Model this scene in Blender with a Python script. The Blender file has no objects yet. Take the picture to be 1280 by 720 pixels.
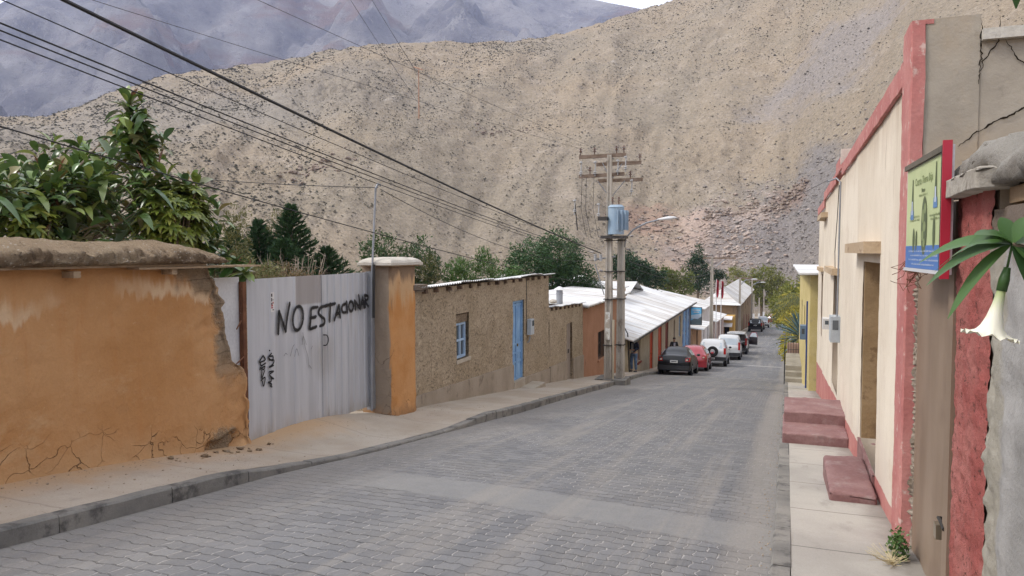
import bpy, bmesh, math, random
from mathutils import Vector, Matrix, noise
R = math.radians
rnd = random.Random(7)
scene = bpy.context.scene
col = scene.collection

# ------------------------------------------------------------ node helper
class NT:
    def __init__(s, name, rough=.9, metal=0.0, spec=.3):
        s.m = bpy.data.materials.new(name); s.m.use_nodes = True
        s.t = s.m.node_tree; s.b = s.t.nodes['Principled BSDF']
        s.b.inputs['Roughness'].default_value = rough
        s.b.inputs['Metallic'].default_value = metal
        s.b.inputs['Specular IOR Level'].default_value = spec
        s.pos = s.n('ShaderNodeNewGeometry').outputs['Position']
    def n(s, k, **kw):
        x = s.t.nodes.new(k)
        for a, v in kw.items(): setattr(x, a, v)
        return x
    def put(s, sock, v):
        if isinstance(v, bpy.types.NodeSocket): s.t.links.new(v, sock)
        elif isinstance(v, (tuple, list)) and len(v) == 3 and sock.type == 'RGBA': sock.default_value = (*v, 1)
        else: sock.default_value = v
    def math(s, op, a, b=0.0, clamp=False):
        x = s.n('ShaderNodeMath', operation=op, use_clamp=clamp)
        s.put(x.inputs[0], a); s.put(x.inputs[1], b); return x.outputs[0]
    def vec(s, op, a, b):
        x = s.n('ShaderNodeVectorMath', operation=op)
        s.put(x.inputs[0], a); s.put(x.inputs[1], b); return x.outputs[0]
    def dist(s, p):
        x = s.n('ShaderNodeVectorMath', operation='DISTANCE')
        s.put(x.inputs[0], s.pos); s.put(x.inputs[1], p); return x.outputs['Value']
    def xyz(s, v=None):
        x = s.n('ShaderNodeSeparateXYZ'); s.put(x.inputs[0], v or s.pos); return x.outputs
    def comb(s, x, y, z):
        c = s.n('ShaderNodeCombineXYZ')
        for i, v in enumerate((x, y, z)): s.put(c.inputs[i], v)
        return c.outputs[0]
    def scl(s, v, sc): return s.vec('MULTIPLY', v or s.pos, sc if isinstance(sc, tuple) else (sc,)*3)
    def noise(s, scale, detail=4, rough=.55, vec=None, dist=0):
        x = s.n('ShaderNodeTexNoise'); s.put(x.inputs['Vector'], vec or s.pos)
        x.inputs['Scale'].default_value = scale; x.inputs['Detail'].default_value = detail
        x.inputs['Roughness'].default_value = rough; x.inputs['Distortion'].default_value = dist
        return x.outputs['Fac']
    def noisec(s, scale, detail=3, vec=None):
        x = s.n('ShaderNodeTexNoise'); s.put(x.inputs['Vector'], vec or s.pos)
        x.inputs['Scale'].default_value = scale; x.inputs['Detail'].default_value = detail
        return x.outputs['Color']
    def voro(s, scale, feature='F1', vec=None, out='Distance'):
        x = s.n('ShaderNodeTexVoronoi', feature=feature); s.put(x.inputs['Vector'], vec or s.pos)
        x.inputs['Scale'].default_value = scale; return x.outputs[out]
    def step(s, v, a, b):      # smooth 0..1 from a to b
        x = s.n('ShaderNodeMapRange', interpolation_type='SMOOTHSTEP'); s.put(x.inputs[0], v)
        if a > b: a, b = b, a; lo, hi = 1, 0
        else: lo, hi = 0, 1
        x.inputs[1].default_value = a; x.inputs[2].default_value = b
        x.inputs[3].default_value = lo; x.inputs[4].default_value = hi
        return x.outputs[0]
    def mix(s, f, a, b, mode='MIX'):
        x = s.n('ShaderNodeMix', data_type='RGBA', blend_type=mode)
        s.put(x.inputs[0], f); s.put(x.inputs[6], a); s.put(x.inputs[7], b); return x.outputs[2]
    def col(s, c): s.put(s.b.inputs['Base Color'], c)
    def bump(s, h, strength=.5, dist=.02, prev=None):
        x = s.n('ShaderNodeBump'); s.put(x.inputs['Height'], h)
        x.inputs['Strength'].default_value = strength; x.inputs['Distance'].default_value = dist
        if prev: s.t.links.new(prev, x.inputs['Normal'])
        s.t.links.new(x.outputs[0], s.b.inputs['Normal']); return x.outputs[0]
    def island(s): return s.n('ShaderNodeNewGeometry').outputs['Random Per Island']
    def hag(s):                # height above the sloping street near the camera
        X = s.xyz(); return s.math('ADD', X[2], s.math('MULTIPLY', X[1], .113))

def surf(name, c1, c2, s1=1.5, c3=None, s3=12, t3=(.55, .7), rough=.9, metal=0, bump=.3, bs=30, bd=.012,
         spec=.25, stretch=None, fine=.12):
    k = NT(name, rough, metal, spec)
    v = k.scl(None, stretch) if stretch else None
    c = k.mix(k.step(k.noise(s1, 5, .6, v), .32, .68), c1, c2)
    if c3: c = k.mix(k.step(k.noise(s3, 5, .65, v), *t3), c, c3)
    if fine: 
        f = k.noise(bs*1.6, 3, .7)
        c = k.mix(fine*2.2, c, k.mix(1, c, k.mix(f, (.25,)*3, (1.75,)*3), 'MULTIPLY'))
    k.col(c)
    if bump: k.bump(k.noise(bs, 5, .65), bump, bd)
    return k.m

def flat(name, c, rough=.5, metal=0, spec=.5, var=.08, coat=0):
    k = NT(name, rough, metal, spec)
    d = tuple(x*(1-var*2) for x in c)
    k.col(k.mix(k.noise(3, 4, .6), d, c))
    if coat: k.b.inputs['Coat Weight'].default_value = coat; k.b.inputs['Coat Roughness'].default_value = .08
    return k.m

def glassy(name, c=(.02, .025, .03)):
    k = NT(name, .06, 0, .8); k.col(k.mix(k.noise(2), c, tuple(x*1.8 for x in c))); return k.m

def leafmat(name, cs, rough=.45, spec=.4, trans=.25):
    k = NT(name, rough, 0, spec)
    r = k.n('ShaderNodeValToRGB'); k.put(r.inputs[0], k.island()); e = r.color_ramp.elements
    e[0].color = (*cs[0], 1); e[-1].color = (*cs[-1], 1)
    for i in range(1, len(cs)-1): e.new(i/(len(cs)-1)).color = (*cs[i], 1)
    c = k.mix(k.step(k.noise(1.3, 3), .3, .7), k.mix(1, r.outputs[0], (.72, .76, .7), 'MULTIPLY'), r.outputs[0])
    k.col(c)
    tr = k.n('ShaderNodeBsdfTranslucent'); k.put(tr.inputs[0], c)
    ms = k.n('ShaderNodeMixShader'); ms.inputs[0].default_value = trans
    out = [x for x in k.t.nodes if x.type == 'OUTPUT_MATERIAL'][0]
    k.t.links.new(k.b.outputs[0], ms.inputs[1]); k.t.links.new(tr.outputs[0], ms.inputs[2]); k.t.links.new(ms.outputs[0], out.inputs[0])
    return k.m

# ------------------------------------------------------------ mesh helper
class MB:
    def __init__(s): s.v = []; s.f = []; s.uv = None
    def add(s, vs, fs):
        o = len(s.v); s.v += [tuple(v) for v in vs]; s.f += [tuple(i+o for i in f) for f in fs]; return s
    def hexa(s, p):            # 8 corners: bottom ring 0-3, top ring 4-7
        return s.add(p, [(3,2,1,0),(4,5,6,7),(0,1,5,4),(1,2,6,5),(2,3,7,6),(3,0,4,7)])
    def box(s, x0, x1, y0, y1, z0, z1):
        return s.hexa([(x0,y0,z0),(x1,y0,z0),(x1,y1,z0),(x0,y1,z0),(x0,y0,z1),(x1,y0,z1),(x1,y1,z1),(x0,y1,z1)])
    def tube(s, pts, r, n=6, cap=True):
        pts = [Vector(p) for p in pts]; k = len(pts); rs = r if isinstance(r, (list, tuple)) else [r]*k
        o = len(s.v); up = None
        for i, p in enumerate(pts):
            d = (pts[min(i+1, k-1)] - pts[max(i-1, 0)]).normalized()
            if up is None: up = d.orthogonal().normalized()
            a = (up - d*up.dot(d)).normalized(); b = d.cross(a); up = a
            for j in range(n):
                t = 2*math.pi*j/n; s.v.append(tuple(p + (a*math.cos(t) + b*math.sin(t))*rs[i]))
        for i in range(k-1):
            for j in range(n): s.f.append((o+i*n+j, o+i*n+(j+1) % n, o+(i+1)*n+(j+1) % n, o+(i+1)*n+j))
        if cap: s.f.append(tuple(o+j for j in range(n))[::-1]); s.f.append(tuple(o+(k-1)*n+j for j in range(n)))
        return s
    def disc(s, c, ax, r0, r1, n=20, h=.01):     # cylinder c -> c+ax*h radii r0 r1
        c = Vector(c); ax = Vector(ax).normalized(); return s.tube([c, c+ax*h], [r0, r1], n)
    def grid(s, fn, nu, nv):
        o = len(s.v)
        for i in range(nu+1):
            for j in range(nv+1): s.v.append(tuple(fn(i/nu, j/nv)))
        for i in range(nu):
            for j in range(nv):
                a = o+i*(nv+1)+j; s.f.append((a, a+nv+1, a+nv+2, a+1))
        return s
    def poly(s, pts, th):       # extruded flat polygon; th = Vector
        n = len(pts); th = Vector(th); a = [Vector(p) for p in pts]
        return s.add(a + [p+th for p in a], [tuple(range(n))[::-1], tuple(range(n, 2*n))] + [(i, (i+1) % n, n+(i+1) % n, n+i) for i in range(n)])
    def blob(s, c, r, sub=2, amp=.2, freq=1.5):
        bm = bmesh.new(); bmesh.ops.create_icosphere(bm, subdivisions=sub, radius=1)
        o = len(s.v); c = Vector(c); r = Vector(r if isinstance(r, (tuple, list)) else (r,)*3); off = c*3.1
        for v in bm.verts:
            k = 1 + amp*noise.noise(v.co*freq+off); s.v.append(tuple(c + Vector((v.co.x*r.x, v.co.y*r.y, v.co.z*r.z))*k))
        for f in bm.faces: s.f.append(tuple(o+v.index for v in f.verts))
        bm.free(); return s
    def build(s, name, mat, parent=None, smooth=False, world=True):
        vs = s.v
        if parent is not None and world:
            o = Vector((0, 0, 0)); p = parent
            while p is not None: o += p.location; p = p.parent
            vs = [(x-o.x, y-o.y, z-o.z) for x, y, z in vs]; loc = None
        elif parent is None:
            xs = [v[0] for v in vs]; ys = [v[1] for v in vs]; z0 = min(v[2] for v in vs)
            loc = ((min(xs)+max(xs))/2, (min(ys)+max(ys))/2, z0)
            vs = [(x-loc[0], y-loc[1], z-loc[2]) for x, y, z in vs]
        else: loc = None
        me = bpy.data.meshes.new(name); me.from_pydata(vs, [], s.f); me.update()
        if smooth:
            for p in me.polygons: p.use_smooth = True
        o = bpy.data.objects.new(name, me); col.objects.link(o)
        if loc: o.location = loc
        if parent is not None: o.parent = parent
        if mat: me.materials.append(mat)
        return o

def tag(o, label=None, cat=None, group=None, kind=None):
    if label: o['label'] = label
    if cat: o['category'] = cat
    if group: o['group'] = group
    if kind: o['kind'] = kind
    return o
def thing(name, loc, label, cat, group=None, rz=0):
    o = bpy.data.objects.new(name, None); col.objects.link(o); o.location = loc; o.rotation_euler = (0, 0, rz)
    o.empty_display_size = .3
    return tag(o, label, cat, group)
def dup(root, loc, rz=0, label=None, group=None):
    def cp(o, par):
        c = o.copy(); col.objects.link(c); c.parent = par
        for ch in [x for x in allobj if x.parent == o]: cp(ch, c)
        return c
    allobj = list(col.objects)
    r = cp(root, None); r.location = loc; r.rotation_euler = (0, 0, rz)
    if label: r['label'] = label
    if group: r['group'] = group
    return r

# ------------------------------------------------------------ ground profile
GP = [(-80, 8.5), (0, 0), (10, -1.08), (20, -2.24), (30, -3.55), (39.6, -4.92), (52, -6.12), (72, -7.35), (105, -9.15), (157, -12.9), (260, -18), (600, -26), (5000, -40)]
def g0(y):
    for (a, p), (b, q) in zip(GP, GP[1:]):
        if y <= b: return p + (q-p)*(max(y, -80)-a)/(b-a)
    return GP[-1][1]
def g(y): return sum(g0(y+d) for d in (-2.4, -1.2, 0, 1.2, 2.4))/5
def lerp(tab, x):
    if x <= tab[0][0]: return tab[0][1]
    for (a, p), (b, q) in zip(tab, tab[1:]):
        if x <= b: return p + (q-p)*(x-a)/(b-a)
    return tab[-1][1]
KL = [(-12, -4.92), (6, -4.86), (8, -4.72), (13, -4.72), (16, -4.84), (21.5, -5.02), (27.7, -5.55), (36, -6.35), (44, -6.2), (51, -5.5), (57, -4.95), (64, -4.75), (80, -4.7), (105, -4.95), (150, -5.2), (200, -6)]
def kl(y): return lerp(KL, y)
def kr(y): return -.08 if y < 34 else -.08 - .3*min(1, (y-34)/80)
def kh(y): return lerp([(5.4, .115), (7.0, .025), (9.9, .02), (11.6, .12)], y)   # left kerb, lowered at the gate

# ------------------------------------------------------------ camera, light
cam = bpy.data.cameras.new('camera'); co = bpy.data.objects.new('camera', cam); col.objects.link(co)
cam.sensor_width = 36; cam.lens = 36*925/1280; cam.clip_end = 20000; cam.clip_start = .05
co.location = (0, 0, 1.6); co.rotation_euler = (R(90-2.8), 0, R(20.5)); scene.camera = co
w = bpy.data.worlds.new('World'); scene.world = w; w.use_nodes = True; wn = w.node_tree
sky = wn.nodes.new('ShaderNodeTexSky'); sky.sky_type = 'NISHITA'; sky.sun_disc = False
SE, SAZ = R(48), R(242)      # sun behind the camera to the left, azimuth from +Y clockwise
sky.sun_elevation = SE; sky.sun_rotation = SAZ; sky.dust_density = 3; sky.air_density = 1.0
hs = wn.nodes.new('ShaderNodeHueSaturation'); hs.inputs['Saturation'].default_value = .22; hs.inputs['Value'].default_value = 1.0
tcw = wn.nodes.new('ShaderNodeTexCoord'); nz = wn.nodes.new('ShaderNodeTexNoise'); nz.inputs['Scale'].default_value = 2.2; nz.inputs['Detail'].default_value = 6
mr = wn.nodes.new('ShaderNodeMapRange'); mr.inputs[1].default_value = .3; mr.inputs[2].default_value = .7; mr.inputs[3].default_value = .85; mr.inputs[4].default_value = 1.25
mu = wn.nodes.new('ShaderNodeMix'); mu.data_type = 'RGBA'; mu.blend_type = 'MULTIPLY'; mu.inputs[0].default_value = 1
# an even cloud layer: the clear-sky colour is mixed with a uniform pale cloud colour
cl = wn.nodes.new('ShaderNodeMix'); cl.data_type = 'RGBA'; cl.inputs[0].default_value = .72; cl.inputs[7].default_value = (11.2, 11.4, 11.9, 1)
bg = wn.nodes['Background']; bg.inputs[1].default_value = .1
wn.links.new(sky.outputs[0], hs.inputs['Color']); wn.links.new(hs.outputs[0], cl.inputs[6])
wn.links.new(tcw.outputs['Generated'], nz.inputs['Vector']); wn.links.new(nz.outputs['Fac'], mr.inputs[0])
wn.links.new(cl.outputs[2], mu.inputs[6]); wn.links.new(mr.outputs[0], mu.inputs[7]); wn.links.new(mu.outputs[2], bg.inputs[0])
sl = bpy.data.lights.new('sun', 'SUN'); so = bpy.data.objects.new('sun', sl); col.objects.link(so)
sl.energy = 1.9; sl.angle = R(13); sl.color = (1, .95, .88)
dv = Vector((math.sin(SAZ)*math.cos(SE), math.cos(SAZ)*math.cos(SE), math.sin(SE)))
so.rotation_euler = (-dv).to_track_quat('-Z', 'Y').to_euler(); so.location = (0, 0, 30)
vs_ = scene.view_settings; vs_.view_transform = 'Standard'; vs_.look = 'None'; vs_.exposure = .62; vs_.gamma = 1
scene.cycles.use_denoising = True; scene.cycles.denoising_prefilter = 'NONE'; scene.cycles.max_bounces = 6; scene.cycles.volume_bounces = 1
scene.cycles.transparent_max_bounces = 12
# ============================================================ TERRAIN
HILLT = [(-180, .15), (-90, .14), (-62.5, .131), (-54.9, .147), (-52.3, .153), (-49.1, .184), (-45.7, .212), (-40.4, .233), (-34.8, .255), (-30.8, .269), (-27.2, .277), (-20.5, .28), (-16.8, .287), (-13.2, .305), (-10.8, .314), (-7.9, .328), (-5.1, .352), (0.3, .40), (7.8, .47), (13.4, .52), (21.6, .55), (40, .45), (90, .3), (180, .15)]
HR = [(-180, 500), (-62, 430), (-40, 470), (-20, 500), (-8, 560), (0, 620), (15, 700), (40, 620), (180, 500)]
HB = [(-180, 160), (-60, 110), (-40, 130), (-20, 180), (-10, 205), (0, 215), (8, 150), (20, 110), (180, 110)]
def hz(a, t):     # azimuth in degrees (0 = +Y, clockwise), t = 0 foot .. 1 ridge
    Rr = lerp(HR, a); Rb = lerp(HB, a); r = Rb + (Rr-Rb)*t; x = r*math.sin(R(a)); y = r*math.cos(R(a))
    zb = g0(min(Rb*math.cos(R(a)), 400)); ridge = 1.6 + Rr*lerp(HILLT, a)
    tt = max(t, 0)
    if t <= 1:
        z = zb + (ridge-zb)*(tt*(1.13-.13*tt*tt) if t > 0 else t*.9)
    else:
        z = ridge - (t-1)*(Rr-Rb)*(.25 + .35*min(1, (t-1)*3))
    e = max(0, min(1, t*5))*max(0, min(1, (1.02-t)*3)) if t < 1.02 else 0
    dg = a-11*t
    wv = noise.noise(Vector((a*.1, t*.7, 3)))*9 + noise.noise(Vector((dg*.22, t*1.2+a*.05, 9)))*6
    gl = abs(noise.noise(Vector((dg*.55+noise.noise(Vector((a*.3, t*6, 0)))*.7, t*3.0, 1))))*2.6
    fi = noise.fractal(Vector((x*.07, y*.07, z*.07)), .8, 2.1, 5)*1.9
    rk = max(0, noise.noise(Vector((x*.02, y*.02, z*.03+5)))-.12)*noise.noise(Vector((x*.3, y*.3, z*.3)))*7
    return Vector((x, y, z + e*(wv-gl) + (fi+rk)*min(1, max(0, t*6))))
angs = [-180+i*4 for i in range(24)]; a = -84.0
while a < 40: angs.append(a); a += .22 if -62 < a < 20 else 1
angs += [44+i*4 for i in range(35)]
ts = [-.12+i*.006 for i in range(187)] + [1.02, 1.06, 1.12, 1.2, 1.35, 1.6, 2.0]
mb = MB(); n = len(ts)
for a in angs:
    for t in ts: mb.v.append(tuple(hz(a, t)))
for i in range(len(angs)):
    for j in range(n-1):
        i2 = (i+1) % len(angs); mb.f.append((i*n+j, i*n+j+1, i2*n+j+1, i2*n+j))
def hpos(az, t): return tuple(hz(az, t))
k = NT('hill_earth', .95, 0, .1)
big = k.noise(.012, 5, .6); mid = k.noise(.06, 6, .65); fine = k.noise(.9, 4, .75)
vst = k.scl(None, (.06, .06, .055)); run = k.noise(1.0, 5, .65, vst)
c = k.mix(k.step(big, .38, .62), (.325, .262, .190), (.285, .24, .182))
c = k.mix(k.math('MULTIPLY', k.step(mid, .5, .72), .6), c, (.215, .182, .145))
c = k.mix(k.math('MULTIPLY', k.step(run, .52, .7), .6), c, (.40, .335, .265))
def te(az, el):
    lo, hi = 0.0, 1.0
    for _ in range(22):
        md = (lo+hi)/2; p = hz(az, md)
        if (p.z-1.6)/math.hypot(p.x, p.y) < el: lo = md
        else: hi = md
    return max(.01, lo)
def patch(c, p, r0, r1, colr, amt=1, nsc=.03):
    d = k.math('ADD', k.dist(p), k.math('MULTIPLY', k.math('SUBTRACT', k.noise(nsc, 5, .7), .5), r1*2.2))
    return k.mix(k.math('MULTIPLY', k.step(d, r1, r0), amt), c, colr)
c = patch(c, hpos(-3.9, te(-3.9, .024)), 10, 24, (.46, .35, .29), .9, .06)
c = patch(c, hpos(-6.2, te(-6.2, .0)), 8, 22, (.40, .29, .23), .7, .07)
c = patch(c, hpos(.6, te(.6, .03)), 14, 44, (.215, .20, .195), .85, .04)
c = patch(c, hpos(-2, te(-2, -.01)), 12, 30, (.24, .215, .20), .6, .05)
c = patch(c, hpos(.3, te(.3, .07)), 3, 9, (.30, .2, .155), .6, .1)
c = patch(c, hpos(-10.5, te(-10.5, .04)), 4, 16, (.34, .21, .16), .6, .1)
c = patch(c, hpos(2.5, te(2.5, .24)), 14, 45, (.27, .245, .235), .7, .04)
c = patch(c, hpos(6, .8), 20, 90, (.27, .245, .22), .7, .04)
c = patch(c, hpos(-32, .55), 20, 70, (.27, .235, .19), .6, .04)
c = patch(c, hpos(-46, .6), 30, 110, (.275, .245, .21), .7, .03)
streak = k.math('MULTIPLY', k.step(k.noise(.035, 4, .8, k.scl(None, (1, 1, 4))), .64, .7), .5)
c = k.mix(streak, c, (.42, .37, .32))
c = k.mix(.9, c, k.mix(1, c, k.mix(fine, (.3,)*3, (1.65,)*3), 'MULTIPLY'))
peb = k.step(k.voro(.55, 'F1'), .26, .12)
c = k.mix(k.math('MULTIPLY', peb, k.math('MULTIPLY', k.step(k.noise(.05, 3), .4, .6), .75)), c, (.13, .115, .095))
k.col(c)
k.bump(k.noise(.5, 6, .75), .9, 1.0)
hill = mb.build('hill', k.m, None, True); tag(hill, kind='structure')

# far bluish mountains
MT = [(-180, .2), (-75, .15), (-62.3, .226), (-54.7, .273), (-53.9, .286), (-47.9, .333), (-34.8, .384), (-22.9, .38), (-14.1, .334), (-10.4, .316), (-5.0, .286), (3, .24), (14.6, .2), (60, .15), (180, .2)]
mb = MB(); A2 = [-180+i*6 for i in range(17)] + [-80+i*.45 for i in range(225)] + [24+i*6 for i in range(26)]
NT2 = 90
for a in A2:
    Rr = 2500+250*noise.noise(Vector((a*.05, 2, 2)))
    for j in range(NT2+1):
        t = j/NT2*1.12; r = 1050 + (Rr-1050)*t; top = Rr*lerp(MT, a)
        x = r*math.sin(R(a)); y = r*math.cos(R(a))
        z = -60 + (top+60)*min(1, t)**1.15 - max(0, t-1)*900
        e = min(1, t*3)*max(.07, min(1, (1.0-t)*3.2))
        rid = noise.ridged_multi_fractal(Vector((x*.0021, y*.0021, z*.0014)), .9, 2.1, 6, 1.0, 2.0)
        z += e*((rid-1.2)*170 + noise.noise(Vector((a*.28, 1.0, t)))*90)
        mb.v.append((x, y, z))
n = NT2+1
for i in range(len(A2)):
    for j in range(NT2):
        i2 = (i+1) % len(A2); mb.f.append((i*n+j, i*n+j+1, i2*n+j+1, i2*n+j))
k = NT('mountain_rock', .95, 0, .1)
c = k.mix(k.step(k.noise(.003, 6, .65), .38, .62), (.16, .155, .17), (.37, .35, .345))
c = k.mix(k.math('MULTIPLY', k.step(k.noise(.0017, 5, .6, k.scl(None, (1, 1, 3))), .52, .62), .75), c, (.25, .165, .135))
c = k.mix(k.math('MULTIPLY', k.step(k.noise(.02, 6, .8), .55, .68), .7), c, (.12, .115, .13))
c = k.mix(k.math('MULTIPLY', k.step(k.noise(.012, 6, .85, k.scl(None, (1, 1, .4))), .57, .66), .6), c, (.46, .43, .41))
k.col(c); k.bump(k.noise(.02, 8, .8), 1.0, 25)
mt = mb.build('mountains', k.m, None, True); tag(mt, kind='structure')

# one wide ground sheet under everything, a little below the street surfaces
rs = [0, 3, 6, 10, 15, 20, 26, 32, 40, 50, 62, 76, 92, 110, 130, 160, 200, 260, 400, 700, 1200, 2000, 3000, 4100]
mb = MB(); m = 96
for r in rs:
    for j in range(m):
        th = 2*math.pi*j/m; x = r*math.sin(th); y = r*math.cos(th); mb.v.append((x, y, g(y)-.3))
for i in range(len(rs)-1):
    for j in range(m): mb.f.append((i*m+j, (i+1)*m+j, (i+1)*m+(j+1) % m, i*m+(j+1) % m))
ground = mb.build('ground', surf('bare_ground', (.26, .2, .145), (.33, .26, .19), .3, (.16, .14, .09), 2, bump=.5, bs=4, bd=.05)); tag(ground, kind='structure')

# ------------------------------------------------------------ road of interlocking blocks
def strip(fx0, fx1, fz, y0, y1, dy, nx):
    m_ = MB(); N = int((y1-y0)/dy)
    m_.grid(lambda u, v: (lambda y: (lambda x: (x, y, fz(x, y)))(fx0(y)+(fx1(y)-fx0(y))*v))(y0+(y1-y0)*u), N, nx)
    m_.f = [f[::-1] for f in m_.f]; return m_
def crown(x, y):
    a_, b_ = kl(y), kr(y); u = (x-a_)/(b_-a_); return g(y) + .035*4*u*(1-u)-.012 + .006*noise.noise(Vector((x*.9, y*.7, 0)))
k = NT('block_paving', .88, 0, .25)
X = k.xyz(); x, y = X[0], X[1]
wn1 = k.math('MULTIPLY', k.math('SUBTRACT', k.noise(3.5, 3), .5), .13)
wx = k.math('ADD', k.math('ADD', x, k.math('MULTIPLY', k.math('SINE', k.math('MULTIPLY', y, 2*math.pi/.14)), .0065)), wn1)
wy = k.math('ADD', k.math('ADD', y, k.math('MULTIPLY', k.math('SINE', k.math('MULTIPLY', x, 2*math.pi/.15)), .008)), wn1)
ry = k.math('DIVIDE', wy, .14); row = k.math('FLOOR', ry); fy = k.math('FRACT', ry)
rx = k.math('ADD', k.math('DIVIDE', wx, .15), k.math('MULTIPLY', row, .5)); cx_ = k.math('FLOOR', rx); fx = k.math('FRACT', rx)
ey = k.math('ABSOLUTE', k.math('SUBTRACT', fy, .5)); ex = k.math('ABSOLUTE', k.math('SUBTRACT', fx, .5))
brk = k.noise(9, 4, .7)
jy = k.step(k.math('ADD', ey, k.math('MULTIPLY', k.math('SUBTRACT', brk, .5), .10)), .455, .49)
jx = k.step(k.math('ADD', ex, k.math('MULTIPLY', k.math('SUBTRACT', brk, .5), .10)), .455, .49)
wn_ = k.n('ShaderNodeTexWhiteNoise'); k.put(wn_.inputs[0], k.comb(cx_, row, 0)); cell = wn_.outputs[0]
base = k.mix(cell, (.132, .132, .137), (.182, .18, .182))
base = k.mix(k.math('MULTIPLY', k.step(k.noise(1.1, 5, .65), .42, .66), .35), base, (.215, .205, .19))
# dust gathered along both kerbs and in lanes
lane = k.noise(1.0, 5, .6, k.scl(None, (3.4, .12, 1)))
edl = k.step(k.math('ADD', x, k.math('MULTIPLY', lane, 2.2)), -2.2, -4.0)
edr = k.step(k.math('ADD', x, k.math('MULTIPLY', lane, .5)), -.32, -.02)
farr = k.step(y, 55, 25)
dust = k.math('MAXIMUM', k.math('MULTIPLY', edl, k.math('ADD', k.math('MULTIPLY', farr, .45), .3)), k.math('MULTIPLY', edr, .7))
dust = k.math('MAXIMUM', dust, k.math('MULTIPLY', k.step(lane, .47, .68), .5))
jv = k.math('MULTIPLY', k.step(k.noise(.7, 4), .34, .56), 1.0)
jxm = k.math('MULTIPLY', jx, k.math('MULTIPLY', jv, .85)); jym = k.math('MULTIPLY', jy, k.math('MULTIPLY', k.step(k.noise(2.2, 3), .36, .6), .9))
yc = k.math('SUBTRACT', 6.06, k.math('MULTIPLY', x, .095)); sm = k.math('ADD', k.math('ABSOLUTE', k.math('SUBTRACT', y, yc)), k.math('MULTIPLY', k.math('SUBTRACT', k.noise(2.2, 5, .7), .5), .30))
seam = k.math('MULTIPLY', k.step(sm, .42, .33), k.step(x, -4.5, -3.6)); nos = k.math('SUBTRACT', 1.0, seam)
jxm = k.math('MULTIPLY', jxm, nos); jym = k.math('MULTIPLY', jym, nos)
base = k.mix(k.math('MULTIPLY', seam, .75), base, k.mix(k.noise(5, 5, .7), (.17, .17, .172), (.245, .238, .225)))
base = k.mix(jym, base, (.06, .058, .056))
base = k.mix(jxm, base, (.40, .38, .36))
base = k.mix(k.math('MULTIPLY', dust, .85), base, (.275, .25, .22))
base = k.mix(.6, base, k.mix(1, base, k.mix(k.noise(60, 3, .8), (.55,)*3, (1.45,)*3), 'MULTIPLY'))
k.col(base)
h = k.math('ADD', k.math('MULTIPLY', k.math('SUBTRACT', 1.0, k.math('MAXIMUM', jy, k.math('MULTIPLY', jx, .4))), k.math('MULTIPLY', nos, k.math('SUBTRACT', 1.0, k.math('MULTIPLY', dust, .85)))), k.math('MULTIPLY', cell, .4))
h = k.math('ADD', h, k.math('MULTIPLY', k.noise(40, 3), .3))
k.bump(h, .95, .016)
road = strip(lambda y: kl(y)-.02, lambda y: kr(y)+.02, crown, -12, 205, .35, 10).build('road', k.m, None, True); tag(road, kind='structure')

# concrete seam across the street
band = [(-4.1, 6.27, 6.62), (-3.84, 6.22, 6.8), (-3.3, 6.12, 6.95), (-2.52, 6.12, 6.92), (-1.9, 6.1, 6.8), (-1.12, 5.98, 6.7), (-.6, 5.85, 6.55), (-.13, 5.7, 6.45)]
mb = MB(); N = 60
def bfn(u, v):
    x = -4.1 + 3.97*u; y0 = lerp([(b[0], b[1]) for b in band], x) + .05*noise.noise(Vector((x*4, 0, 0))); y1 = lerp([(b[0], b[2]) for b in band], x) + .07*noise.noise(Vector((x*3, 5, 0)))
    y = y0+(y1-y0)*v; return (x, y, crown(x, y)+.006)
mb.grid(bfn, N, 6); mb.f = [f[::-1] for f in mb.f]
# pale dusty crossing line far down the street
far = surf('far_band', (.30, .29, .27), (.36, .34, .32), 1.5)
for yy, ww in ((36.5, .4), (52, .5)):
    mb = MB(); mb.grid(lambda u, v: (-4.6+4.3*u, yy+ww*v, crown(-4.6+4.3*u, yy+ww*v)+.008), 10, 2); mb.f = [f[::-1] for f in mb.f]
    tag(mb.build('concrete_band', far), kind='structure')

# ------------------------------------------------------------ pavements and kerbs
LF = [(-12, -6.0), (7.1, -6.02), (7.3, -6.3), (10.2, -6.5), (11.4, -6.2), (24, -6.7), (33, -7.1), (60, -7.5), (90, -7.5), (92, -6.2), (130, -6.2), (200, -8)]
def lwz(x, y):
    z = g(y)+kh(y)
    if 7.2 < y < 10.6:   # sandy ramp up to the gate
        z += .17*max(0, min(1, (-5.35-x)/.75))*math.sin(math.pi*(y-7.2)/3.4)**.6
    z += .03*max(0, min(1, (-5.7-x)/.3)) if y < 7.3 else 0
    return z + .010*noise.noise(Vector((x*1.5, y*1.2, 4)))
k = NT('pavement_dusty', .92, 0, .2)
c = k.mix(k.step(k.noise(.8, 5, .6), .35, .65), (.36, .30, .235), (.43, .375, .31))
c = k.mix(k.math('MULTIPLY', k.step(k.noise(4, 5, .7), .55, .75), .5), c, (.27, .235, .2))
X = k.xyz()
sand = k.math('MULTIPLY', k.step(k.math('ADD', X[0], k.math('MULTIPLY', k.noise(2.5, 4), .7)), -5.0, -5.75), k.step(X[1], 9.6, 8.2))
c = k.mix(k.math('MULTIPLY', sand, .8), c, (.46, .29, .15))
jt = k.math('ABSOLUTE', k.math('SUBTRACT', k.math('FRACT', k.math('ADD', k.math('DIVIDE', X[1], 1.6), k.math('MULTIPLY', k.noise(1), .12))), .5))
c = k.mix(k.math('MULTIPLY', k.step(jt, .012, .004), .35), c, (.2, .17, .14))
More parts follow.
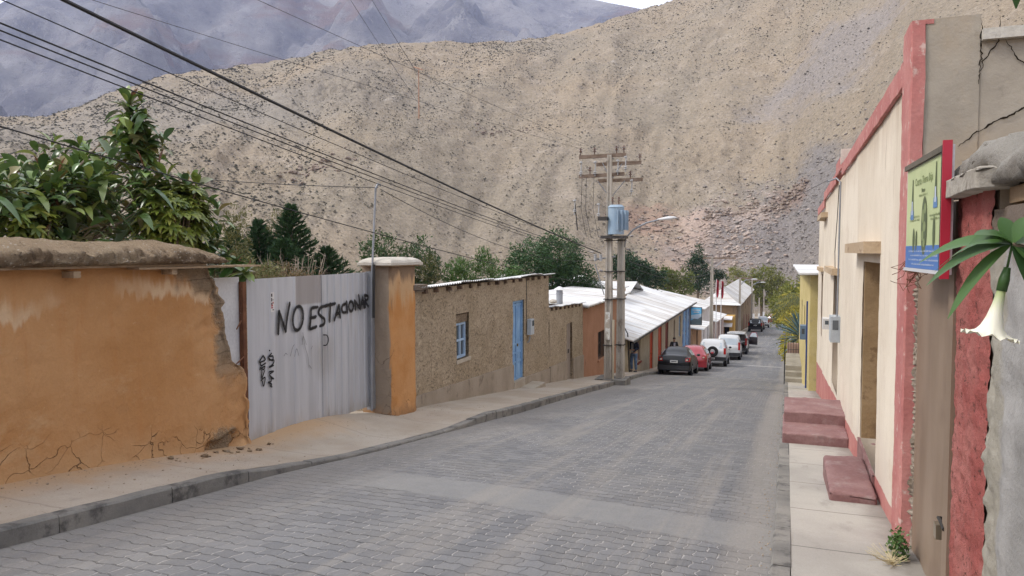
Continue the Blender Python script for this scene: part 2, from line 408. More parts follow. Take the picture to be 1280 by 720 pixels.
peb = k.step(k.voro(16), .16, .08); c = k.mix(k.math('MULTIPLY', peb, k.step(k.noise(1.7), .5, .62)), c, (.2, .16, .12))
c = k.mix(.55, c, k.mix(1, c, k.mix(k.noise(70, 3, .8), (.6,)*3, (1.4,)*3), 'MULTIPLY'))
k.col(c); k.bump(k.math('ADD', k.noise(50, 4, .7), k.math('MULTIPLY', peb, -.6)), .5, .008)
mb = strip(lambda y: lerp(LF, y)-.35, lambda y: kl(y)-.11, lwz, -12, 200, .3, 7)
tag(mb.build('left_pavement', k.m, None, True), kind='structure')
kc = surf('kerb_concrete', (.16, .152, .14), (.25, .235, .21), 1.6, (.09, .085, .08), 4, (.5, .66), bump=.6, bs=35, bd=.01)
def kerb(edge, out, hf, y0, y1, name):
    m_ = MB(); y = y0; L = 1.0; q = 0
    while y < y1:
        LL = L*(.92+.16*rnd.random()); gap = .004 if y < 40 else 0
        ns = 4 if y < 40 else 1
        dj = (rnd.random()-.5)*.014; dz = (rnd.random()-.5)*.010
        secs = []
        for i in range(ns+1):
            yy = y+gap + (LL-2*gap)*i/ns; e = edge(yy)+dj; b = g(yy)-.25; t = g(yy)+hf(yy)+dz + .010*noise.noise(Vector((yy*6, out*3, q)))+.006*noise.noise(Vector((yy*19, 1, q)))
            o2 = e+out*.125; ch = .016
            secs.append([(e, yy, b), (e+out*.004, yy, t-ch), (e+out*ch, yy, t), (o2, yy, t), (o2, yy, b)])
        o = len(m_.v)
        for s_ in secs: m_.v += s_
        for i in range(ns):
            for j in range(4):
                a_ = o+i*5+j; m_.f.append((a_, a_+1, a_+6, a_+5) if out < 0 else (a_, a_+5, a_+6, a_+1))
        m_.f.append((o, o+4, o+3, o+2, o+1) if out < 0 else (o, o+1, o+2, o+3, o+4))
        o2_ = o+ns*5; m_.f.append((o2_, o2_+1, o2_+2, o2_+3, o2_+4) if out < 0 else (o2_+4, o2_+3, o2_+2, o2_+1, o2_))
        y += LL; q += 1
    return tag(m_.build(name, kc), kind='structure')
kerb(kl, -1, kh, -12, 150, 'left_kerb')
kerb(kr, 1, lambda y: .1, -8, 150, 'right_kerb')
k = NT('pavement_slabs', .9, 0, .2); X = k.xyz()
c = k.mix(k.step(k.noise(1.0, 5, .6), .35, .65), (.34, .315, .28), (.42, .39, .345))
c = k.mix(k.math('MULTIPLY', k.step(k.noise(3.5, 5, .7, k.scl(None, (1, .4, 1))), .55, .7), .5), c, (.25, .23, .205))
jt = k.math('ABSOLUTE', k.math('SUBTRACT', k.math('FRACT', k.math('ADD', k.math('DIVIDE', X[1], 1.25), k.math('MULTIPLY', k.noise(2, 3), .03))), .5))
jm = k.step(jt, .010, .003); c = k.mix(k.math('MULTIPLY', jm, .8), c, (.1, .09, .08))
# grime against the facade
c = k.mix(k.math('MULTIPLY', k.step(k.math('ADD', X[0], k.math('MULTIPLY', k.noise(5, 4), .3)), .72, .98), .6), c, (.17, .15, .125))
c = k.mix(.5, c, k.mix(1, c, k.mix(k.noise(80, 3, .8), (.6,)*3, (1.4,)*3), 'MULTIPLY'))
k.col(c); k.bump(k.math('SUBTRACT', k.noise(50, 4, .7), jm), .4, .008)
tag(strip(lambda y: kr(y)+.127, lambda y: 1.3, lambda x, y: g(y)+.097+.006*noise.noise(Vector((x*3, y*2, 1))), -8, 150, .35, 4).build('right_pavement', k.m, None, True), kind='structure')
# soil and grit line in the right gutter
mb = MB()
for i in range(500):
    y = 2 + rnd.random()**1.5*22; x = kr(y) - abs(rnd.gauss(0, .07)) - .005
    s_ = .003+.006*rnd.random()**2; mb.blob((x, y, crown(x, y)+s_*.3), (s_, s_*1.2, s_*.6), 1, .5)
for i in range(500):
    y = 3.5+rnd.random()*9; u = rnd.random()**2; x = -5.95 + u*.9
    s_ = .003+.008*rnd.random()**4; mb.blob((x, y, lwz(x, y)+s_*.3), (s_, s_*1.2, s_*.6), 1, .5)
gr = mb.build('gravel', surf('grit', (.22, .17, .12), (.38, .3, .22), 20, bump=0)); tag(gr, kind='stuff', label='loose earth crumbs and grit in the gutter and at the wall foot', cat='gravel')

# ------------------------------------------------------------ scrub on the hill
mb = MB(); rr = random.Random(3); cnt = 0
ico_ = [(0,0,1)] + [(math.cos(i*1.2566), math.sin(i*1.2566), .35) for i in range(5)] + [(math.cos(i*1.2566+.6)*.8, math.sin(i*1.2566+.6)*.8, -.3) for i in range(5)]
ico = [(0,0,1)] + [(math.cos(i*1.2566), math.sin(i*1.2566), .15) for i in range(5)]; icf = [(0,1+i,1+(i+1) % 5) for i in range(5)]
while cnt < 70000:
    a = -60 + 80*rr.random(); t = rr.random()**.8*1.0
    d = noise.noise(Vector((a*.16, t*3, 0)))*.6 + noise.noise(Vector((a*.7, t*10, 4)))*.8
    if d + .54 < rr.random()*1.3: continue
    p = hz(a, t); s = .17 + .36*rr.random()**3.0 + (.5*rr.random() if rr.random() < .03 else 0); s *= .65 + .35*t + (.25 if a < -35 else 0)
    rz = rr.random()*6
    mb.add([(p.x+s*(v[0]*math.cos(rz)-v[1]*math.sin(rz))*(1+.5*(rr.random()-.5)), p.y+s*(v[0]*math.sin(rz)+v[1]*math.cos(rz)), p.z+s*.75*v[2]*(1+.5*(rr.random()-.5))+s*.25) for v in ico], icf); cnt += 1
sc_ = leafmat('scrub', [(.07, .062, .045), (.10, .088, .065), (.06, .06, .042), (.14, .122, .095)], .9, .1, 0)
tag(mb.build('scrub', sc_), label='low dark desert scrub dotted all over the slope', cat='scrub', kind='stuff')
# rocks and ledges
mb = MB()
def rocks(a0, t0, a1, t1, n_, s0, s1, sp):
    t0 = te(a0, t0); t1 = te(a1, t1)
    for i in range(n_):
        u = rr.random(); a = a0+(a1-a0)*u+rr.gauss(0, sp); t = t0+(t1-t0)*u+rr.gauss(0, sp*.03)
        p = hz(a, max(.01, t)); s = s0+(s1-s0)*rr.random()**2; mb.blob(p, (s*1.5, s*1.5, s*.8), 1, .8, 2)
rocks(-5.9, .045, -2.2, .062, 110, .2, .8, .1); rocks(-1.7, .052, 1.1, .083, 130, .25, .9, .13); rocks(-23, .16, -19, .165, 60, .2, .7, .3); rocks(-38, .10, -33, .12, 90, .2, .8, .4)
rocks(-12, .05, -8.5, .03, 110, .2, .7, .35)
tag(mb.build('rocky_ledge', surf('ledge_rock', (.22, .165, .13), (.28, .225, .18), .2, bump=.4, bs=2, bd=.2)), label='broken reddish brown rock ledges on the lower slope', cat='rocks', kind='stuff')
mb = MB(); rocks(-7, -.01, -1.8, .04, 1100, .1, .6, 1.1)
tag(mb.build('pale_outcrop', surf('outcrop_rock', (.36, .28, .23), (.42, .35, .30), .15, (.3, .22, .18), .6, bump=.5, bs=1.5, bd=.3)), label='pale pinkish rock outcrop above the end of the street', cat='rocks', kind='stuff')
mb = MB(); rocks(-3, -.03, 3.5, .09, 1300, .08, .45, 1.3); rocks(-14, -.02, 2, .0, 400, .1, .6, 1.5)
tag(mb.build('scree', surf('scree_rock', (.22, .195, .175), (.29, .26, .235), .3, bump=.4, bs=2, bd=.2)), label='grey scree of loose stones down the right slope', cat='rocks', kind='stuff')
# orange mast on the hillside
az, el = -27.6, None
best = min(((abs((hz(az, i/400).z-1.6)/math.hypot(*hz(az, i/400).xy) - .176), i/400) for i in range(20, 400)))
mp = hz(az, best[1]); dm = math.hypot(mp.x, mp.y); mh = 62/925*dm
mast = thing('hill_mast', tuple(mp), 'thin orange mast with a short crossarm standing on the hillside', 'mast')
om = flat('mast_orange', (.42, .23, .14), .8)
MB().tube([mp-Vector((0, 0, 1)), mp+Vector((0, 0, mh))], [.28, .18], 6).build('pole', om, mast)
MB().tube([mp+Vector((-2.6, 1, mh+.8)), mp+Vector((2.4, -1, mh-1.2))], .22, 5).build('crossarm', om, mast)

# haze
mb = MB().box(-4600, 4600, -4600, 4600, -90, 1500)
hm = bpy.data.materials.new('haze_air'); hm.use_nodes = True; ht = hm.node_tree
for x in list(ht.nodes):
    if x.type != 'OUTPUT_MATERIAL': ht.nodes.remove(x)
pv = ht.nodes.new('ShaderNodeVolumePrincipled'); pv.inputs['Color'].default_value = (.58, .67, 1.0, 1); pv.inputs['Density'].default_value = 1.25e-4
ht.links.new(pv.outputs[0], ht.nodes['Material Output'].inputs['Volume'])
tag(mb.build('haze', hm), kind='stuff')
# ============================================================ facade helper
class Fr:      # frame along a street line: u along, v outwards to the street, z up
    def __init__(s, A, B, left=True):
        s.A = Vector((A[0], A[1])); d = Vector((B[0]-A[0], B[1]-A[1])); s.L = d.length; s.d = d/s.L
        s.n = Vector((s.d.y, -s.d.x)) if left else Vector((-s.d.y, s.d.x))
    def p(s, u, v, z): q = s.A + s.d*u + s.n*v; return (q.x, q.y, z)
    def y(s, u): return s.A.y + s.d.y*u
    def hexa(s, m, u0, u1, v0, v1, zb, zt):      # zb, zt: numbers or functions of u
        B_ = zb if callable(zb) else (lambda u: zb); T_ = zt if callable(zt) else (lambda u: zt)
        m.hexa([s.p(u0,v0,B_(u0)), s.p(u0,v1,B_(u0)), s.p(u1,v1,B_(u1)), s.p(u1,v0,B_(u1)),
                s.p(u0,v0,T_(u0)), s.p(u0,v1,T_(u0)), s.p(u1,v1,T_(u1)), s.p(u1,v0,T_(u1))]); return m
    def wall(s, m, u0, u1, v0, v1, zb, zt, ops=(), step=2.0, rough=0.0):
        """front face as a fine sheet (v1 side) when rough, with rectangular openings and their reveals"""
        B_ = zb if callable(zb) else (lambda u: zb); T_ = zt if callable(zt) else (lambda u: zt)
        us = sorted({u0, u1} | {o[0] for o in ops} | {o[1] for o in ops})
        xs = []
        for a, b in zip(us, us[1:]):
            k_ = max(1, int((b-a)/step)); xs += [(a+(b-a)*i/k_, a+(b-a)*(i+1)/k_) for i in range(k_)]
        for a, b in xs:
            op = [o for o in ops if o[0] <= a+1e-6 and o[1] >= b-1e-6]
            if op:
                o = op[0]
                if o[2] > B_((a+b)/2)+.02: s.hexa(m, a, b, v0, v1, B_, o[2])
                if o[3] < T_((a+b)/2)-.02: s.hexa(m, a, b, v0, v1, o[3], T_)
            else: s.hexa(m, a, b, v0, v1, B_, T_)
        return m

def roughwall(m, fr, u0, u1, zb, zt, ops, v, depth, nu, nz, amp, sd=0):
    """displaced plaster sheet on the v plane, openings left out, with reveals going back to depth"""
    B_ = zb if callable(zb) else (lambda u: zb); T_ = zt if callable(zt) else (lambda u: zt)
    us = sorted(set([u0+(u1-u0)*i/nu for i in range(nu+1)] + [x for o in ops for x in o[:2]]))
    zr = sorted(set([i/nz for i in range(nz+1)]))
    def P(u, z, edge=1): 
        q = Vector((u, z, sd)); d = amp*(noise.fractal(q*1.3, 1, 2, 4) + .35*noise.noise(q*9))*edge
        return fr.p(u, v+d, z)
    for a, b in zip(us, us[1:]):
        mid = (a+b)/2; op = [o for o in ops if o[0] <= mid <= o[1]]
        segs = [(B_, T_)] if not op else [(B_, lambda u, o=op[0]: o[2]), (lambda u, o=op[0]: o[3], T_)]
        for f0, f1 in segs:
            if f1(mid)-f0(mid) < .01: continue
            kz = max(1, int(nz*(f1(mid)-f0(mid))/(T_(mid)-B_(mid))))
            for j in range(kz):
                q = [f0(a)+(f1(a)-f0(a))*j/kz, f0(b)+(f1(b)-f0(b))*j/kz, f0(b)+(f1(b)-f0(b))*(j+1)/kz, f0(a)+(f1(a)-f0(a))*(j+1)/kz]
                m.add([P(a, q[0]), P(b, q[1]), P(b, q[2]), P(a, q[3])], [(0, 1, 2, 3)])
    for o in ops:
        a, b, c, d = o[:4]; z0 = max(c, B_((a+b)/2))
        m.add([P(a, z0), P(a, d), fr.p(a, v-depth, d), fr.p(a, v-depth, z0)], [(0, 1, 2, 3)])
        m.add([P(b, z0), fr.p(b, v-depth, z0), fr.p(b, v-depth, d), P(b, d)], [(0, 1, 2, 3)])
        m.add([P(a, d), P(b, d), fr.p(b, v-depth, d), fr.p(a, v-depth, d)], [(0, 1, 2, 3)])
        m.add([P(a, z0), fr.p(a, v-depth, z0), fr.p(b, v-depth, z0), P(b, z0)], [(0, 1, 2, 3)])
    # top and ends of the solid wall behind
    m.add([P(u0, B_(u0)), fr.p(u0, v-depth, B_(u0)), fr.p(u0, v-depth, T_(u0)), P(u0, T_(u0))], [(0, 1, 2, 3)])
    m.add([P(u1, B_(u1)), P(u1, T_(u1)), fr.p(u1, v-depth, T_(u1)), fr.p(u1, v-depth, B_(u1))], [(0, 1, 2, 3)])
    k_ = 12
    for i in range(k_):
        a = u0+(u1-u0)*i/k_; b = u0+(u1-u0)*(i+1)/k_
        m.add([P(a, T_(a)), P(b, T_(b)), fr.p(b, v-depth, T_(b)), fr.p(a, v-depth, T_(a))], [(0, 1, 2, 3)])
    return m
def weld(o, d=.0006):
    bm = bmesh.new(); bm.from_mesh(o.data); bmesh.ops.remove_doubles(bm, verts=bm.verts, dist=d); bm.to_mesh(o.data); bm.free(); return o

# ============================================================ ochre adobe boundary wall
fw = Fr((-6.0, -7), (-6.0, 6.6))
k = NT('ochre_plaster', .93, 0, .15); X = k.xyz(); h = k.hag()
c = k.mix(k.step(k.noise(.9, 6, .6), .35, .65), (.42, .212, .085), (.475, .262, .12))
c = k.mix(k.math('MULTIPLY', k.step(k.noise(1.0, 5, .65, k.scl(None, (1, 5, .8))), .5, .75), .45), c, (.42, .18, .06))
c = k.mix(k.math('MULTIPLY', k.step(k.noise(2.6, 6, .75), .52, .68), .38), c, (.36, .19, .085))
c = k.mix(k.math('MULTIPLY', k.step(k.noise(1.4, 6, .7, k.scl(None, (1, 1, 2))), .56, .70), .4), c, (.54, .36, .20))
# pale lime runs under the coping
drip = k.math('ADD', k.math('SUBTRACT', X[2], 1.46), k.math('MULTIPLY', k.noise(1.0, 4, .6, k.scl(None, (1, 3.2, .6))), 1.1))
dm_ = k.math('MULTIPLY', k.math('MULTIPLY', k.step(drip, .17, .25), k.step(drip, .42, .28)), k.step(k.noise(1, 3, .5, k.scl(None, (1, 1.1, .5))), .42, .56))
c = k.mix(k.math('MULTIPLY', dm_, .55), c, (.66, .52, .36))
# lower crust: paler, cracked
low = k.step(k.math('ADD', h, k.math('MULTIPLY', k.noise(1.5, 5, .6), .45)), .72, .34)
c = k.mix(k.math('MULTIPLY', low, .6), c, (.50, .33, .18))
cr = k.voro(3.0, 'DISTANCE_TO_EDGE', k.vec('ADD', k.scl(None, (1, 1, 1.3)), k.vec('MULTIPLY', k.noisec(1.6, 5), (.7, .7, .7))))
crm = k.math('MULTIPLY', k.math('MULTIPLY', k.step(cr, .012, .002), k.step(k.noise(3.5, 3), .36, .55)), k.step(k.math('ADD', h, k.math('MULTIPLY', k.noise(1.2, 4, .6), 1.1)), 1.12, .80))
c = k.mix(k.math('MULTIPLY', crm, .75), c, (.14, .08, .04))
# bare mud where the plaster fell at the far end and along a patch at the foot
bare = k.math('MULTIPLY', k.step(k.math('ADD', X[1], k.math('MULTIPLY', k.noise(2.0, 5, .65), .75)), 6.93, 7.1), k.step(k.noise(2.2, 5, .6, k.scl(None, (1, 1, .8))), .38, .5))
bare = k.math('MULTIPLY', bare, k.step(X[2], -.1, .5))
topb = k.math('MULTIPLY', k.step(k.math('ADD', X[2], k.math('MULTIPLY', k.noise(2.2, 5), .7)), 1.4, 1.66), k.step(k.math('ADD', X[1], k.noise(2)), 6.35, 6.55))
bare = k.math('MAXIMUM', bare, topb)
ft = k.dist((-6.0, 6.68, -.60)); bare2 = k.step(k.math('ADD', ft, k.math('MULTIPLY', k.noise(4, 5, .7), .5)), .50, .40)
mud = k.mix(k.noise(12, 5, .7), (.20, .14, .09), (.46, .35, .235))
bm_ = k.math('MAXIMUM', bare, bare2)
cs_ = k.math('ABSOLUTE', k.math('SUBTRACT', k.math('FRACT', k.math('ADD', k.math('DIVIDE', X[2], .14), k.math('MULTIPLY', k.noise(3, 3), .5))), .5)); mud = k.mix(k.math('MULTIPLY', k.step(cs_, .08, .02), .4), mud, (.09, .06, .038))
c = k.mix(bm_, c, mud)
c = k.mix(k.math('MULTIPLY', k.step(k.noise(9, 3, .8), .66, .72), .25), c, (.62, .45, .28))
c = k.mix(.4, c, k.mix(1, c, k.mix(k.noise(45, 4, .8), (.65,)*3, (1.35,)*3), 'MULTIPLY'))
k.col(c)
bh = k.math('SUBTRACT', k.math('ADD', k.math('MULTIPLY', k.noise(6, 5, .6), .8), k.math('MULTIPLY', k.math('MULTIPLY', k.noise(22, 5, .75), bm_), 2.2)), k.math('MULTIPLY', crm, .9))
k.bump(bh, .9, .03)
ochre = k.m
aw = thing('adobe_wall', (-6.2, 3, -.4), 'ochre plastered adobe wall with a rounded mud coping and a crumbling broken end', 'wall')
EDGE = [(-1.0, 7.2), (-.75, 7.2), (-.3, 7.17), (.1, 7.12), (.25, 7.05), (.34, 6.86), (.6, 6.8), (1.0, 6.74), (1.2, 6.7), (1.47, 6.46), (1.7, 6.46)]
mb = MB(); NZ = 90; NU = 220
def wf(i, j):
    zt = 1.47; s_ = i/NU
    y0 = -7.0; zlow = -1.0
    z = 1.1 if False else None
    zz = j/NZ
    # arc parameter: front 0-.86, rounded corner .86-.9, end face .9-1
    base = g(5)-.3
    Z = (g(0)-.35 if s_ < .3 else -1.05) + (zt-(g(0)-.35 if s_ < .3 else -1.05))*zz
    ye = lerp(EDGE, Z) + .05*noise.fractal(Vector((Z*6, 2, 1)), 1, 2, 4) + .008*(math.floor(Z*7.7) % 2)*(1 if .2 < Z < 1.2 else 0)
    near = max(0, min(1, (s_-.3)/.56))
    if s_ < .86:
        u = s_/.86; y = -7+(ye-7e-2+7)*(u**.75); x = -6.0; nx, ny = 1, 0
    else:
        q = (s_-.86)/.14; y = ye - .07*(1-min(1, q*3.5))**2; x = -6.0 - .55*max(0, q-.12)/.88; nx, ny = (.5, .5) if q < .28 else (0, 1)
    q3 = Vector((y, Z, x)); d = .020*noise.fractal(q3*1.1, 1, 2, 3) + .006*noise.noise(q3*7)
    endw = max(0, min(1, (y-(ye-.75))/.6)); d += endw*(.055*noise.fractal(q3*3.4+Vector((3, 0, 0)), .9, 2.1, 5)-.03)
    df = math.hypot((y-6.68)*.8, (Z+.62)*1.7) + .16*noise.noise(q3*4)
    if df < .24: d -= .09*min(1, (.24-df)/.05)*(1+.4*noise.noise(q3*12))
    bulge = .05*max(0, min(1, (.15-(Z-g(y)))/.6)) 
    d += bulge
    return (x+nx*d, y+ny*d*.7, Z)
mb.v = [wf(i, j) for i in range(NU+1) for j in range(NZ+1)]
mb.f = [(i*(NZ+1)+j, (i+1)*(NZ+1)+j, (i+1)*(NZ+1)+j+1, i*(NZ+1)+j+1) for i in range(NU) for j in range(NZ)]
mb.add([(-6.55, -7, -1.1), (-6.55, 7.1, -1.1), (-6.55, 6.4, 1.47), (-6.55, -7, 1.47)], [(0, 3, 2, 1)])
mb.build('plastered_wall', ochre, aw, True)
k = NT('mud_coping', .95, 0, .1)
c = k.mix(k.step(k.noise(2, 6, .7), .35, .65), (.25, .17, .105), (.42, .32, .215))
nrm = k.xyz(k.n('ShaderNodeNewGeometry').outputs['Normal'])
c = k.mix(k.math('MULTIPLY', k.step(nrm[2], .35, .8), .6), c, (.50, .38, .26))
c = k.mix(k.math('MULTIPLY', k.step(k.voro(26), .3, .14), k.step(k.noise(4), .4, .6)), c, (.6, .52, .42))
c = k.mix(k.math('MULTIPLY', k.step(k.noise(16, 5, .8), .55, .66), .6), c, (.12, .078, .045))
k.col(c); k.bump(k.noise(30, 7, .85), 1, .06); mudm = k.m
mb = MB(); NS = 26
prof = [(.10, -.012), (.16, -.008), (.19, .01), (.20, .035), (.19, .06), (.17, .09), (.13, .13), (.06, .17), (-.05, .21), (-.25, .235), (-.45, .20), (-.62, .10), (-.66, 0)]
NY = 760
for i in range(NY+1):
    y = -7 + 13.55*i/NY; e = max(0, min(1, (6.55-y)/.55))**.5
    for j, (px_, pz) in enumerate(prof):
        q = Vector((y*2.4, j*.5, 1)); q2 = Vector((y*16, j*1.7, 3))
        d = .045*noise.fractal(q, 1, 2, 3) + (.034 if j < 6 else .008)*noise.noise(q2) + (.040*noise.fractal(Vector((y*24, j*1.3, 9)), .7, 2.2, 4) if j < 7 else 0)
        lump = (.035*noise.noise(Vector((y*26, j*2, 2))) if j < 4 else 0)
        mb.v.append((-6.0+px_+d+lump, y, 1.475+max(0, pz+d*.6)*(.35+.65*e)+lump*.4))
for i in range(NY):
    for j in range(len(prof)-1):
        a = i*len(prof)+j; mb.f.append((a, a+len(prof), a+len(prof)+1, a+1))
mb.f.append(tuple(NY*len(prof)+j for j in range(len(prof))))
mb.build('mud_coping', mudm, aw, True)
wood = surf('weathered_wood', (.30, .21, .13), (.40, .30, .20), 4, (.16, .11, .07), 20, (.5, .7), bs=25, bump=.5, bd=.006, stretch=(1, .12, 1))
mb = MB().box(-6.5, -5.86, -7, 6.3, 1.452, 1.474); mb.box(-6.15, -5.84, 5.4, 7.15, 1.428, 1.448)
mb.build('coping_board', wood, aw)
for y in (3.1, 4.72, 5.82):
    MB().box(-6.02, -5.86, y, y+.07, 1.37, 1.428).build('bracket', wood, aw)
# fallen clods
mb = MB()
for i in range(26): 
    y = 5.7+rnd.random()*1.6; s_ = .01+.03*rnd.random()**2; x = -5.9+.2*rnd.random(); mb.blob((x, y, lwz(x, y)+s_*.3), (s_*1.3, s_, s_*.7), 1, .7)
mb.build('fallen_clods', mudm, aw)

# ============================================================ corrugated gate
fg = Fr((-6.12, 7.1), (-6.32, 10.38))
gate = thing('metal_gate', fg.p(1.6, 0, -.85), 'galvanised sheet metal gate with NO ESTACIONAR sprayed on it in black', 'gate')
k = NT('galvanised_sheet', .5, .25, .4); X = k.xyz()
c = k.mix(k.step(k.noise(1, 5, .6, k.scl(None, (1, 6, .5))), .3, .7), (.42, .43, .46), (.53, .54, .57))
dirt = k.step(k.math('ADD', k.math('ADD', X[2], k.math('MULTIPLY', X[1], .03)), k.math('MULTIPLY', k.noise(1, 5, .7, k.scl(None, (1, 7, 1))), .9)), .15, -.35)
c = k.mix(k.math('MULTIPLY', dirt, .75), c, (.29, .24, .185))
c = k.mix(k.math('MULTIPLY', k.step(k.noise(1, 5, .7, k.scl(None, (1, 12, .7))), .58, .72), .45), c, (.30, .27, .25))
X1 = X[1]
pt = k.math('MULTIPLY', k.math('MULTIPLY', k.step(X1, 8.24, 8.28), k.step(X1, 8.92, 8.88)), k.step(X[2], .86, .9))
c = k.mix(k.math('MULTIPLY', pt, .7), c, (.27, .24, .225))
c = k.mix(k.math('MULTIPLY', k.step(k.dist((-6.22, 8.95, .1)), .45, .1), .35), c, (.25, .22, .19))
k.col(c); k.bump(k.noise(3, 3), .12, .01); galv = k.m
def leafsheet(u0, u1, zt, zbf, pitch, v=0.0, off=0.0):
    m = MB(); us = []; u = u0
    while u < u1-1e-4:
        us += [(u, 0), (min(u+pitch*.80, u1), 0), (min(u+pitch*.84, u1), .012), (min(u+pitch*.96, u1), .012)]; u += pitch
    us.append((u1, 0)); us = sorted({(round(a, 4), b) for a, b in us})
    o = 0
    for a, b in us:
        wv = .008*math.sin(a*5+off)
        m.v += [fg.p(a, v+b+wv, zbf(a)), fg.p(a, v+b+wv*1.5, (zbf(a)+zt(a))/2), fg.p(a, v+b+wv, zt(a))]
    for i in range(len(us)-1):
        for j in (0, 1): m.f.append((i*3+j, (i+1)*3+j, (i+1)*3+j+1, i*3+j+1))
    return m
zb_ = lambda u: -.74 - .05*u
zt_ = lambda u: 1.262 + .004*u
for (a, b, v, nm) in ((.13, 1.80, .0, 0), (1.815, 2.55, .006, 1), (2.56, 3.2, -.004, 2)):
    lf = leafsheet(a, b, (lambda u, nm=nm: zt_(u)+(.0 if nm else .004)), zb_, (.55 if nm == 0 else .185), v, nm).build('leaf', galv, gate)
rust = surf('rusty_iron', (.11, .045, .025), (.19, .085, .045), 6, (.28, .2, .15), 18, (.62, .75), rough=.85, bs=40, bump=.4)
MB().box(*sorted((fg.p(.05, 0, 0)[0]-.03, fg.p(.05, 0, 0)[0]+.03)), 7.13, 7.19, -.8, 1.24).build('post', rust, gate)
gst = surf('grey_steel', (.24, .25, .27), (.33, .34, .36), 3, (.2, .13, .09), 10, (.66, .78), rough=.55, metal=.3, bs=40, bump=.15)
m = MB(); fg.hexa(m, 3.2, 3.36, -.04, .05, -.95, 1.285); m.build('post', gst, gate)
m = MB(); fg.hexa(m, -.38, .05, -.06, -.04, -.7, 1.30); m.build('side_panel', surf('whitewashed_sheet', (.52, .52, .53), (.62, .62, .62), 2, (.4, .34, .28), 6, (.6, .8), bs=20, bump=.2), gate)
MB().tube([(-6.02, 6.93, .70), (-6.1, 7.1, .78)], .008, 5).build('tie_wire', rust, gate); MB().tube([(-6.0, 6.9, .30), (-6.08, 7.12, .35)], .008, 5).build('tie_wire', rust, gate)
mb = MB(); pts = [fg.p(1.86+.075*math.cos(t), .03, .335+.075*math.sin(t)) for t in [R(x) for x in range(-90, 91, 20)]]
mb.tube([fg.p(1.855, .0, .41)]+pts[::-1]+[fg.p(1.855, 0, .26)], .009, 6); mb.build('handle', flat('dark_iron', (.03, .03, .03), .5), gate)
# graffiti: soft-edged sprayed ribbons just proud of the sheet
def paintmat(name, colr, soft):
    k = NT(name, .6, 0, .3); k.col(colr)
    uv = k.n('ShaderNodeUVMap'); x = k.xyz(uv.outputs[0])[0]
    a = k.math('SUBTRACT', 1.0, k.math('ABSOLUTE', k.math('SUBTRACT', k.math('MULTIPLY', x, 2.0), 1.0)))
    a = k.math('ADD', a, k.math('MULTIPLY', k.math('SUBTRACT', k.noise(60, 3, .8), .5), soft*.9))
    k.put(k.b.inputs['Alpha'], k.step(a, .08, .08+soft)); return k.m
def ribbon(strokes, wd, mat, name, fr, v0, parent, zoff=0):
    vs, fs, uvs = [], [], []
    for si, st in enumerate(strokes):
        P = [Vector((a, b)) for a, b in st]
        Q = []      # smooth
        for i in range(len(P)-1):
            p0 = P[max(i-1, 0)]; p1 = P[i]; p2 = P[i+1]; p3 = P[min(i+2, len(P)-1)]
            for t in [x/6 for x in range(6)]:
                Q.append(.5*((2*p1)+(p2-p0)*t+(2*p0-5*p1+4*p2-p3)*t*t+(3*p1-p0-3*p2+p3)*t**3))
        Q.append(P[-1])
        d0 = (Q[0]-Q[1]).normalized()*wd*.4; d1 = (Q[-1]-Q[-2]).normalized()*wd*.4
        Q = [Q[0]+d0] + Q + [Q[-1]+d1]; o = len(vs); nQ = len(Q)
        for i, q in enumerate(Q):
            t = (Q[min(i+1, nQ-1)]-Q[max(i-1, 0)]).normalized(); nn = Vector((-t.y, t.x))
            ww = wd*(.5 if i in (0, nQ-1) else 1)*(1+.18*noise.noise(Vector((q.x*9, q.y*9, si))))/2
            for s_ in (1, -1): r_ = q+nn*ww*s_; vs.append(fr.p(r_.x, v0+si*.0006, r_.y)); uvs.append(((s_+1)/2, i))
        for i in range(nQ-1): fs.append((o+2*i, o+2*i+1, o+2*i+3, o+2*i+2))
    m = MB(); m.v = vs; m.f = fs; ob = m.build(name, mat, parent)
    ul = ob.data.uv_layers.new(name='UVMap')
    for lp in ob.data.loops: ul.data[lp.index].uv = uvs[lp.vertex_index]
    return ob
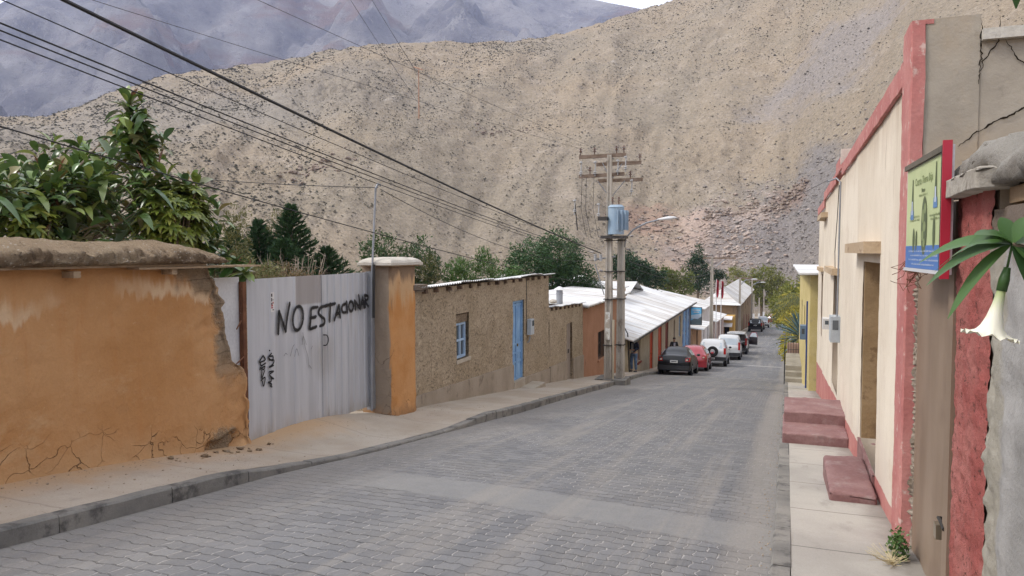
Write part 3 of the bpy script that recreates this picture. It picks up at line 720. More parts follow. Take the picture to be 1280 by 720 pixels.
BIG= [[(0.737, 0.553), (0.752, 0.71), (0.766, 0.827)], [(0.766, 0.827), (0.829, 0.703), (0.899, 0.568)], [(0.899, 0.568), (0.939, 0.741), (0.999, 0.915)], [(1.308, 0.697), (1.284, 0.628), (1.241, 0.575), (1.187, 0.549), (1.133, 0.555), (1.091, 0.59), (1.067, 0.648), (1.067, 0.718), (1.09, 0.785), (1.132, 0.838), (1.185, 0.865), (1.239, 0.861), (1.283, 0.827), (1.308, 0.768), (1.308, 0.697)], [(1.668, 0.821), (1.568, 0.822), (1.512, 0.804), (1.497, 0.677), (1.469, 0.544), (1.546, 0.54), (1.63, 0.549)], [(1.497, 0.686), (1.565, 0.685), (1.621, 0.691)], [(1.894, 0.823), (1.789, 0.818), (1.718, 0.788), (1.698, 0.729), (1.77, 0.68), (1.85, 0.633), (1.835, 0.569), (1.735, 0.552)], [(1.887, 0.828), (2.003, 0.833), (2.139, 0.841)], [(2.01, 0.838), (1.998, 0.723), (1.988, 0.599)], [(2.117, 0.606), (2.188, 0.708), (2.249, 0.803)], [(2.249, 0.803), (2.265, 0.72), (2.277, 0.632)], [(2.163, 0.683), (2.268, 0.693)], [(2.431, 0.815), (2.359, 0.801), (2.329, 0.752), (2.357, 0.699), (2.435, 0.689)], [(2.475, 0.841), (2.484, 0.759), (2.493, 0.688)], [(2.669, 0.765), (2.662, 0.732), (2.643, 0.708), (2.615, 0.695), (2.586, 0.697), (2.559, 0.714), (2.541, 0.741), (2.536, 0.774), (2.543, 0.806), (2.562, 0.83), (2.589, 0.843), (2.619, 0.841), (2.645, 0.825), (2.663, 0.798), (2.669, 0.765)], [(2.732, 0.713), (2.726, 0.779), (2.716, 0.841)], [(2.716, 0.841), (2.791, 0.785), (2.856, 0.728)], [(2.856, 0.728), (2.858, 0.828), (2.844, 0.92)], [(2.887, 0.711), (2.928, 0.804), (2.968, 0.875)], [(2.968, 0.875), (2.995, 0.8), (3.009, 0.725)], [(2.919, 0.782), (2.998, 0.784)], [(3.045, 0.734), (3.039, 0.836), (3.033, 0.914)], [(3.033, 0.914), (3.129, 0.893), (3.12, 0.846), (3.047, 0.823)], [(3.047, 0.823), (3.086, 0.774), (3.134, 0.732)]]
TAG= [[(0.412, 0.309), (0.458, 0.248), (0.342, 0.233), (0.377, 0.276), (0.415, 0.3)], [(0.356, 0.227), (0.375, 0.185), (0.463, 0.205)], [(0.347, 0.145), (0.444, 0.168), (0.424, 0.131), (0.358, 0.166)], [(0.384, 0.133), (0.38, 0.079), (0.384, 0.028), (0.438, 0.112)], [(0.367, 0.002), (0.445, 0.027), (0.415, -0.077), (0.389, -0.014)], [(0.584, 0.311), (0.524, 0.264), (0.609, 0.218), (0.614, 0.273), (0.541, 0.275)], [(0.54, 0.234), (0.632, 0.219), (0.611, 0.171), (0.53, 0.14), (0.622, 0.152)], [(0.53, 0.085), (0.623, 0.077), (0.535, 0.046), (0.624, -0.02), (0.559, 0.008)], [(0.562, 0.008), (0.567, -0.044), (0.505, -0.044), (0.576, -0.08), (0.552, -0.1)], [(0.54, 0.355), (0.548, 0.35)], [(0.572, -0.112), (0.579, -0.116)]]
spray = paintmat('black_spray', (.012, .012, .014), .6)
ribbon(BIG, .072, spray, 'sprayed_words', fg, .020, gate)
ribbon(TAG, .026, paintmat('black_marker', (.01, .01, .012), .3), 'scribbled_tag', fg, .018, gate)
ribbon([[(.86, .24), (.9, .27), (.93, .25)], [(1.0, .22), (1.06, .33), (1.1, .36)], [(1.1, .2), (1.15, .3), (1.2, .2)], [(1.28, .34), (1.31, .45), (1.38, .33)], [(1.3, .5), (1.35, .3), (1.42, .15), (1.44, 0)], [(1.5, .25), (1.53, .29)], [(1.45, .03), (1.5, -.02)]], .011, paintmat('faint_marker', (.16, .16, .17), .4), 'faint_scratches', fg, .017, gate)
st = MB(); fg.hexa(st, .60, .67, .008, .0145, .835, 1.085); sto = st.build('sticker', flat('sticker_white', (.7, .68, .66), .5), gate)
sink = flat('sticker_ink', (.05, .03, .035), .5); sred = flat('sticker_red', (.35, .04, .04), .5)
for a, b, c_, d in ((.604, .632, 1.03, 1.07), (.604, .625, .97, 1.015), (.636, .65, .98, 1.0), (.604, .63, .93, .955), (.63, .66, .855, .868)): m = MB(); fg.hexa(m, a, b, .0147, .0155, c_, d); m.build('dark_mark', sink, sto)
for a, b, c_, d in ((.604, .64, .905, .93), (.604, .626, .88, .9), (.635, .655, .94, .965), (.628, .645, .88, .895)): m = MB(); fg.hexa(m, a, b, .0147, .0155, c_, d); m.build('red_mark', sred, sto)
# tall thin pipe by the gate
pipe = thing('service_pipe', (-6.2, 10.3, -.95), 'thin grey metal pipe standing tall beside the gate pillar', 'pipe')
MB().tube([(-6.24, 10.25, -.95), (-6.22, 10.24, 1.0), (-6.16, 10.3, 2.62)], .017, 8).build('tube', gst, pipe)
MB().tube([(-6.16, 10.3, 2.6), (-6.14, 10.34, 2.68), (-6.10, 10.36, 2.65)], .02, 6).build('bent_top', gst, pipe)
MB().tube([(-6.17, 10.24, 1.4), (-6.18, 10.24, .55)], .02, 6).build('conduit', flat('black_plastic', (.02, .02, .02), .6), pipe)

# ============================================================ gate pillar
pl = thing('gate_pillar', (-6.2, 10.85, -1.0), 'square adobe pillar, ochre towards the street, under a pale rounded cap', 'pillar')
m = MB()
def pil(u, v):
    # around: 0-.4 near side, .4-1 street side
    zz = -1.35 + (1.37+1.35)*v
    if u < .42: q = u/.42; x = -6.5+.54*q; y = 10.42
    elif u < .9: q = (u-.42)/.48; x = -5.96; y = 10.42+.84*q
    else: q = (u-.9)/.1; x = -5.96-.3*q; y = 11.26
    e = min(1, abs(u-.42)*14)*min(1, abs(u-.9)*14)
    d = .018*noise.fractal(Vector((x*3, y*3, zz*2)), 1, 2, 4) - .022*(1-e) + (.02*max(0, min(1, (-.75-zz)/.35)) + .03*noise.noise(Vector((y*6, zz*6, 3)))*max(0, min(1, (-.6-zz)/.4)))
    return (x+d*(1 if u >= .40 else .2), y-d*(1 if u < .44 else -.3 if u > .88 else 0), zz)
m.grid(pil, 80, 70)
k = NT('pillar_plaster', .93, 0, .15); X = k.xyz(); Nn = k.xyz(k.n('ShaderNodeNewGeometry').outputs['Normal'])
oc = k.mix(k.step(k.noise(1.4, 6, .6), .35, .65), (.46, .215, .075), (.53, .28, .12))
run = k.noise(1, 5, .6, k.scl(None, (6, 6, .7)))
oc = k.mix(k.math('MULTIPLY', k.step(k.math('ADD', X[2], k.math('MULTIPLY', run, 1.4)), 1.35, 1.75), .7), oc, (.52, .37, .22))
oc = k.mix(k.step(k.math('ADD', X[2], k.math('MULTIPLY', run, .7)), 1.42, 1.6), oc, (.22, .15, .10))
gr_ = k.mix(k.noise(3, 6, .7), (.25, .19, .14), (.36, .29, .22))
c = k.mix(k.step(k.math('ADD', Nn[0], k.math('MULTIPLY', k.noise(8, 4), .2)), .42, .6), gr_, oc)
low = k.step(k.math('ADD', X[2], k.math('MULTIPLY', k.noise(4, 5, .7), .5)), -.62, -.85)
c = k.mix(low, c, k.mix(k.noise(14, 5, .7), (.26, .13, .055), (.42, .24, .12)))
cr = k.voro(2.4, 'DISTANCE_TO_EDGE', k.vec('ADD', k.pos, k.vec('MULTIPLY', k.noisec(2, 5), (.8, .8, .8))))
crm = k.math('MULTIPLY', k.step(cr, .014, .004), k.step(k.noise(1.2), .5, .62)); c = k.mix(crm, c, (.08, .045, .025))
k.col(c); k.bump(k.math('SUBTRACT', k.math('ADD', k.noise(7, 5), k.math('MULTIPLY', k.noise(30, 4, .7), .5)), crm), .8, .02)
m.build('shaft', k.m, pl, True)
m = MB()
def cap(u, v):
    x = -6.50 + .63*u; y = 10.27+1.07*v; e = min(u, 1-u, .22)/.22; f = min(v, 1-v, .16)/.16
    return (x, y, 1.425 + .085*min(e, f)**.5 + .012*noise.noise(Vector((x*5, y*5, 0))))
m.grid(cap, 20, 30); b0 = m.v[:]; 
m.box(-6.50, -5.87, 10.27, 11.34, 1.385, 1.425)
m.f = [f[::-1] if i < 600 else f for i, f in enumerate(m.f)]
m.build('cap', surf('cap_cement', (.46, .42, .36), (.56, .52, .45), 2, (.3, .25, .19), 7, (.6, .75), bump=.5, bs=25), pl)
m = MB().box(-6.46, -5.91, 10.32, 11.3, 1.365, 1.384); m.build('cap_board', wood, pl)

# ============================================================ brown adobe house
fh = Fr((-6.1, 11.38), (-6.39, 20.1))
zg = lambda u: g(fh.y(u))-.25
def earthwall(name, c1, c2, c3, straw=True, s=1.4):
    k = NT(name, .95, 0, .1)
    c = k.mix(k.step(k.noise(s, 6, .6), .35, .65), c1, c2)
    c = k.mix(k.math('MULTIPLY', k.step(k.noise(1, 5, .6, k.scl(None, (5, 5, .6))), .55, .75), .4), c, c3)
    if straw:
        v1 = k.noise(1, 4, .8, k.vec('ADD', k.scl(None, (12, 12, 22)), k.vec('MULTIPLY', k.noisec(2.5, 3), (10, 10, 10))))
        c = k.mix(k.math('MULTIPLY', k.step(v1, .53, .60), .85), c, tuple(x*.42 for x in c1))
        c = k.mix(k.math('MULTIPLY', k.step(v1, .44, .36), .5), c, tuple(min(.8, x*1.5) for x in c2))
        k.bump(v1, 1, .035)
    else: k.bump(k.noise(24, 5, .7), .6, .015)
    k.col(c); return k.m
mudw = earthwall('straw_mud_plaster', (.36, .285, .195), (.43, .345, .245), (.28, .215, .15))
house = thing('adobe_house', fh.p(4.3, 0, -1.8), 'low brown mud house with blue door and window and a thin tin roof edge', 'house')
ops = [(1.95, 2.60, -.56, .36), (5.47, 6.36, -1.62, .39)]
m = MB(); roughwall(m, fh, 0, 8.72, zg, .93, ops, 0, .28, 150, 46, .022, 1)
weld(m.build('wall', mudw, house, True))
# solid body behind
m = MB(); fh.hexa(m, 0, 8.72, -5.5, -.34, zg, .45); m.build('rear_body', mudw, house)
plm = surf('cement_plinth', (.28, .23, .175), (.36, .30, .235), 1.5, (.2, .16, .12), 5, (.55, .7), bump=.4, bs=25, stretch=(1, 1, .6))
m = MB(); ptop = lambda u: -.93-.042*u
fh.wall(m, .02, 5.44, -.02, .045, zg, lambda u: ptop(u)-.0, step=.4); m.build('plinth', plm, house)
m = MB(); fh.wall(m, 6.4, 8.72, -.02, .045, zg, lambda u: -1.62-.05*(u-6.4), step=.4); m.build('plinth', plm, house)
bluep = surf('blue_paint', (.17, .31, .52), (.24, .40, .60), 2.5, (.40, .42, .42), 14, (.64, .74), rough=.6, bump=.25, bs=40, bd=.004)
bluep2 = surf('pale_blue_paint', (.30, .42, .58), (.38, .50, .64), 3, (.5, .5, .5), 14, (.62, .74), rough=.6, bump=.25, bs=40, bd=.004)
glass = glassy('window_glass', (.05, .06, .07))
def window(fr, u0, u1, z0, z1, v, mat, parent, nx=2, nz=2, fwid=.05, glassm=None):
    w_ = MB(); d = .05
    fr.hexa(w_, u0, u0+fwid, v, v+d, z0, z1); fr.hexa(w_, u1-fwid, u1, v, v+d, z0, z1)
    fr.hexa(w_, u0+fwid, u1-fwid, v, v+d, z0, z0+fwid); fr.hexa(w_, u0+fwid, u1-fwid, v, v+d, z1-fwid, z1)
    for i in range(1, nx): a = u0+(u1-u0)*i/nx; fr.hexa(w_, a-fwid*.45, a+fwid*.45, v+.002, v+d-.004, z0+fwid, z1-fwid)
    for i in range(1, nz): a = z0+(z1-z0)*i/nz; fr.hexa(w_, u0+fwid, u1-fwid, v+.004, v+d-.008, a-fwid*.4, a+fwid*.4)
    o = w_.build('window', mat, parent)
    p_ = MB(); fr.hexa(p_, u0+fwid*.5, u1-fwid*.5, v+.008, v+.014, z0+fwid*.5, z1-fwid*.5); p_.build('pane', glassm or glass, o); return o
window(fh, 2.0, 2.55, -.55, .17, -.10, bluep2, house)
m = MB(); fh.hexa(m, 1.95, 2.6, -.25, -.03, .17, .34); m.build('lintel_fill', earthwall('dark_mud', (.2, .15, .1), (.25, .19, .13), (.14, .1, .07)), house)
m = MB(); fh.hexa(m, 1.92, 2.66, -.1, .03, -.64, -.565); m.build('window_sill', surf('sill_plaster', (.38, .33, .26), (.46, .4, .32)), house)
def paneldoor(fr, u0, u1, z0, z1, v, mat, parent, leaves=2, frame=.05, rows=(.0, .30, .36, .96)):
    d_ = MB(); fr.hexa(d_, u0+frame, u1-frame, v, v+.03, z0, z1-frame)
    wl = (u1-u0-2*frame)/leaves
    for l in range(leaves):
        a = u0+frame+wl*l; H_ = z1-frame-z0
        fr.hexa(d_, a, a+.035, v+.031, v+.05, z0, z1-frame); fr.hexa(d_, a+wl-.035, a+wl-.004, v+.031, v+.05, z0, z1-frame)
        for q in (0, .22, .34, .45, .96): fr.hexa(d_, a+.035, a+wl-.035, v+.031, v+.047, z0+H_*q, z0+H_*q+.05)
        for q0, q1 in ((.26, .32), (.5, .93), (.05, .2)): fr.hexa(d_, a+.09, a+wl-.09, v+.031, v+.04, z0+H_*q0+.03, z0+H_*q1)
    do = d_.build('door', mat, parent)
    f_ = MB(); fr.hexa(f_, u0, u0+frame, v-.02, v+.07, z0, z1); fr.hexa(f_, u1-frame, u1, v-.02, v+.07, z0, z1); fr.hexa(f_, u0+frame, u1-frame, v-.02, v+.07, z1-frame, z1)
    f_.build('door_frame', mat, do)
    h_ = MB(); um = (u0+u1)/2+.03; fr.hexa(h_, um, um+.03, v+.05, v+.08, z0+(z1-z0)*.42, z0+(z1-z0)*.42+.07); h_.build('door_knob', flat('brass', (.3, .2, .08), .4, .8), do)
    return do
paneldoor(fh, 5.47, 6.36, -1.6, .385, -.10, bluep, house)
m = MB(); fh.hexa(m, 5.47, 6.36, -.1, .05, lambda u: zg(u), -1.6); fh.hexa(m, 5.42, 6.95, .05, .42, lambda u: g(fh.y(u)), lambda u: -1.80); m.build('door_step', surf('step_cement', (.33, .28, .22), (.41, .36, .29), 3, bump=.4), house)
# tin roof edge with poles under it
tin = surf('weathered_tin', (.50, .50, .50), (.62, .62, .61), 2, (.34, .28, .23), 7, (.58, .72), rough=.55, metal=.15, bump=.2, bs=12)
m = MB(); NQ = 220
def rf(u, v):
    U = -.18+9.05*u; st_ = .02*math.floor(U/1.9 % 2)
    return fh.p(U, .14-2.6*v + .03*noise.noise(Vector((U*1.3, 0, 0)))*(1-v), .985 - .03*noise.noise(Vector((U*.8, 3, 0))) + .013*math.sin(U*2*math.pi/.11)*(1) + st_*1.2 - .35*v)
m.grid(rf, 560, 6); m.v += [tuple(Vector(p)-Vector((0, 0, .006))) for p in m.v]; m.build('tin_roof', tin, house)
dwood = surf('dark_wood', (.09, .06, .04), (.15, .1, .07))
for i in range(16):
    m = MB(); u = .3+i*.56+rnd.random()*.1; fh.hexa(m, u, u+.06+.03*rnd.random(), -.2, .05+.05*rnd.random(), .85+.02*rnd.random(), .93); m.build('rafter_end', dwood, house)
m = MB(); fh.hexa(m, -.25, .25, -.15, .1, .90, .925); fh.hexa(m, -.2, .35, -.1, .13, .94, 1.03); m.build('corner_boards', surf('rotten_board', (.12, .09, .07), (.2, .16, .12)), house)
# meter cabinet on the wall
mc = thing('meter_box', fh.p(6.85, .1, -.5), 'small grey meter box on the mud wall beside the blue door', 'meter box')
m = MB(); fh.hexa(m, 6.55, 6.85, .03, .13, -.54, -.14); m.build('case', surf('grey_enamel', (.36, .4, .43), (.45, .49, .52), 3, rough=.5, bump=.05), mc)
m = MB(); fh.hexa(m, 6.68, 6.82, .131, .138, -.32, -.18); m.build('dial_window', glass, mc)
m = MB().tube([fh.p(6.65, .08, -.58), fh.p(6.62, .06, -.72), fh.p(6.6, .02, -.74)], .02, 6); m.build('conduit', gst, mc)
m = MB().tube([fh.p(6.5, .03, -.15), fh.p(6.5, .03, .9)], .008, 5); m.build('wire', flat('black_wire', (.02, .02, .02), .7), mc)

# lower annex with a wooden door
fa = Fr((-6.39, 20.12), (-6.56, 24.45))
za = lambda u: g(fa.y(u))-.25; atop = lambda u: .0-.035*u
ann = thing('adobe_annex', fa.p(2.1, 0, -2.4), 'lower mud annex with a grey plank door, stepped down beside the taller brown house', 'house')
m = MB(); roughwall(m, fa, 0, 4.33, za, atop, [(2.05, 2.82, -2.5, -.66)], 0, .22, 70, 34, .022, 5); weld(m.build('wall', mudw, ann, True))
m = MB(); fa.hexa(m, 0, 4.33, -4.5, -.26, za, lambda u: atop(u)-.4); m.build('rear_body', mudw, ann)
for a_, b_ in ((.02, 2.0), (2.88, 4.33)): m = MB(); fa.wall(m, a_, b_, -.02, .045, za, lambda u: -1.70-.05*u, step=.5); m.build('plinth', plm, ann)
oldw = surf('grey_planks', (.26, .21, .17), (.34, .29, .24), 3, (.15, .12, .09), 14, (.55, .7), bump=.5, bs=20, bd=.006, stretch=(1, 6, .15))
m = MB()
for i in range(5): a = 2.05+.154*i; fa.hexa(m, a+.003, a+.15, -.10, -.07-.004*(i % 2), -2.5, -.67)
d_ = m.build('door', oldw, ann); m = MB(); fa.hexa(m, 2.5, 2.54, -.07, -.04, -1.62, -1.5); m.build('latch', flat('latch_iron', (.05, .04, .04), .5), d_)
m = MB()
m.grid(lambda u, v: fa.p(-.05+4.5*u, .10-2.2*v+.02*noise.noise(Vector((u*20, 0, 0))), atop(4.33*u)+.035+.014*math.sin(u*4.5*2*math.pi/.13)+.03*noise.noise(Vector((u*6, 0, 0)))-.3*v), 260, 4); m.build('tin_roof', tin, ann)
for i in range(8): m = MB(); u = .2+i*.5; fa.hexa(m, u, u+.07, -.1, .05, atop(u)-.09, atop(u)+.0); m.build('rafter_end', dwood, ann)
m = MB().blob(fa.p(1.0, -.15, .12), (.12, .12, .07), 2, .2); m.build('roof_stone', surf('stone', (.4, .36, .3), (.5, .46, .4)), ann)
cp = thing('stove_pipe', fa.p(3.1, -.5, .0), 'short grey stove pipe with a conical cap rising from the annex roof', 'chimney')
m = MB().tube([fa.p(3.1, -.5, -.1), fa.p(3.1, -.5, .34)], .105, 14); m.tube([fa.p(3.1, -.5, .22), fa.p(3.1, -.5, .25)], .12, 14); m.build('pipe', gst, cp)
m = MB().tube([fa.p(3.1, -.5, .38), fa.p(3.1, -.5, .47)], [.19, .03], 14); m.build('cap', surf('cap_white', (.6, .6, .6), (.7, .7, .7)), cp)

# ============================================================ terracotta house and the long row
ft_ = Fr((-6.6, 24.5), (-6.98, 33.4))
zt2 = lambda u: g(ft_.y(u))-.25
tc = thing('terracotta_house', ft_.p(4, 0, -3.2), 'reddish brown rendered house with a barred dark window behind the utility poles', 'house')
terr = surf('terracotta_render', (.30, .15, .085), (.36, .185, .11), 1.2, (.22, .11, .065), 4, (.6, .75), bump=.35, bs=20)
m = MB(); ft_.wall(m, 0, 8.9, -.25, 0, zt2, -.30, [(2.75, 4.1, -2.5, -1.45)], step=1.5); m.build('wall', terr, tc)
m = MB(); ft_.hexa(m, 0, 8.9, -5, -.30, zt2, -.35); m.build('rear_body', terr, tc)
window(ft_, 2.75, 4.1, -2.5, -1.45, -.2, surf('brown_frame', (.10, .06, .045), (.15, .09, .06)), tc, 3, 2, .07, glassy('dark_pane', (.015, .015, .018)))
m = MB()
for i in range(7): u = 2.85+.19*i; m.tube([ft_.p(u, .02, -2.48), ft_.p(u, .02, -1.47)], .013, 5)
m.build('window_bars', flat('bar_iron', (.03, .025, .02), .6), tc)
m = MB(); ft_.hexa(m, 2.7, 4.15, .0, .05, -2.58, -2.505); m.build('window_sill', terr, tc)
def tinroof(fr, u0, u1, v0, z0, v1, z1, mat, parent, name='roof', pitch=.26, amp=.016, th=.05, sag=.02):
    m = MB(); N = int((u1-u0)/pitch*4)
    def f(a, b): U = u0+(u1-u0)*a; return fr.p(U, v0+(v1-v0)*b, z0+(z1-z0)*b+amp*math.sin(2*math.pi*U/pitch)+sag*noise.noise(Vector((U*.5, b*2, 1))))
    m.grid(f, N, 8); o = len(m.v); nv = 9; m.v += [(x, y, z-th) for x, y, z in m.v[:o]]
    for i in range(N): 
        for j in (0, nv-1): a = i*nv+j; m.f.append((a, a+nv, a+nv+o, a+o) if j else (a+nv, a, a+o, a+nv+o))
    for j in range(nv-1):
        for i in (0, N): a = i*nv+j; m.f.append((a, a+1, a+1+o, a+o) if i == 0 else (a+1, a, a+o, a+1+o))
    m.f += [tuple(x+o for x in f_)[::-1] for f_ in m.f[:N*(nv-1)]]
    return m.build(name, mat, parent)
k = NT('pale_roof_sheet', .5, .1, .3); X = k.xyz()
c = k.mix(k.step(k.noise(.6, 5, .6, k.scl(None, (.4, 1.4, 1))), .35, .65), (.60, .60, .59), (.70, .70, .69))
c = k.mix(k.math('MULTIPLY', k.step(k.noise(.9, 5, .7, k.scl(None, (.25, 2.2, 1))), .48, .64), .7), c, (.40, .33, .27))
c = k.mix(k.math('MULTIPLY', k.step(k.math('ABSOLUTE', k.math('SUBTRACT', k.math('FRACT', k.math('DIVIDE', X[1], 1.9)), .5)), .03, .012), .75), c, (.17, .15, .13))
wn2 = k.n('ShaderNodeTexWhiteNoise'); k.put(wn2.inputs[0], k.comb(k.math('FLOOR', k.math('ADD', k.math('DIVIDE', X[1], 1.9), .5)), k.math('FLOOR', k.math('DIVIDE', X[0], 2.1)), 0)); c = k.mix(k.math('MULTIPLY', k.step(wn2.outputs[0], .55, .95), .4), c, (.42, .38, .33))
k.col(c); k.bump(k.noise(4, 4), .2, .02); proof = k.m
tinroof(ft_, -.05, 9.2, .22, -.24, -2.6, -.02, proof, tc)
for i in range(10): m = MB(); u = .3+i*.9; ft_.hexa(m, u, u+.08, -.1, .16, -.37, -.30); m.build('rafter_end', wood, tc)

fr_ = Fr((-7.05, 33.7), (-7.45, 61.5))
zr_ = lambda u: g(fr_.y(u))-.25
row = thing('row_house', fr_.p(12, 0, -4.8), 'long tan row house with tall red doors and a broad pale tin roof', 'house')
tanw = earthwall('tan_render', (.33, .27, .195), (.39, .325, .24), (.25, .2, .15), False)
rops = [(3.5, 4.3, -4.0, -2.72), (7.3, 8.5, -5.15, -2.78), (10.4, 11.9, -5.5, -2.7), (13.4, 14.8, -5.8, -2.65), (17.4, 18.1, -4.9, -3.1), (20.3, 21.5, -4.6, -3.05), (23.2, 23.9, -4.9, -3.0)]
m = MB(); fr_.wall(m, 0, 22.5, -.3, 0, zr_, -2.46, rops[:6], step=1.5); m.build('wall', tanw, row)
m = MB(); fr_.hexa(m, 0, 27.8, -7.2, -.32, zr_, -2.5); m.build('rear_body', tanw, row)
redp = surf('red_paint', (.42, .055, .02), (.50, .085, .03), 2, (.3, .05, .03), 8, (.6, .75), rough=.55, bump=.15)
dredp = surf('dark_red_paint', (.13, .02, .015), (.18, .03, .02), 2, rough=.55)
dark = flat('interior_shade', (.012, .011, .01), .9, spec=.1)  # near-black colour stands in for the shade inside openings
for (a, b, c_, d), mt_ in zip(rops[:4], (dredp, redp, redp, dredp)):
    if mt_ is dredp and a < 5: window(fr_, a, b, c_, d, -.15, dredp, row, 2, 3, .07)
    else: paneldoor(fr_, a, b, c_, d, -.12, mt_, row, 2, .07)
for a, b, c_, d in rops[4:6]: window(fr_, a, b, c_, d, -.15, (bluep if a > 19 else dredp), row, 2, 3, .07)
m = MB(); fr_.hexa(m, 3.4, 4.4, 0, .06, -4.12, -4.02); m.build('window_sill', dredp, row)
tinroof(fr_, -.35, 24.9, .45, -2.46, -4.2, -1.12, proof, row, pitch=.6, amp=.02)
tinroof(fr_, 24.95, 28.0, .35, -2.5, -4.2, -1.16, proof, row, pitch=.6, amp=.02)
m = MB(); fr_.hexa(m, -.38, 28, .44, .50, -2.58, -2.50)
m.build('gutter', flat('gutter_dark', (.05, .045, .04), .7), row)
# painted end with blue panels
m = MB(); fr_.wall(m, 22.5, 27.8, -.3, .02, zr_, -2.47, [], step=1.5)
k = NT('mural_paint', .8, 0, .2); X = k.xyz()
bnd = k.noise(1, 3, .5, k.scl(None, (1.6, 1.6, .5)))
c = k.mix(k.step(bnd, .46, .5), (.10, .20, .42), (.30, .36, .45)); c = k.mix(k.step(k.noise(1.9, 4, .7), .55, .6), c, (.06, .06, .09)); c = k.mix(k.step(k.noise(2.7, 3, .7), .6, .63), c, (.5, .47, .42))
k.col(c); m.build('painted_mural', k.m, row)
for u in (22.9, 24.7, 26.4):
    m = MB(); fr_.hexa(m, u, u+.75, .02, .06, zr_, -2.9); m.build('door', bluep, row)
m = MB().tube([fr_.p(.2, .2, -4.0), fr_.p(.25, .1, -2.2), fr_.p(3.5, -1.6, -.6)], .03, 5); m.build('roof_cable', flat('cable_dark', (.03, .03, .03), .7), row)

# ---- smaller houses further down
def boxhouse(name, label, A, B, depth, top, mat, roofm, ops=(), over=.3, rise=.6, pitch=.6, doorm=None, shedback=True, pth=None):
    f = Fr(A, B); zz = lambda u: g(f.y(u))-.3
    t = thing(name, f.p(f.L/2, 0, g(f.y(f.L/2))), label, 'house')
    m = MB(); f.wall(m, 0, f.L, -.3, 0, zz, top, ops, step=4); m.build('wall', mat, t)
    m = MB(); f.hexa(m, 0, f.L, -depth, -.33, zz, top-.02); m.build('rear_body', mat, t)
    for o in ops:
        if o[2] < g(f.y(o[0]))+.3: m = MB(); f.hexa(m, o[0], o[1], -.2, -.12, zz, o[3]); m.build('door', doorm or dark, t)  # without a door material, a near-black slab stands for the shaded doorway
        else: window(f, *o[:4], -.2, doorm or dredp, t, 2, 2, .08)
    tinroof(f, -.2, f.L+.2, over, top+.02, -depth-.2, top+rise, roofm, t, pitch=pitch, amp=.02)
    return f, t
peach = surf('peach_render', (.46, .27, .16), (.52, .33, .20), 1)
white = surf('white_render', (.56, .54, .52), (.66, .64, .62), 1, (.4, .36, .32), 3, (.6, .75))
pinkish = surf('pinkish_render', (.40, .31, .28), (.48, .39, .35), 1, (.3, .24, .2), 3, (.6, .75))
brownw = earthwall('brown_adobe', (.22, .165, .11), (.28, .215, .15), (.16, .12, .08), False, .5)
yell = surf('amber_render', (.46, .27, .07), (.54, .34, .11), 1, (.3, .2, .1), 3, (.6, .72))
boxhouse('peach_house', 'small peach painted house with a dark doorway under a low tin awning', (-7.3, 61.9), (-7.3, 68.6), 3.2, -4.75, peach, proof, [(2.6, 3.9, -6.9, -5.1)], over=.9, rise=.5)
boxhouse('white_house', 'white house with a wide white tin roof behind the blue sign', (-7.35, 69.0), (-7.35, 78), 5.5, -3.6, white, proof, [(1.6, 2.6, -6.9, -5.0), (5.2, 6.2, -7.2, -5.2)], rise=1.3)
boxhouse('pinkish_house', 'pale pinkish house with dark doors, between white house and amber shopfront', (-7.1, 78.4), (-6.9, 88), 5, -5.6, pinkish, proof, [(1.0, 2.1, -7.8, -5.9), (3.8, 4.9, -8, -6), (6.8, 7.9, -8.2, -6)], over=.3, rise=1.2, doorm=dredp)
# two-storey adobe with gable
fb = Fr((-5.75, 92), (-5.9, 131)); t = thing('two_storey_house', (-7.5, 110, -9.5), 'tall brown adobe house with a pale gabled roof at the end of the left row', 'house')
zz = lambda u: g(fb.y(u))-.3
m = MB(); fb.wall(m, 0, 39, -.4, 0, zz, -4.5, [(a, a+1.1, -6.7, -5.3) for a in (3, 8, 14, 20, 27, 33)] , step=5); fb.hexa(m, 0, 39, -4.0, -.42, zz, -4.52)
m.add([fb.p(39, 0, -4.5), fb.p(39, -4, -4.5), fb.p(39, -2, -3.1)], [(0, 1, 2)]); m.build('wall', brownw, t)
for a in (3, 8, 14, 20, 27, 33): window(fb, a, a+1.1, -6.7, -5.3, -.3, dredp, t, 2, 2, .1)
for a in (5.5, 17, 24, 30): m = MB(); fb.hexa(m, a, a+1.1, .0, .04, zz, lambda u: g(fb.y(u))+2.2); m.build('door', dredp, t)
tinroof(fb, 3.2, 39.5, .5, -4.75, -2.0, -3.0, proof, t, pitch=.8); tinroof(fb, 3.2, 39.5, -4.5, -4.75, -2.0, -3.0, proof, t, pitch=.8)
MB().add([fb.p(-.5, .5, -4.75), fb.p(-.5, -4.5, -4.75), fb.p(3.2, -2.0, -3.0), fb.p(3.2, .5, -4.75), fb.p(3.2, -4.5, -4.75)], [(0, 2, 1), (0, 3, 2), (1, 2, 4)]).build('roof', proof, t)
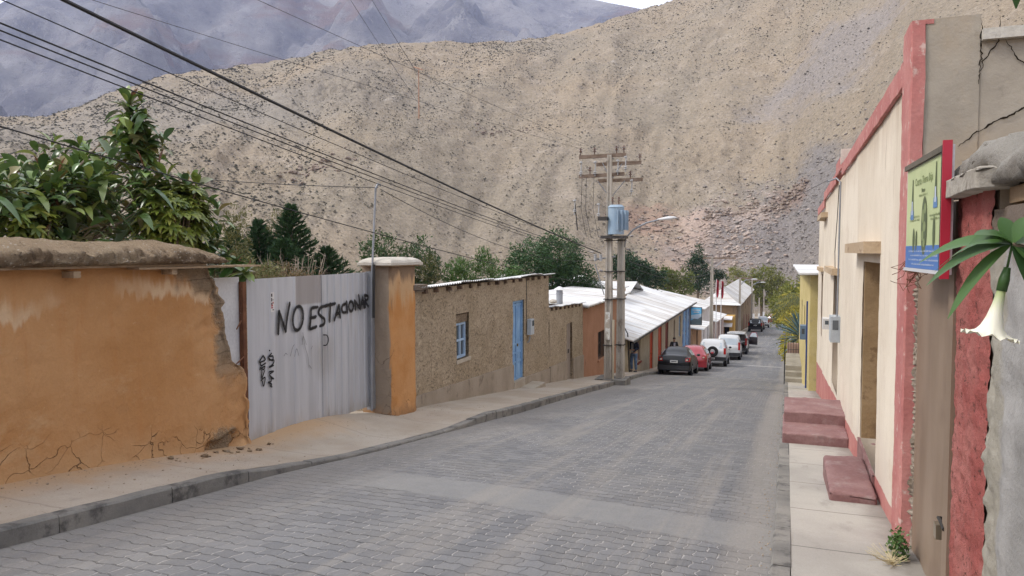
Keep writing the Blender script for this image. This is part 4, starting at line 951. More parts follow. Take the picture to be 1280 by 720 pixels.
# amber shopfront
sh = thing('amber_shop', (-7.2, 90.5, -8.2), 'amber coloured shopfront with white awnings in front of the tall brown house', 'shop')
m = MB().box(-8.2, -5.85, 89.2, 91.9, -8.9, -5.9); m.build('wall', yell, sh)
for x in (-7.8, -6.9): MB().box(x, x+.55, 89.12, 89.2, -8.4, -6.9).build('doorway', dark, sh)  # near-black panels on the wall, the shade of openings put into colour
for z, x0 in ((-6.2, -8.0), (-7.0, -7.9)):
    MB().add([(x0, 89.2, z+.35), (-6.0, 89.2, z+.35), (-6.0, 88.2, z), (x0, 88.2, z), (x0, 89.2, z+.30), (-6.0, 89.2, z+.30), (-6.0, 88.2, z-.05), (x0, 88.2, z-.05)], [(0,1,2,3), (7,6,5,4), (0,3,7,4), (1,5,6,2), (2,6,7,3)]).build('awning', white, sh)
# back houses whose white roofs show between the trees
for i, (x, y, z, lb) in enumerate(((-13, 38.5, -.5, 'white roofed shed half hidden behind the pepper tree'), (-12.5, 52, -1.35, 'low back house with white roof above the row house ridge'))):
    t = thing('back_house', (x, y, z-3), lb, 'house'); MB().box(x-2.6, x+1.6, y, y+5, z-4, z).build('wall', white, t)
    MB().add([(x-3, y-.3, z-.02), (x+2, y-.3, z-.02), (x+2, y+2.6, z+.75), (x-3, y+2.6, z+.75), (x+2, y+5.3, z-.02), (x-3, y+5.3, z-.02)], [(0,1,2,3), (3,2,4,5), (0,5,4,1)]).build('roof', proof, t)
t = thing('orange_shed', (-11.3, 45.8, -3), 'small orange walled shed with white roof behind the row house', 'shed')
MB().box(-12.5, -10.2, 46, 49, -4, -.75).build('wall', peach, t)
MB().add([(-12.7, 45.7, -.35), (-10.0, 45.7, -.7), (-10.0, 49.2, -.7), (-12.7, 49.2, -.35), (-12.7, 45.7, -.42), (-10.0, 45.7, -.77), (-10.0, 49.2, -.77), (-12.7, 49.2, -.42)], [(0,1,2,3), (7,6,5,4), (0,4,5,1), (1,5,6,2), (2,6,7,3), (3,7,4,0)]).build('roof', proof, t)
# ============================================================ VEGETATION
def leaf(m, p, d, n, L, W, fold=.25, droop=.2, seg=4):
    """one leaf: base p, direction d, face normal n; folded along the midrib and drooping"""
    p = Vector(p); d = d.normalized(); s = d.cross(n).normalized(); n = s.cross(d).normalized(); o = len(m.v)
    for i in range(seg+1):
        t = i/seg; w = W*.5*(math.sin(math.pi*min(1, t*.93+.045))**.8) if 0 < i < seg else W*.03
        c = p + d*(L*t) + Vector((0, 0, -1))*(droop*L*t*t) + n*0
        m.v += [tuple(c + s*w + n*w*fold), tuple(c), tuple(c - s*w + n*w*fold)]
    for i in range(seg):
        a = o+i*3; m.f += [(a, a+1, a+4, a+3), (a+1, a+2, a+5, a+4)]
def rdir(r, up=0.0):
    while True:
        v = Vector((r.uniform(-1, 1), r.uniform(-1, 1), r.uniform(-1, 1)))
        if .05 < v.length < 1: v.normalize(); v.z += up; return v.normalized()
bark = surf('bark', (.16, .12, .085), (.23, .18, .13), 6, bump=.7, bs=30, stretch=(1, 1, .3))
barkp = surf('pale_bark', (.27, .24, .19), (.36, .32, .26), 6, bump=.6, bs=30, stretch=(1, 1, .3))
def limbs(root_p, tips, r0, r=None, mat=bark, parent=None, name='trunk'):
    m = MB(); root_p = Vector(root_p)
    fork = root_p + Vector((0, 0, (max(t[2] for t in tips)-root_p.z)*.35))
    m.tube([root_p-Vector((0, 0, .3)), root_p.lerp(fork, .5), fork], [r0*1.15, r0, r0*.8], 8)
    for t in tips:
        t = Vector(t); a = fork.lerp(t, .45) + rdir(rnd)*.08*(t-fork).length; a2 = root_p.lerp(fork, .85)
        m.tube([a2, a, t], [r0*.6, r0*.35, r0*.1], 6)
    return m.build(name, mat, parent)
def crown(name, blobs, nleaf, L, W, mat, parent, seed=1, seg=1, droop=.2, up=.15, shell=.55, twig=True, hang=0.0):
    """leaves in small clumps through several ellipsoid volumes"""
    r = random.Random(seed); m = MB(); vol = [b[3]*b[4]*b[5] for b in blobs]; tot = sum(v**.8 for v in vol)
    for b, v in zip(blobs, vol):
        c = Vector(b[:3]); rad = Vector(b[3:6]); nb = int(nleaf*v**.8/tot); ncl = max(6, nb//14); 
        for q in range(ncl):
            dd = rdir(r); rr_ = shell + (1-shell)*r.random()**.6
            if r.random() < .22: rr_ *= .6
            lump = 1+.28*noise.noise(dd*2.2+c)
            cc = c + Vector((dd.x*rad.x, dd.y*rad.y, dd.z*rad.z))*rr_*lump
            cs = .16*min(rad)+L*.9
            for j in range(nb//ncl):
                p = cc + rdir(r)*cs*r.random()
                d = (dd*.6 + rdir(r, up)); d.z -= hang; d.normalize()
                s = .7+.6*r.random()
                if seg == 1:
                    n = (Vector((0, 0, 1))*.5+rdir(r)).normalized(); s_ = d.cross(n).normalized()
                    e = p+d*L*s; mid = p+d*L*s*.45
                    m.add([p, mid+s_*W*.5*s, e, mid-s_*W*.5*s], [(0, 1, 2, 3)])
                else: leaf(m, p, d, (Vector((0, 0, 1))+rdir(r)*.5), L*s, W*s, .25, droop, seg)
    return m.build(name, mat, parent)
def tree(name, label, base, blobs, nleaf, L, W, lm, r0=.12, cat='tree', seed=1, bk=bark, **kw):
    t = thing(name, base, label, cat)
    limbs(base, [(b[0], b[1], b[2]) for b in blobs], r0, mat=bk, parent=t)
    crown('crown', blobs, nleaf, L, W, lm, t, seed, **kw); return t

G_rub = leafmat('rubber_leaf', [(.045, .09, .03), (.12, .19, .05), (.08, .15, .06), (.20, .29, .06), (.28, .34, .08), (.14, .19, .11), (.30, .22, .07)], .28, .5, .12)
G_sch = leafmat('schefflera_leaf', [(.16, .22, .035), (.32, .36, .06), (.08, .13, .03), (.50, .50, .12)], .35, .5, .2)
red_l = leafmat('young_red_leaf', [(.16, .05, .04), (.22, .09, .05), (.18, .12, .05)], .4, .4, .2)
# --- rubber plant behind the ochre wall
rp = thing('rubber_plant', (-7.7, 5.6, -.6), 'large rubber plant with broad glossy dark leaves rising behind the ochre wall', 'shrub')
r = random.Random(11); tips = []
def inside_rub(x, y, z):   # outline by height, in metres along y
    pass
shoots = []
# main mass: shoots on a rounded surface; tall spire around y = 6.6
for i in range(330):
    y = 4.1 + 3.5*r.random(); x = -7.6 + 1.5*(r.random()-.5)
    top = lerp([(4, 2.15), (5.2, 2.28), (5.7, 2.36), (6.1, 2.6), (6.5, 2.95), (6.9, 2.95), (7.2, 2.6), (7.6, 2.1)], y)
    z = 1.35 + (top-1.35)*r.random()**.55; shoots.append(Vector((x, y, z)))
for i in range(24):
    t = i/23; shoots.append(Vector((-7.35+.2*(r.random()-.5), 6.78+.4*(r.random()-.5)*(1.3-t), 2.75+.58*t)))
m = MB(); sheaths = []
def shm(): sheaths.append(MB()); return sheaths[-1]
for s_ in shoots:
    n_ = r.randint(7, 10); ax = Vector((r.uniform(-.5, .5), r.uniform(-.5, .5), 1)).normalized(); ph = r.random()*6
    for j in range(n_):
        t = j/n_; a = ph+j*2.4; el = 1.05-1.5*t
        d = Vector((math.cos(a)*math.cos(el), math.sin(a)*math.cos(el), math.sin(el))) + ax*.25
        L = .15+.21*r.random(); base_ = s_ + ax*(.12-.26*t)
        (leaf(shm(), base_, d, Vector((0, 0, 1))+rdir(r)*.3, L*.8, .05, .7, .05, 4) if j == 0 and r.random() < .10 else
         leaf(m, base_, d, Vector((0, 0, 1))+rdir(r)*.45, L, L*.31, .35, .35+.7*t*r.random(), 5))
limbs((-7.8, 5.2, -.4), [tuple(s_) for s_ in shoots[::9]], .05, mat=bark, parent=rp)
m.build('foliage', G_rub, rp, True); [q_.build('young_sheath', red_l, rp) for q_ in sheaths]
# --- schefflera
def whorl(m, p, ax, r, n=7, L=.11, W=.04):
    ax = ax.normalized(); u = ax.orthogonal().normalized(); v = ax.cross(u)
    for j in range(n):
        a = j*2*math.pi/n + r.random()*.3; d = (u*math.cos(a)+v*math.sin(a))*.95 + ax*.15
        leaf(m, p, d, ax, L*(.8+.4*r.random()), W, .2, .25, 3)
def schef(label, c, rad, n, base, seed):
    r = random.Random(seed); t = thing('variegated_shrub', base, label, 'shrub'); m = MB(); tips = []
    for i in range(n):
        d = rdir(r, .25); q = .62+.42*r.random()**.7; p = Vector(c)+Vector((d.x*rad[0], d.y*rad[1], d.z*rad[2]))*q*(1+.2*noise.noise(d*2+Vector(c)))
        whorl(m, p, d*.6+Vector((0, 0, .7))+rdir(r)*.3, r)
        if i % 12 == 0: tips.append(tuple(p))
    limbs(base, tips, .05, mat=bark, parent=t); m.build('foliage', G_sch, t, True)
schef('bushy yellow green variegated shrub at the right end of the ochre wall', (-6.98, 6.98, 1.98), (.38, .52, .46), 420, (-7.1, 7.0, -.5), 5)
schef('small yellow leaved sprig low in front of the rubber plant', (-6.95, 5.15, 1.9), (.16, .26, .16), 40, (-7.0, 5.15, -.4), 6)
m_t = rp
# darker leaf skirt right of the schefflera
t = thing('rubber_sapling', (-7.3, 8.0, -.6), 'dark leaved rubber sapling to the right of the variegated shrub', 'shrub'); m = MB(); r = random.Random(8)
sh = [Vector((-7.1+.3*(r.random()-.5), 7.25+.75*r.random(), 1.3+.5*r.random())) for _ in range(22)]
for s_ in sh:
    for j in range(8):
        a = j*2.4+r.random(); el = .9-1.4*j/8; d = Vector((math.cos(a)*math.cos(el), math.sin(a)*math.cos(el), math.sin(el))); L = .16+.08*r.random(); leaf(m, s_, d, Vector((0, 0, 1))+rdir(r)*.4, L, L*.42, .3, .4, 4)
limbs((-7.3, 8.0, -.5), [tuple(s_) for s_ in sh[::2]], .04, mat=bark, parent=t); m.build('foliage', G_rub, t, True)
G_br = leafmat('bright_leaf', [(.05, .11, .025), (.09, .17, .04), (.12, .2, .06)], .35, .4, .2)
for (y0, x0, z0, nn, lb, mt_) in ((7.75, -6.75, 1.32, 5, 'small bright green plant peeping over the wall end with one red sheath', G_br), (7.33, -6.22, 1.24, 2, 'dark drooping leaf cluster hanging over the white gate panel', G_rub)):
    t = thing('leafy_sprig', (x0, y0, -.6), lb, 'plant'); m = MB(); r = random.Random(int(y0*10)); sh = [Vector((x0+.12*(r.random()-.5), y0+.32*(r.random()-.5), z0+.18*r.random())) for _ in range(nn)]
    for s_ in sh:
        for j in range(8):
            a = j*2.4+r.random(); el = 1.0-1.7*j/8; d = Vector((math.cos(a)*math.cos(el), math.sin(a)*math.cos(el), math.sin(el))); leaf(m, s_, d, Vector((0, 0, 1))+rdir(r)*.4, .2+.06*r.random(), .08, .3, .4, 4)
    limbs((x0, y0, -.5), [tuple(s_) for s_ in sh], .02, mat=bark, parent=t); m.build('foliage', mt_, t, True)
    m = MB(); leaf(m, sh[0], Vector((.1, .5, .75)), Vector((1, 0, 0)), .2, .05, .6, 0, 4); m.build('young_sheath', red_l, t)

# --- conifers and dry shrubs behind the gate
G_con = leafmat('conifer_needles', [(.04, .08, .04), (.06, .12, .05), (.09, .155, .065)], .7, .2, .05)
def conifer(label, base, H, Rr, seed, tilt=.25, z0=.1):
    r = random.Random(seed); t = thing('conifer', base, label, 'tree'); b = Vector(base); m = MB(); tr = MB(); Rr *= 1.45
    tr.tube([b-Vector((0, 0, .2)), b+Vector((0, 0, H*.5)), b+Vector((0, 0, H))], [H*.03, H*.017, .01], 7)
    nb = int(H*46)
    for i in range(nb):
        q = z0+(1-z0)*i/nb; a = i*2.4+r.random()*.5; L = Rr*(1-q)**.85*(.75+.45*r.random())+.06
        st = b+Vector((0, 0, H*q)); d = Vector((math.cos(a), math.sin(a), tilt+.3*q)).normalized(); e = st+d*L
        tr.tube([st, st.lerp(e, .6), e], [.012, .008, .003], 4, False)
        ns = int(14+L*60)
        for j in range(ns):
            u = .12+.9*j/ns; p = st.lerp(e, min(u, 1))+rdir(r)*.02; dd = (d*1.0+rdir(r)*.75+Vector((0, 0, .28))).normalized(); ll = .09+.07*r.random()
            s_ = dd.orthogonal().normalized()*.02; m.add([p-s_, p+s_, p+dd*ll], [(0, 1, 2)]); s_ = dd.cross(s_).normalized()*.02; m.add([p-s_, p+s_, p+dd*ll], [(0, 1, 2)])
    tr.build('trunk', bark, t); m.build('foliage', G_con, t)
conifer('dark green conifer, tallest one behind the metal gate', (-13.3, 17.6, -2.1), 5.0, 1.35, 1)
conifer('shorter dark conifer left of the tall one behind the gate', (-13.9, 16.95, -2.0), 4.45, 1.15, 2)
conifer('low broad conifer to the right of the tallest one', (-12.6, 18.3, -2.2), 3.9, 1.5, 12)
conifer('bushy low conifer in the middle of the clump behind the gate', (-12.8, 16.6, -2.1), 4.0, 1.5, 13)
conifer('smallest dark conifer behind the gate, next to the olive shrub', (-13.9, 15.9, -1.9), 4.1, .9, 3)
G_ol = leafmat('olive_leaf', [(.13, .13, .045), (.19, .175, .065), (.09, .105, .04)], .6, .3, .2)
tree('olive_shrub', 'tall pale olive shrub rising left of the conifers', (-12.85, 14.9, -1.8), [(-12.85, 14.9, .6, .5, .65, 1.0), (-12.85, 14.8, 1.9, .34, .42, .85), (-12.7, 15.5, .2, .4, .5, .7), (-12.85, 14.3, .3, .4, .5, .8)], 8000, .10, .024, G_ol, .05, 'shrub', 4)
tree('pale_sapling', 'thin yellowish sapling top showing above the tall conifer', (-14.0, 17.9, -2.1), [(-14.0, 17.8, 2.2, .25, .3, .7)], 700, .11, .02, G_ol, .03, 'tree', 5)
G_dry = leafmat('dry_leaf', [(.21, .14, .08), (.28, .2, .11), (.16, .105, .065), (.18, .17, .07)], .8, .2, .1)
tree('dry_shrub', 'brown half dry shrub with bare twigs above the gate top', (-10.6, 13.6, -1.4), [(-10.5, 12.9, .75, .5, .8, .5), (-10.6, 14.4, .7, .5, .8, .5), (-10.6, 13.6, .9, .4, .5, .45)], 7000, .08, .02, G_dry, .05, 'shrub', 6)
tree('low_green_shrub', 'low green and yellow shrub beside the dry one behind the gate', (-9.7, 11.4, -1.2), [(-9.7, 11.4, .95, .5, .7, .5), (-9.8, 12.1, 1.0, .35, .4, .35)], 2200, .09, .028, G_ol, .04, 'shrub', 7)
t = thing('bare_bush', (-11.2, 15.0, -1.6), 'leafless grey twiggy bush in front of the dark conifers', 'shrub'); m = MB(); r = random.Random(4)
for i in range(46):
    a = r.random()*6.28; e = Vector((-11.2+.95*math.cos(a)*r.random(), 15+1.1*math.sin(a)*r.random(), .9+.7*r.random())); s_ = Vector((-11.2, 15, -.6)); md = s_.lerp(e, .55)+rdir(r)*.12
    m.tube([s_, md, e], [.02, .011, .004], 4, False)
    for q in range(4): p = md.lerp(e, r.random()); m.tube([p, p+rdir(r, .5)*.28], [.006, .003], 3, False)
m.build('twigs', surf('grey_twig', (.28, .23, .18), (.38, .32, .26), bump=0), t)

# --- trees behind the brown house
G_med = leafmat('medium_leaf', [(.045, .085, .03), (.075, .125, .04), (.06, .10, .045), (.10, .145, .055)], .55, .3, .2)
G_pep = leafmat('pepper_leaf', [(.035, .085, .035), (.06, .125, .045), (.05, .10, .03), (.08, .15, .06)], .5, .3, .2)
G_dk = leafmat('dark_leaf', [(.025, .055, .03), (.04, .08, .035), (.03, .065, .025)], .6, .3, .15)
tree('poplar_clump', 'bushy green tree behind the gate pillar cap and brown roof', (-14.6, 26.5, -3.2), [(-15.0, 25.6, .9, .9, .9, 1.3), (-14.2, 27.2, .8, .8, .95, 1.3), (-14.6, 26.4, -.3, 1.1, 1.3, 1.1)], 11000, .15, .06, G_med, .12, seed=8)
tree('feathery_shrub', 'light green feathery shrub above the middle of the brown roof', (-12.2, 28.0, -3.3), [(-12.6, 27.4, .4, .6, .8, .9), (-12.0, 28.7, .8, .5, .6, .9), (-12.3, 28.2, -.3, .8, 1.1, .7)], 8000, .16, .035, G_br, .08, 'shrub', 9, up=.9)
tree('grey_shrub', 'greyish thin shrub left of the feathery one above the roof', (-13.4, 27.0, -3.3), [(-13.5, 26.6, .6, .45, .5, .8)], 900, .15, .022, G_ol, .04, 'shrub', 19, up=.8)
tree('round_shrub', 'low rounded green shrub between feathery shrub and big pepper tree', (-11.5, 30.8, -3.6), [(-11.6, 30.5, .25, .7, .9, .75), (-11.3, 31.2, -.2, .7, .8, .6)], 5200, .13, .05, G_br, .07, 'shrub', 10)
tree('pepper_tree', 'large drooping pepper tree, the biggest crown left of the utility poles', (-10.6, 33.6, -4.0), [(-11.3, 32.6, .9, 1.1, 1.2, 1.3), (-10.4, 34.2, 1.3, 1.2, 1.3, 1.3), (-10.1, 35.4, .2, 1.2, 1.2, 1.2), (-11.2, 33.3, -.9, 1.3, 1.7, 1.2), (-10.3, 34.6, -1.1, 1.2, 1.6, 1.2), (-9.9, 36.2, -.9, .9, 1.1, .9)], 34000, .15, .05, G_pep, .2, seed=11, hang=.55)
tree('silvery_tree', 'thin grey green tree seen through and right of the twin poles', (-9.2, 36.8, -4.3), [(-9.3, 36.6, -.5, .7, .9, .8), (-9.0, 37.6, -.9, .6, .8, .7)], 5000, .12, .03, leafmat('silver_leaf', [(.12, .15, .12), (.17, .20, .16), (.07, .1, .07)], .6, .3, .2), .08, seed=12)
tree('dark_broadleaf', 'dark green tree above the row house roof, right of the poles', (-13.4, 66, -6.2), [(-13.6, 65, .2, 1.3, 1.5, 1.2), (-12.6, 67, -.3, 1.3, 1.3, 1.1), (-11.8, 69, -.9, 1.2, 1.2, 1)], 5000, .3, .11, G_dk, .2, seed=13)
tree('yellow_green_bush', 'round yellow green bush above the white house roof', (-12.6, 88, -8), [(-13.4, 87, -1.4, 1.5, 1.5, 1.1), (-11.9, 88.5, -1.6, 1.6, 1.4, 1.1), (-12.5, 88, -2.6, 2.2, 2, 1.2)], 3200, .32, .14, leafmat('yg_leaf', [(.10, .13, .03), (.15, .17, .045)], .6, .3, .2), .15, seed=14)
tree('cypress', 'tall dark green cypress behind the concrete lamp pole', (-10.9, 97, -9), [(-10.9, 97, 1.1, .8, .8, 1.4), (-10.9, 97, -.5, 1.4, 1.3, 1.5), (-10.9, 97, -2.3, 1.9, 1.7, 1.5)], 5200, .3, .09, G_dk, .2, seed=15, up=.7)
tree('scraggly_tree', 'thin dark tree right of the cypress behind the gabled roof', (-9.3, 99, -9.2), [(-9.0, 99, -1.3, 1.2, 1.1, .8), (-8.4, 100, -1.7, 1.0, 1, .5)], 1400, .3, .08, G_dk, .1, seed=16)
G_yel = leafmat('autumn_leaf', [(.38, .34, .05), (.52, .42, .065), (.26, .27, .05), (.62, .46, .08)], .6, .3, .3)
G_yg = leafmat('willow_leaf', [(.20, .23, .05), (.30, .29, .07), (.14, .17, .04)], .6, .3, .3)
tree('autumn_tree', 'tall yellow green tree closing the far end of the street', (-6.2, 196, -15.5), [(-8.5, 196, -6.5, 3.6, 3, 3.8), (-5.0, 197, -5.5, 3.8, 3, 3.6), (-6.5, 196, -9.5, 5.2, 3, 3.2), (-2.2, 196, -8, 3.2, 3, 4.2)], 9000, .55, .22, G_yg, .4, seed=17, shell=.4)
tree('willow', 'slim pale willow behind the far lamp posts', (-11.5, 176, -14.5), [(-11.5, 176, -5, 2, 2, 3.6), (-10.2, 177, -7.5, 2.6, 2, 3)], 3200, .5, .15, G_yg, .3, seed=18, hang=.6)
tree('roadside_tree', 'golden leaved tree on the right, spilling towards the road behind the agave', (1.8, 62, -7.2), [(1.6, 60.5, -3.6, 1.7, 2.0, 1.6), (.7, 64, -3.2, 1.6, 2.4, 1.6), (2.6, 62, -2.0, 1.9, 2.3, 1.5), (.5, 60, -5.2, 1.0, 2.2, 1.0)], 9500, .24, .10, G_yel, .2, seed=20, shell=.4)
tree('green_tree', 'olive green tree further down the right roadside', (.6, 96, -9.8), [(.2, 95, -4.8, 2.2, 2.5, 2.2), (-.6, 98, -6.2, 1.8, 2.4, 1.8), (1.8, 97, -3.6, 2.4, 2.4, 1.8)], 6500, .36, .14, G_yg, .3, seed=21, shell=.4)
tree('flowering_bush', 'low bush with yellow leaves at the foot of the agave', (.3, 44.5, -5.6), [(.25, 44, -4.05, .55, 1.3, .6), (.1, 47, -4.3, .5, 1.4, .6)], 2600, .13, .06, G_yel, .05, 'shrub', 22)
# leaf litter
# spiky agave / yucca
ag = thing('agave', (.75, 43, -4.6), 'large blue green spiky agave beside the yellow house', 'plant'); m = MB(); r = random.Random(2)
for i in range(120):
    a = r.random()*6.28; el = R(-25+105*r.random()); d = Vector((math.cos(a)*math.cos(el), math.sin(a)*math.cos(el), math.sin(el))); leaf(m, Vector((.75, 43, -3.05))+d*.15, d, Vector((0, 0, 1))+rdir(r)*.2, 1.25+.5*r.random(), .10, .5, .12, 4)
MB().tube([(.75, 43, -5), (.75, 43, -3.0)], [.22, .16], 8).build('stem', bark, ag); m.build('spiky_leaves', leafmat('agave_leaf', [(.10, .17, .18), (.15, .23, .24), (.07, .13, .13)], .5, .3, .05), ag)
pm = thing('small_palm', (1.0, 52, -5.5), 'arching palm fronds showing above the agave by the tin roof', 'palm'); m = MB()
for i in range(26):
    a = i*2.4; el = .9-.9*(i/26); d = Vector((math.cos(a)*math.cos(el), math.sin(a)*math.cos(el), math.sin(el)))
    P = [Vector((1.0, 52, -1.6))+d*(L_*.28)-Vector((0, 0, 1))*(.022*L_*L_) for L_ in range(9)]
    m.tube(P, .012, 4, False)
    for p, q in zip(P[1:], P[2:]):
        for s_ in (-1, 1):
            for w_ in (.2, .7): b_ = p.lerp(q, w_); sd = (q-p).cross(Vector((0, 0, 1))).normalized()*s_; leaf(m, b_, sd+(q-p)*1.2-Vector((0, 0, .5)), Vector((0, 0, 1)), .5, .035, .1, .2, 2)
MB().tube([(1.0, 52, -6), (1.0, 52, -1.6)], [.2, .13], 8).build('trunk', bark, pm); m.build('fronds', leafmat('palm_leaf', [(.09, .11, .04), (.14, .15, .06)], .5), pm)
# weed at the foot of the pink pilaster
wd = thing('weed', (.72, 5.68, g(5.68)+.1), 'small green weed with dry stalks growing at the foot of the pink pilaster', 'plant'); m = MB(); m2 = MB(); r = random.Random(9)
for i in range(330):
    d = rdir(r, .6); p = Vector((.74, 5.62, g(5.6)+.13))+Vector((d.x*.07, d.y*.16, max(.0, d.z)*.17))*(.4+.6*r.random()); leaf(m, p, rdir(r, .3), Vector((0, 0, 1))+rdir(r)*.4, .035, .02, .2, .2, 2)
for i in range(60):
    a = r.random()*6.28; p = Vector((.68, 5.45, g(5.45)+.105)); e = p+Vector((.12*math.cos(a)-.03, .16*math.sin(a), .02+.07*r.random()))*(.5+r.random()*.8); m2.tube([p+rdir(r)*.02, e], .0016, 3, False)
m.build('foliage', G_br, wd); m2.build('dry_stalks', surf('straw', (.45, .36, .2), (.55, .46, .28), bump=0), wd)
# brugmansia hanging in from the right
bz = thing('angels_trumpet', (1.02, 2.05, g(2)), 'green angel trumpet plant with one white hanging flower by the grey wall', 'plant')
G_bg = leafmat('trumpet_leaf', [(.075, .16, .045), (.11, .21, .06), (.055, .12, .04)], .4, .4, .25)
def Pz(px, py, t):       # a point of the plant given in metres: right, depth and height about the stem
    return Vector((px, t, py))
node = Vector((.536, 2.23, 1.62))
MB().tube([(1.05, 2.3, g(2)-.05), (1.0, 2.25, .9), (.74, 2.27, 1.55), tuple(node)], [.03, .025, .012, .006], 8).build('stem', bark, bz)
m = MB(); r = random.Random(5)
import_dirs = [(-.93, .22, .30, .22, .055), (-.85, .1, -.0, .19, .052), (-.6, -.3, .5, .15, .05), (-.3, .3, .7, .12, .045), (-.7, .05, -.5, .17, .045), (-.7, .5, .25, .20, .045), (-.15, .1, .6, .10, .04), (.2, -.1, .55, .14, .05), (.5, .05, .2, .2, .07), (.6, -.1, -.45, .2, .075), (.55, -.3, -.8, .15, .06), (-.3, -.25, .2, .15, .045)]
for dx, dy, dz, L, W in import_dirs: leaf(m, node, Vector((dx, dy, dz)), Vector((-.15, -.5, .85)), L, W, .22, .25+.45*r.random(), 8)
# a second shoot higher up, outside the frame but for its tips
n2 = Vector((.53, 2.25, 2.43))
for dx, dy, dz in ((-.6, .3, -.4), (.1, .4, -.35), (.5, .2, -.1), (-.2, -.4, .2)): leaf(m, n2, Vector((dx, dy, dz)), Vector((0, -.4, .9)), .2, .05, .22, .2, 8)
m.build('leaves', G_bg, bz, True)
MB().tube([(.98, 2.15, 1.0), (.8, 2.2, 1.8), tuple(n2)], [.012, .009, .005], 6).build('upper_shoot', bark, bz)
fl = MB(); c0 = Vector((.524, 2.22, 1.558)); ax = Vector((-.20, -.05, -1)).normalized(); u_ = ax.orthogonal().normalized(); v_ = ax.cross(u_)
prof = [(0, .006), (.02, .008), (.055, .0095), (.095, .013), (.13, .019), (.155, .027), (.173, .037), (.185, .050), (.190, .061)]
NA = 40
for i, (l, rr_) in enumerate(prof):
    for j in range(NA):
        a = 2*math.pi*j/NA; lobe = max(0, (i-5)/3); R_ = rr_*(1+.22*lobe*.5*abs(math.cos(2.5*a))**1.5); L_ = l - .018*lobe*(1-abs(math.cos(2.5*a))) - (.014*lobe*lobe if abs(math.cos(2.5*a)) > .9 else 0)
        fl.v.append(tuple(c0+ax*L_+(u_*math.cos(a)+v_*math.sin(a))*R_))
for i in range(len(prof)-1):
    for j in range(NA): fl.f.append((i*NA+j, i*NA+(j+1) % NA, (i+1)*NA+(j+1) % NA, (i+1)*NA+j))
k = NT('white_petal', .5, 0, .3); d_ = k.dist(tuple(c0)); k.col(k.mix(k.step(d_, .05, .13), (.35, .42, .16), (.78, .75, .62)))
k.b.inputs['Subsurface Weight'].default_value = .3; k.b.inputs['Subsurface Radius'].default_value = (.02, .02, .01)
fo = fl.build('flower', k.m, bz, True)
m = MB().tube([tuple(node), tuple(c0)], .003, 6); m.tube([c0-ax*.002, c0+ax*.03, c0+ax*.06], [.008, .013, .0125], 10); m.build('calyx', G_bg, fo, True)
# ============================================================ POLES AND WIRES
conc = surf('pole_concrete', (.36, .32, .27), (.45, .41, .35), 1.2, (.25, .21, .17), 5, (.56, .7), bump=.4, bs=22, stretch=(1, 1, .4))
darkst = flat('dark_fittings', (.045, .038, .034), .7)
xwood = surf('crossarm_wood', (.16, .115, .085), (.24, .18, .14), 5, bump=.4)
porc = flat('insulator', (.10, .045, .03), .3)
def cpole(m, x, y, z0, z1, w0, w1):
    for (a, b, c_, d) in ((-1, -.45, -1, 1), (.45, 1, -1, 1), (-.45, .45, -.62, .62)):
        m.hexa([(x+a*w0, y+c_*w0, z0), (x+b*w0, y+c_*w0, z0), (x+b*w0, y+d*w0, z0), (x+a*w0, y+d*w0, z0), (x+a*w1, y+c_*w1, z1), (x+b*w1, y+c_*w1, z1), (x+b*w1, y+d*w1, z1), (x+a*w1, y+d*w1, z1)])
    return m
up = thing('utility_pole', (-5.3, 23.7, g(23.7)), 'pair of concrete utility poles with wooden crossarms, blue transformer and street lamp', 'utility pole')
P1 = (-5.46, 23.6); P2 = (-5.12, 23.85)
cpole(MB(), *P1, g(23.6)-.6, 4.72, .135, .068).build('post', conc, up)
cpole(MB(), *P2, g(23.8)-.6, 2.02, .13, .10).build('post', conc, up)
for z in (-1.45, .05, .95, 1.95):
    m = MB(); m.box(P1[0]-.15+.01*z, P1[0]+.15, P1[1]-.15, P1[1]+.15, z, z+.03); m.box(P1[0]+.12, P2[0]-.12, P1[1]-.02, P1[1]+.06, z+.004, z+.026); m.box(P2[0]-.145, P2[0]+.145, P2[1]-.145, P2[1]+.145, z+.003, z+.033); m.build('clamp_band', darkst, up)
# crossarms, along X mostly
arms = [((-6.45, 23.5, 4.62), (-4.95, 23.7, 4.66)), ((-6.0, 24.0, 4.42), (-4.55, 24.2, 4.45)), ((-6.45, 23.5, 3.99), (-5.0, 23.7, 4.05)), ((-5.95, 24.0, 3.88), (-4.5, 24.2, 3.9))]
for a, b in arms:
    A = Vector(a); B = Vector(b); m = MB(); d = (B-A).normalized(); s_ = Vector((-d.y, d.x, 0))*.045
    for_ = [A-s_, A+s_, B+s_, B-s_]; m.hexa([tuple(p) for p in for_]+[tuple(p+Vector((0, 0, .11))) for p in for_]); m.build('crossarm', xwood, up)
for x, z in ((-5.9, 3.9), (-5.0, 3.9), (-5.75, 4.5), (-5.1, 4.45)):
    MB().tube([(x, 23.8, z), (P1[0], 23.75, z-.55)], .015, 5).build('brace', gst, up)
ins = MB(); 
def insul(m, x, y, z, h=.24, r_=.075):
    m.tube([(x, y, z), (x, y, z+h)], .018, 6)
    for q in (.45, .75): m.tube([(x, y, z+h*q), (x, y, z+h*(q+.12))], [r_, r_*.6], 10)
for x, y, z in ((-6.4, 23.5, 4.73), (-5.95, 23.56, 4.73), (-5.02, 23.69, 4.77), (-4.6, 24.2, 4.56), (-5.6, 24.02, 4.55), (-5.25, 23.66, 4.76), (-4.9, 24.15, 4.0), (-6.1, 23.55, 4.12)):
    m = MB(); insul(m, x, y, z); m.build('pin_insulator', porc, up)
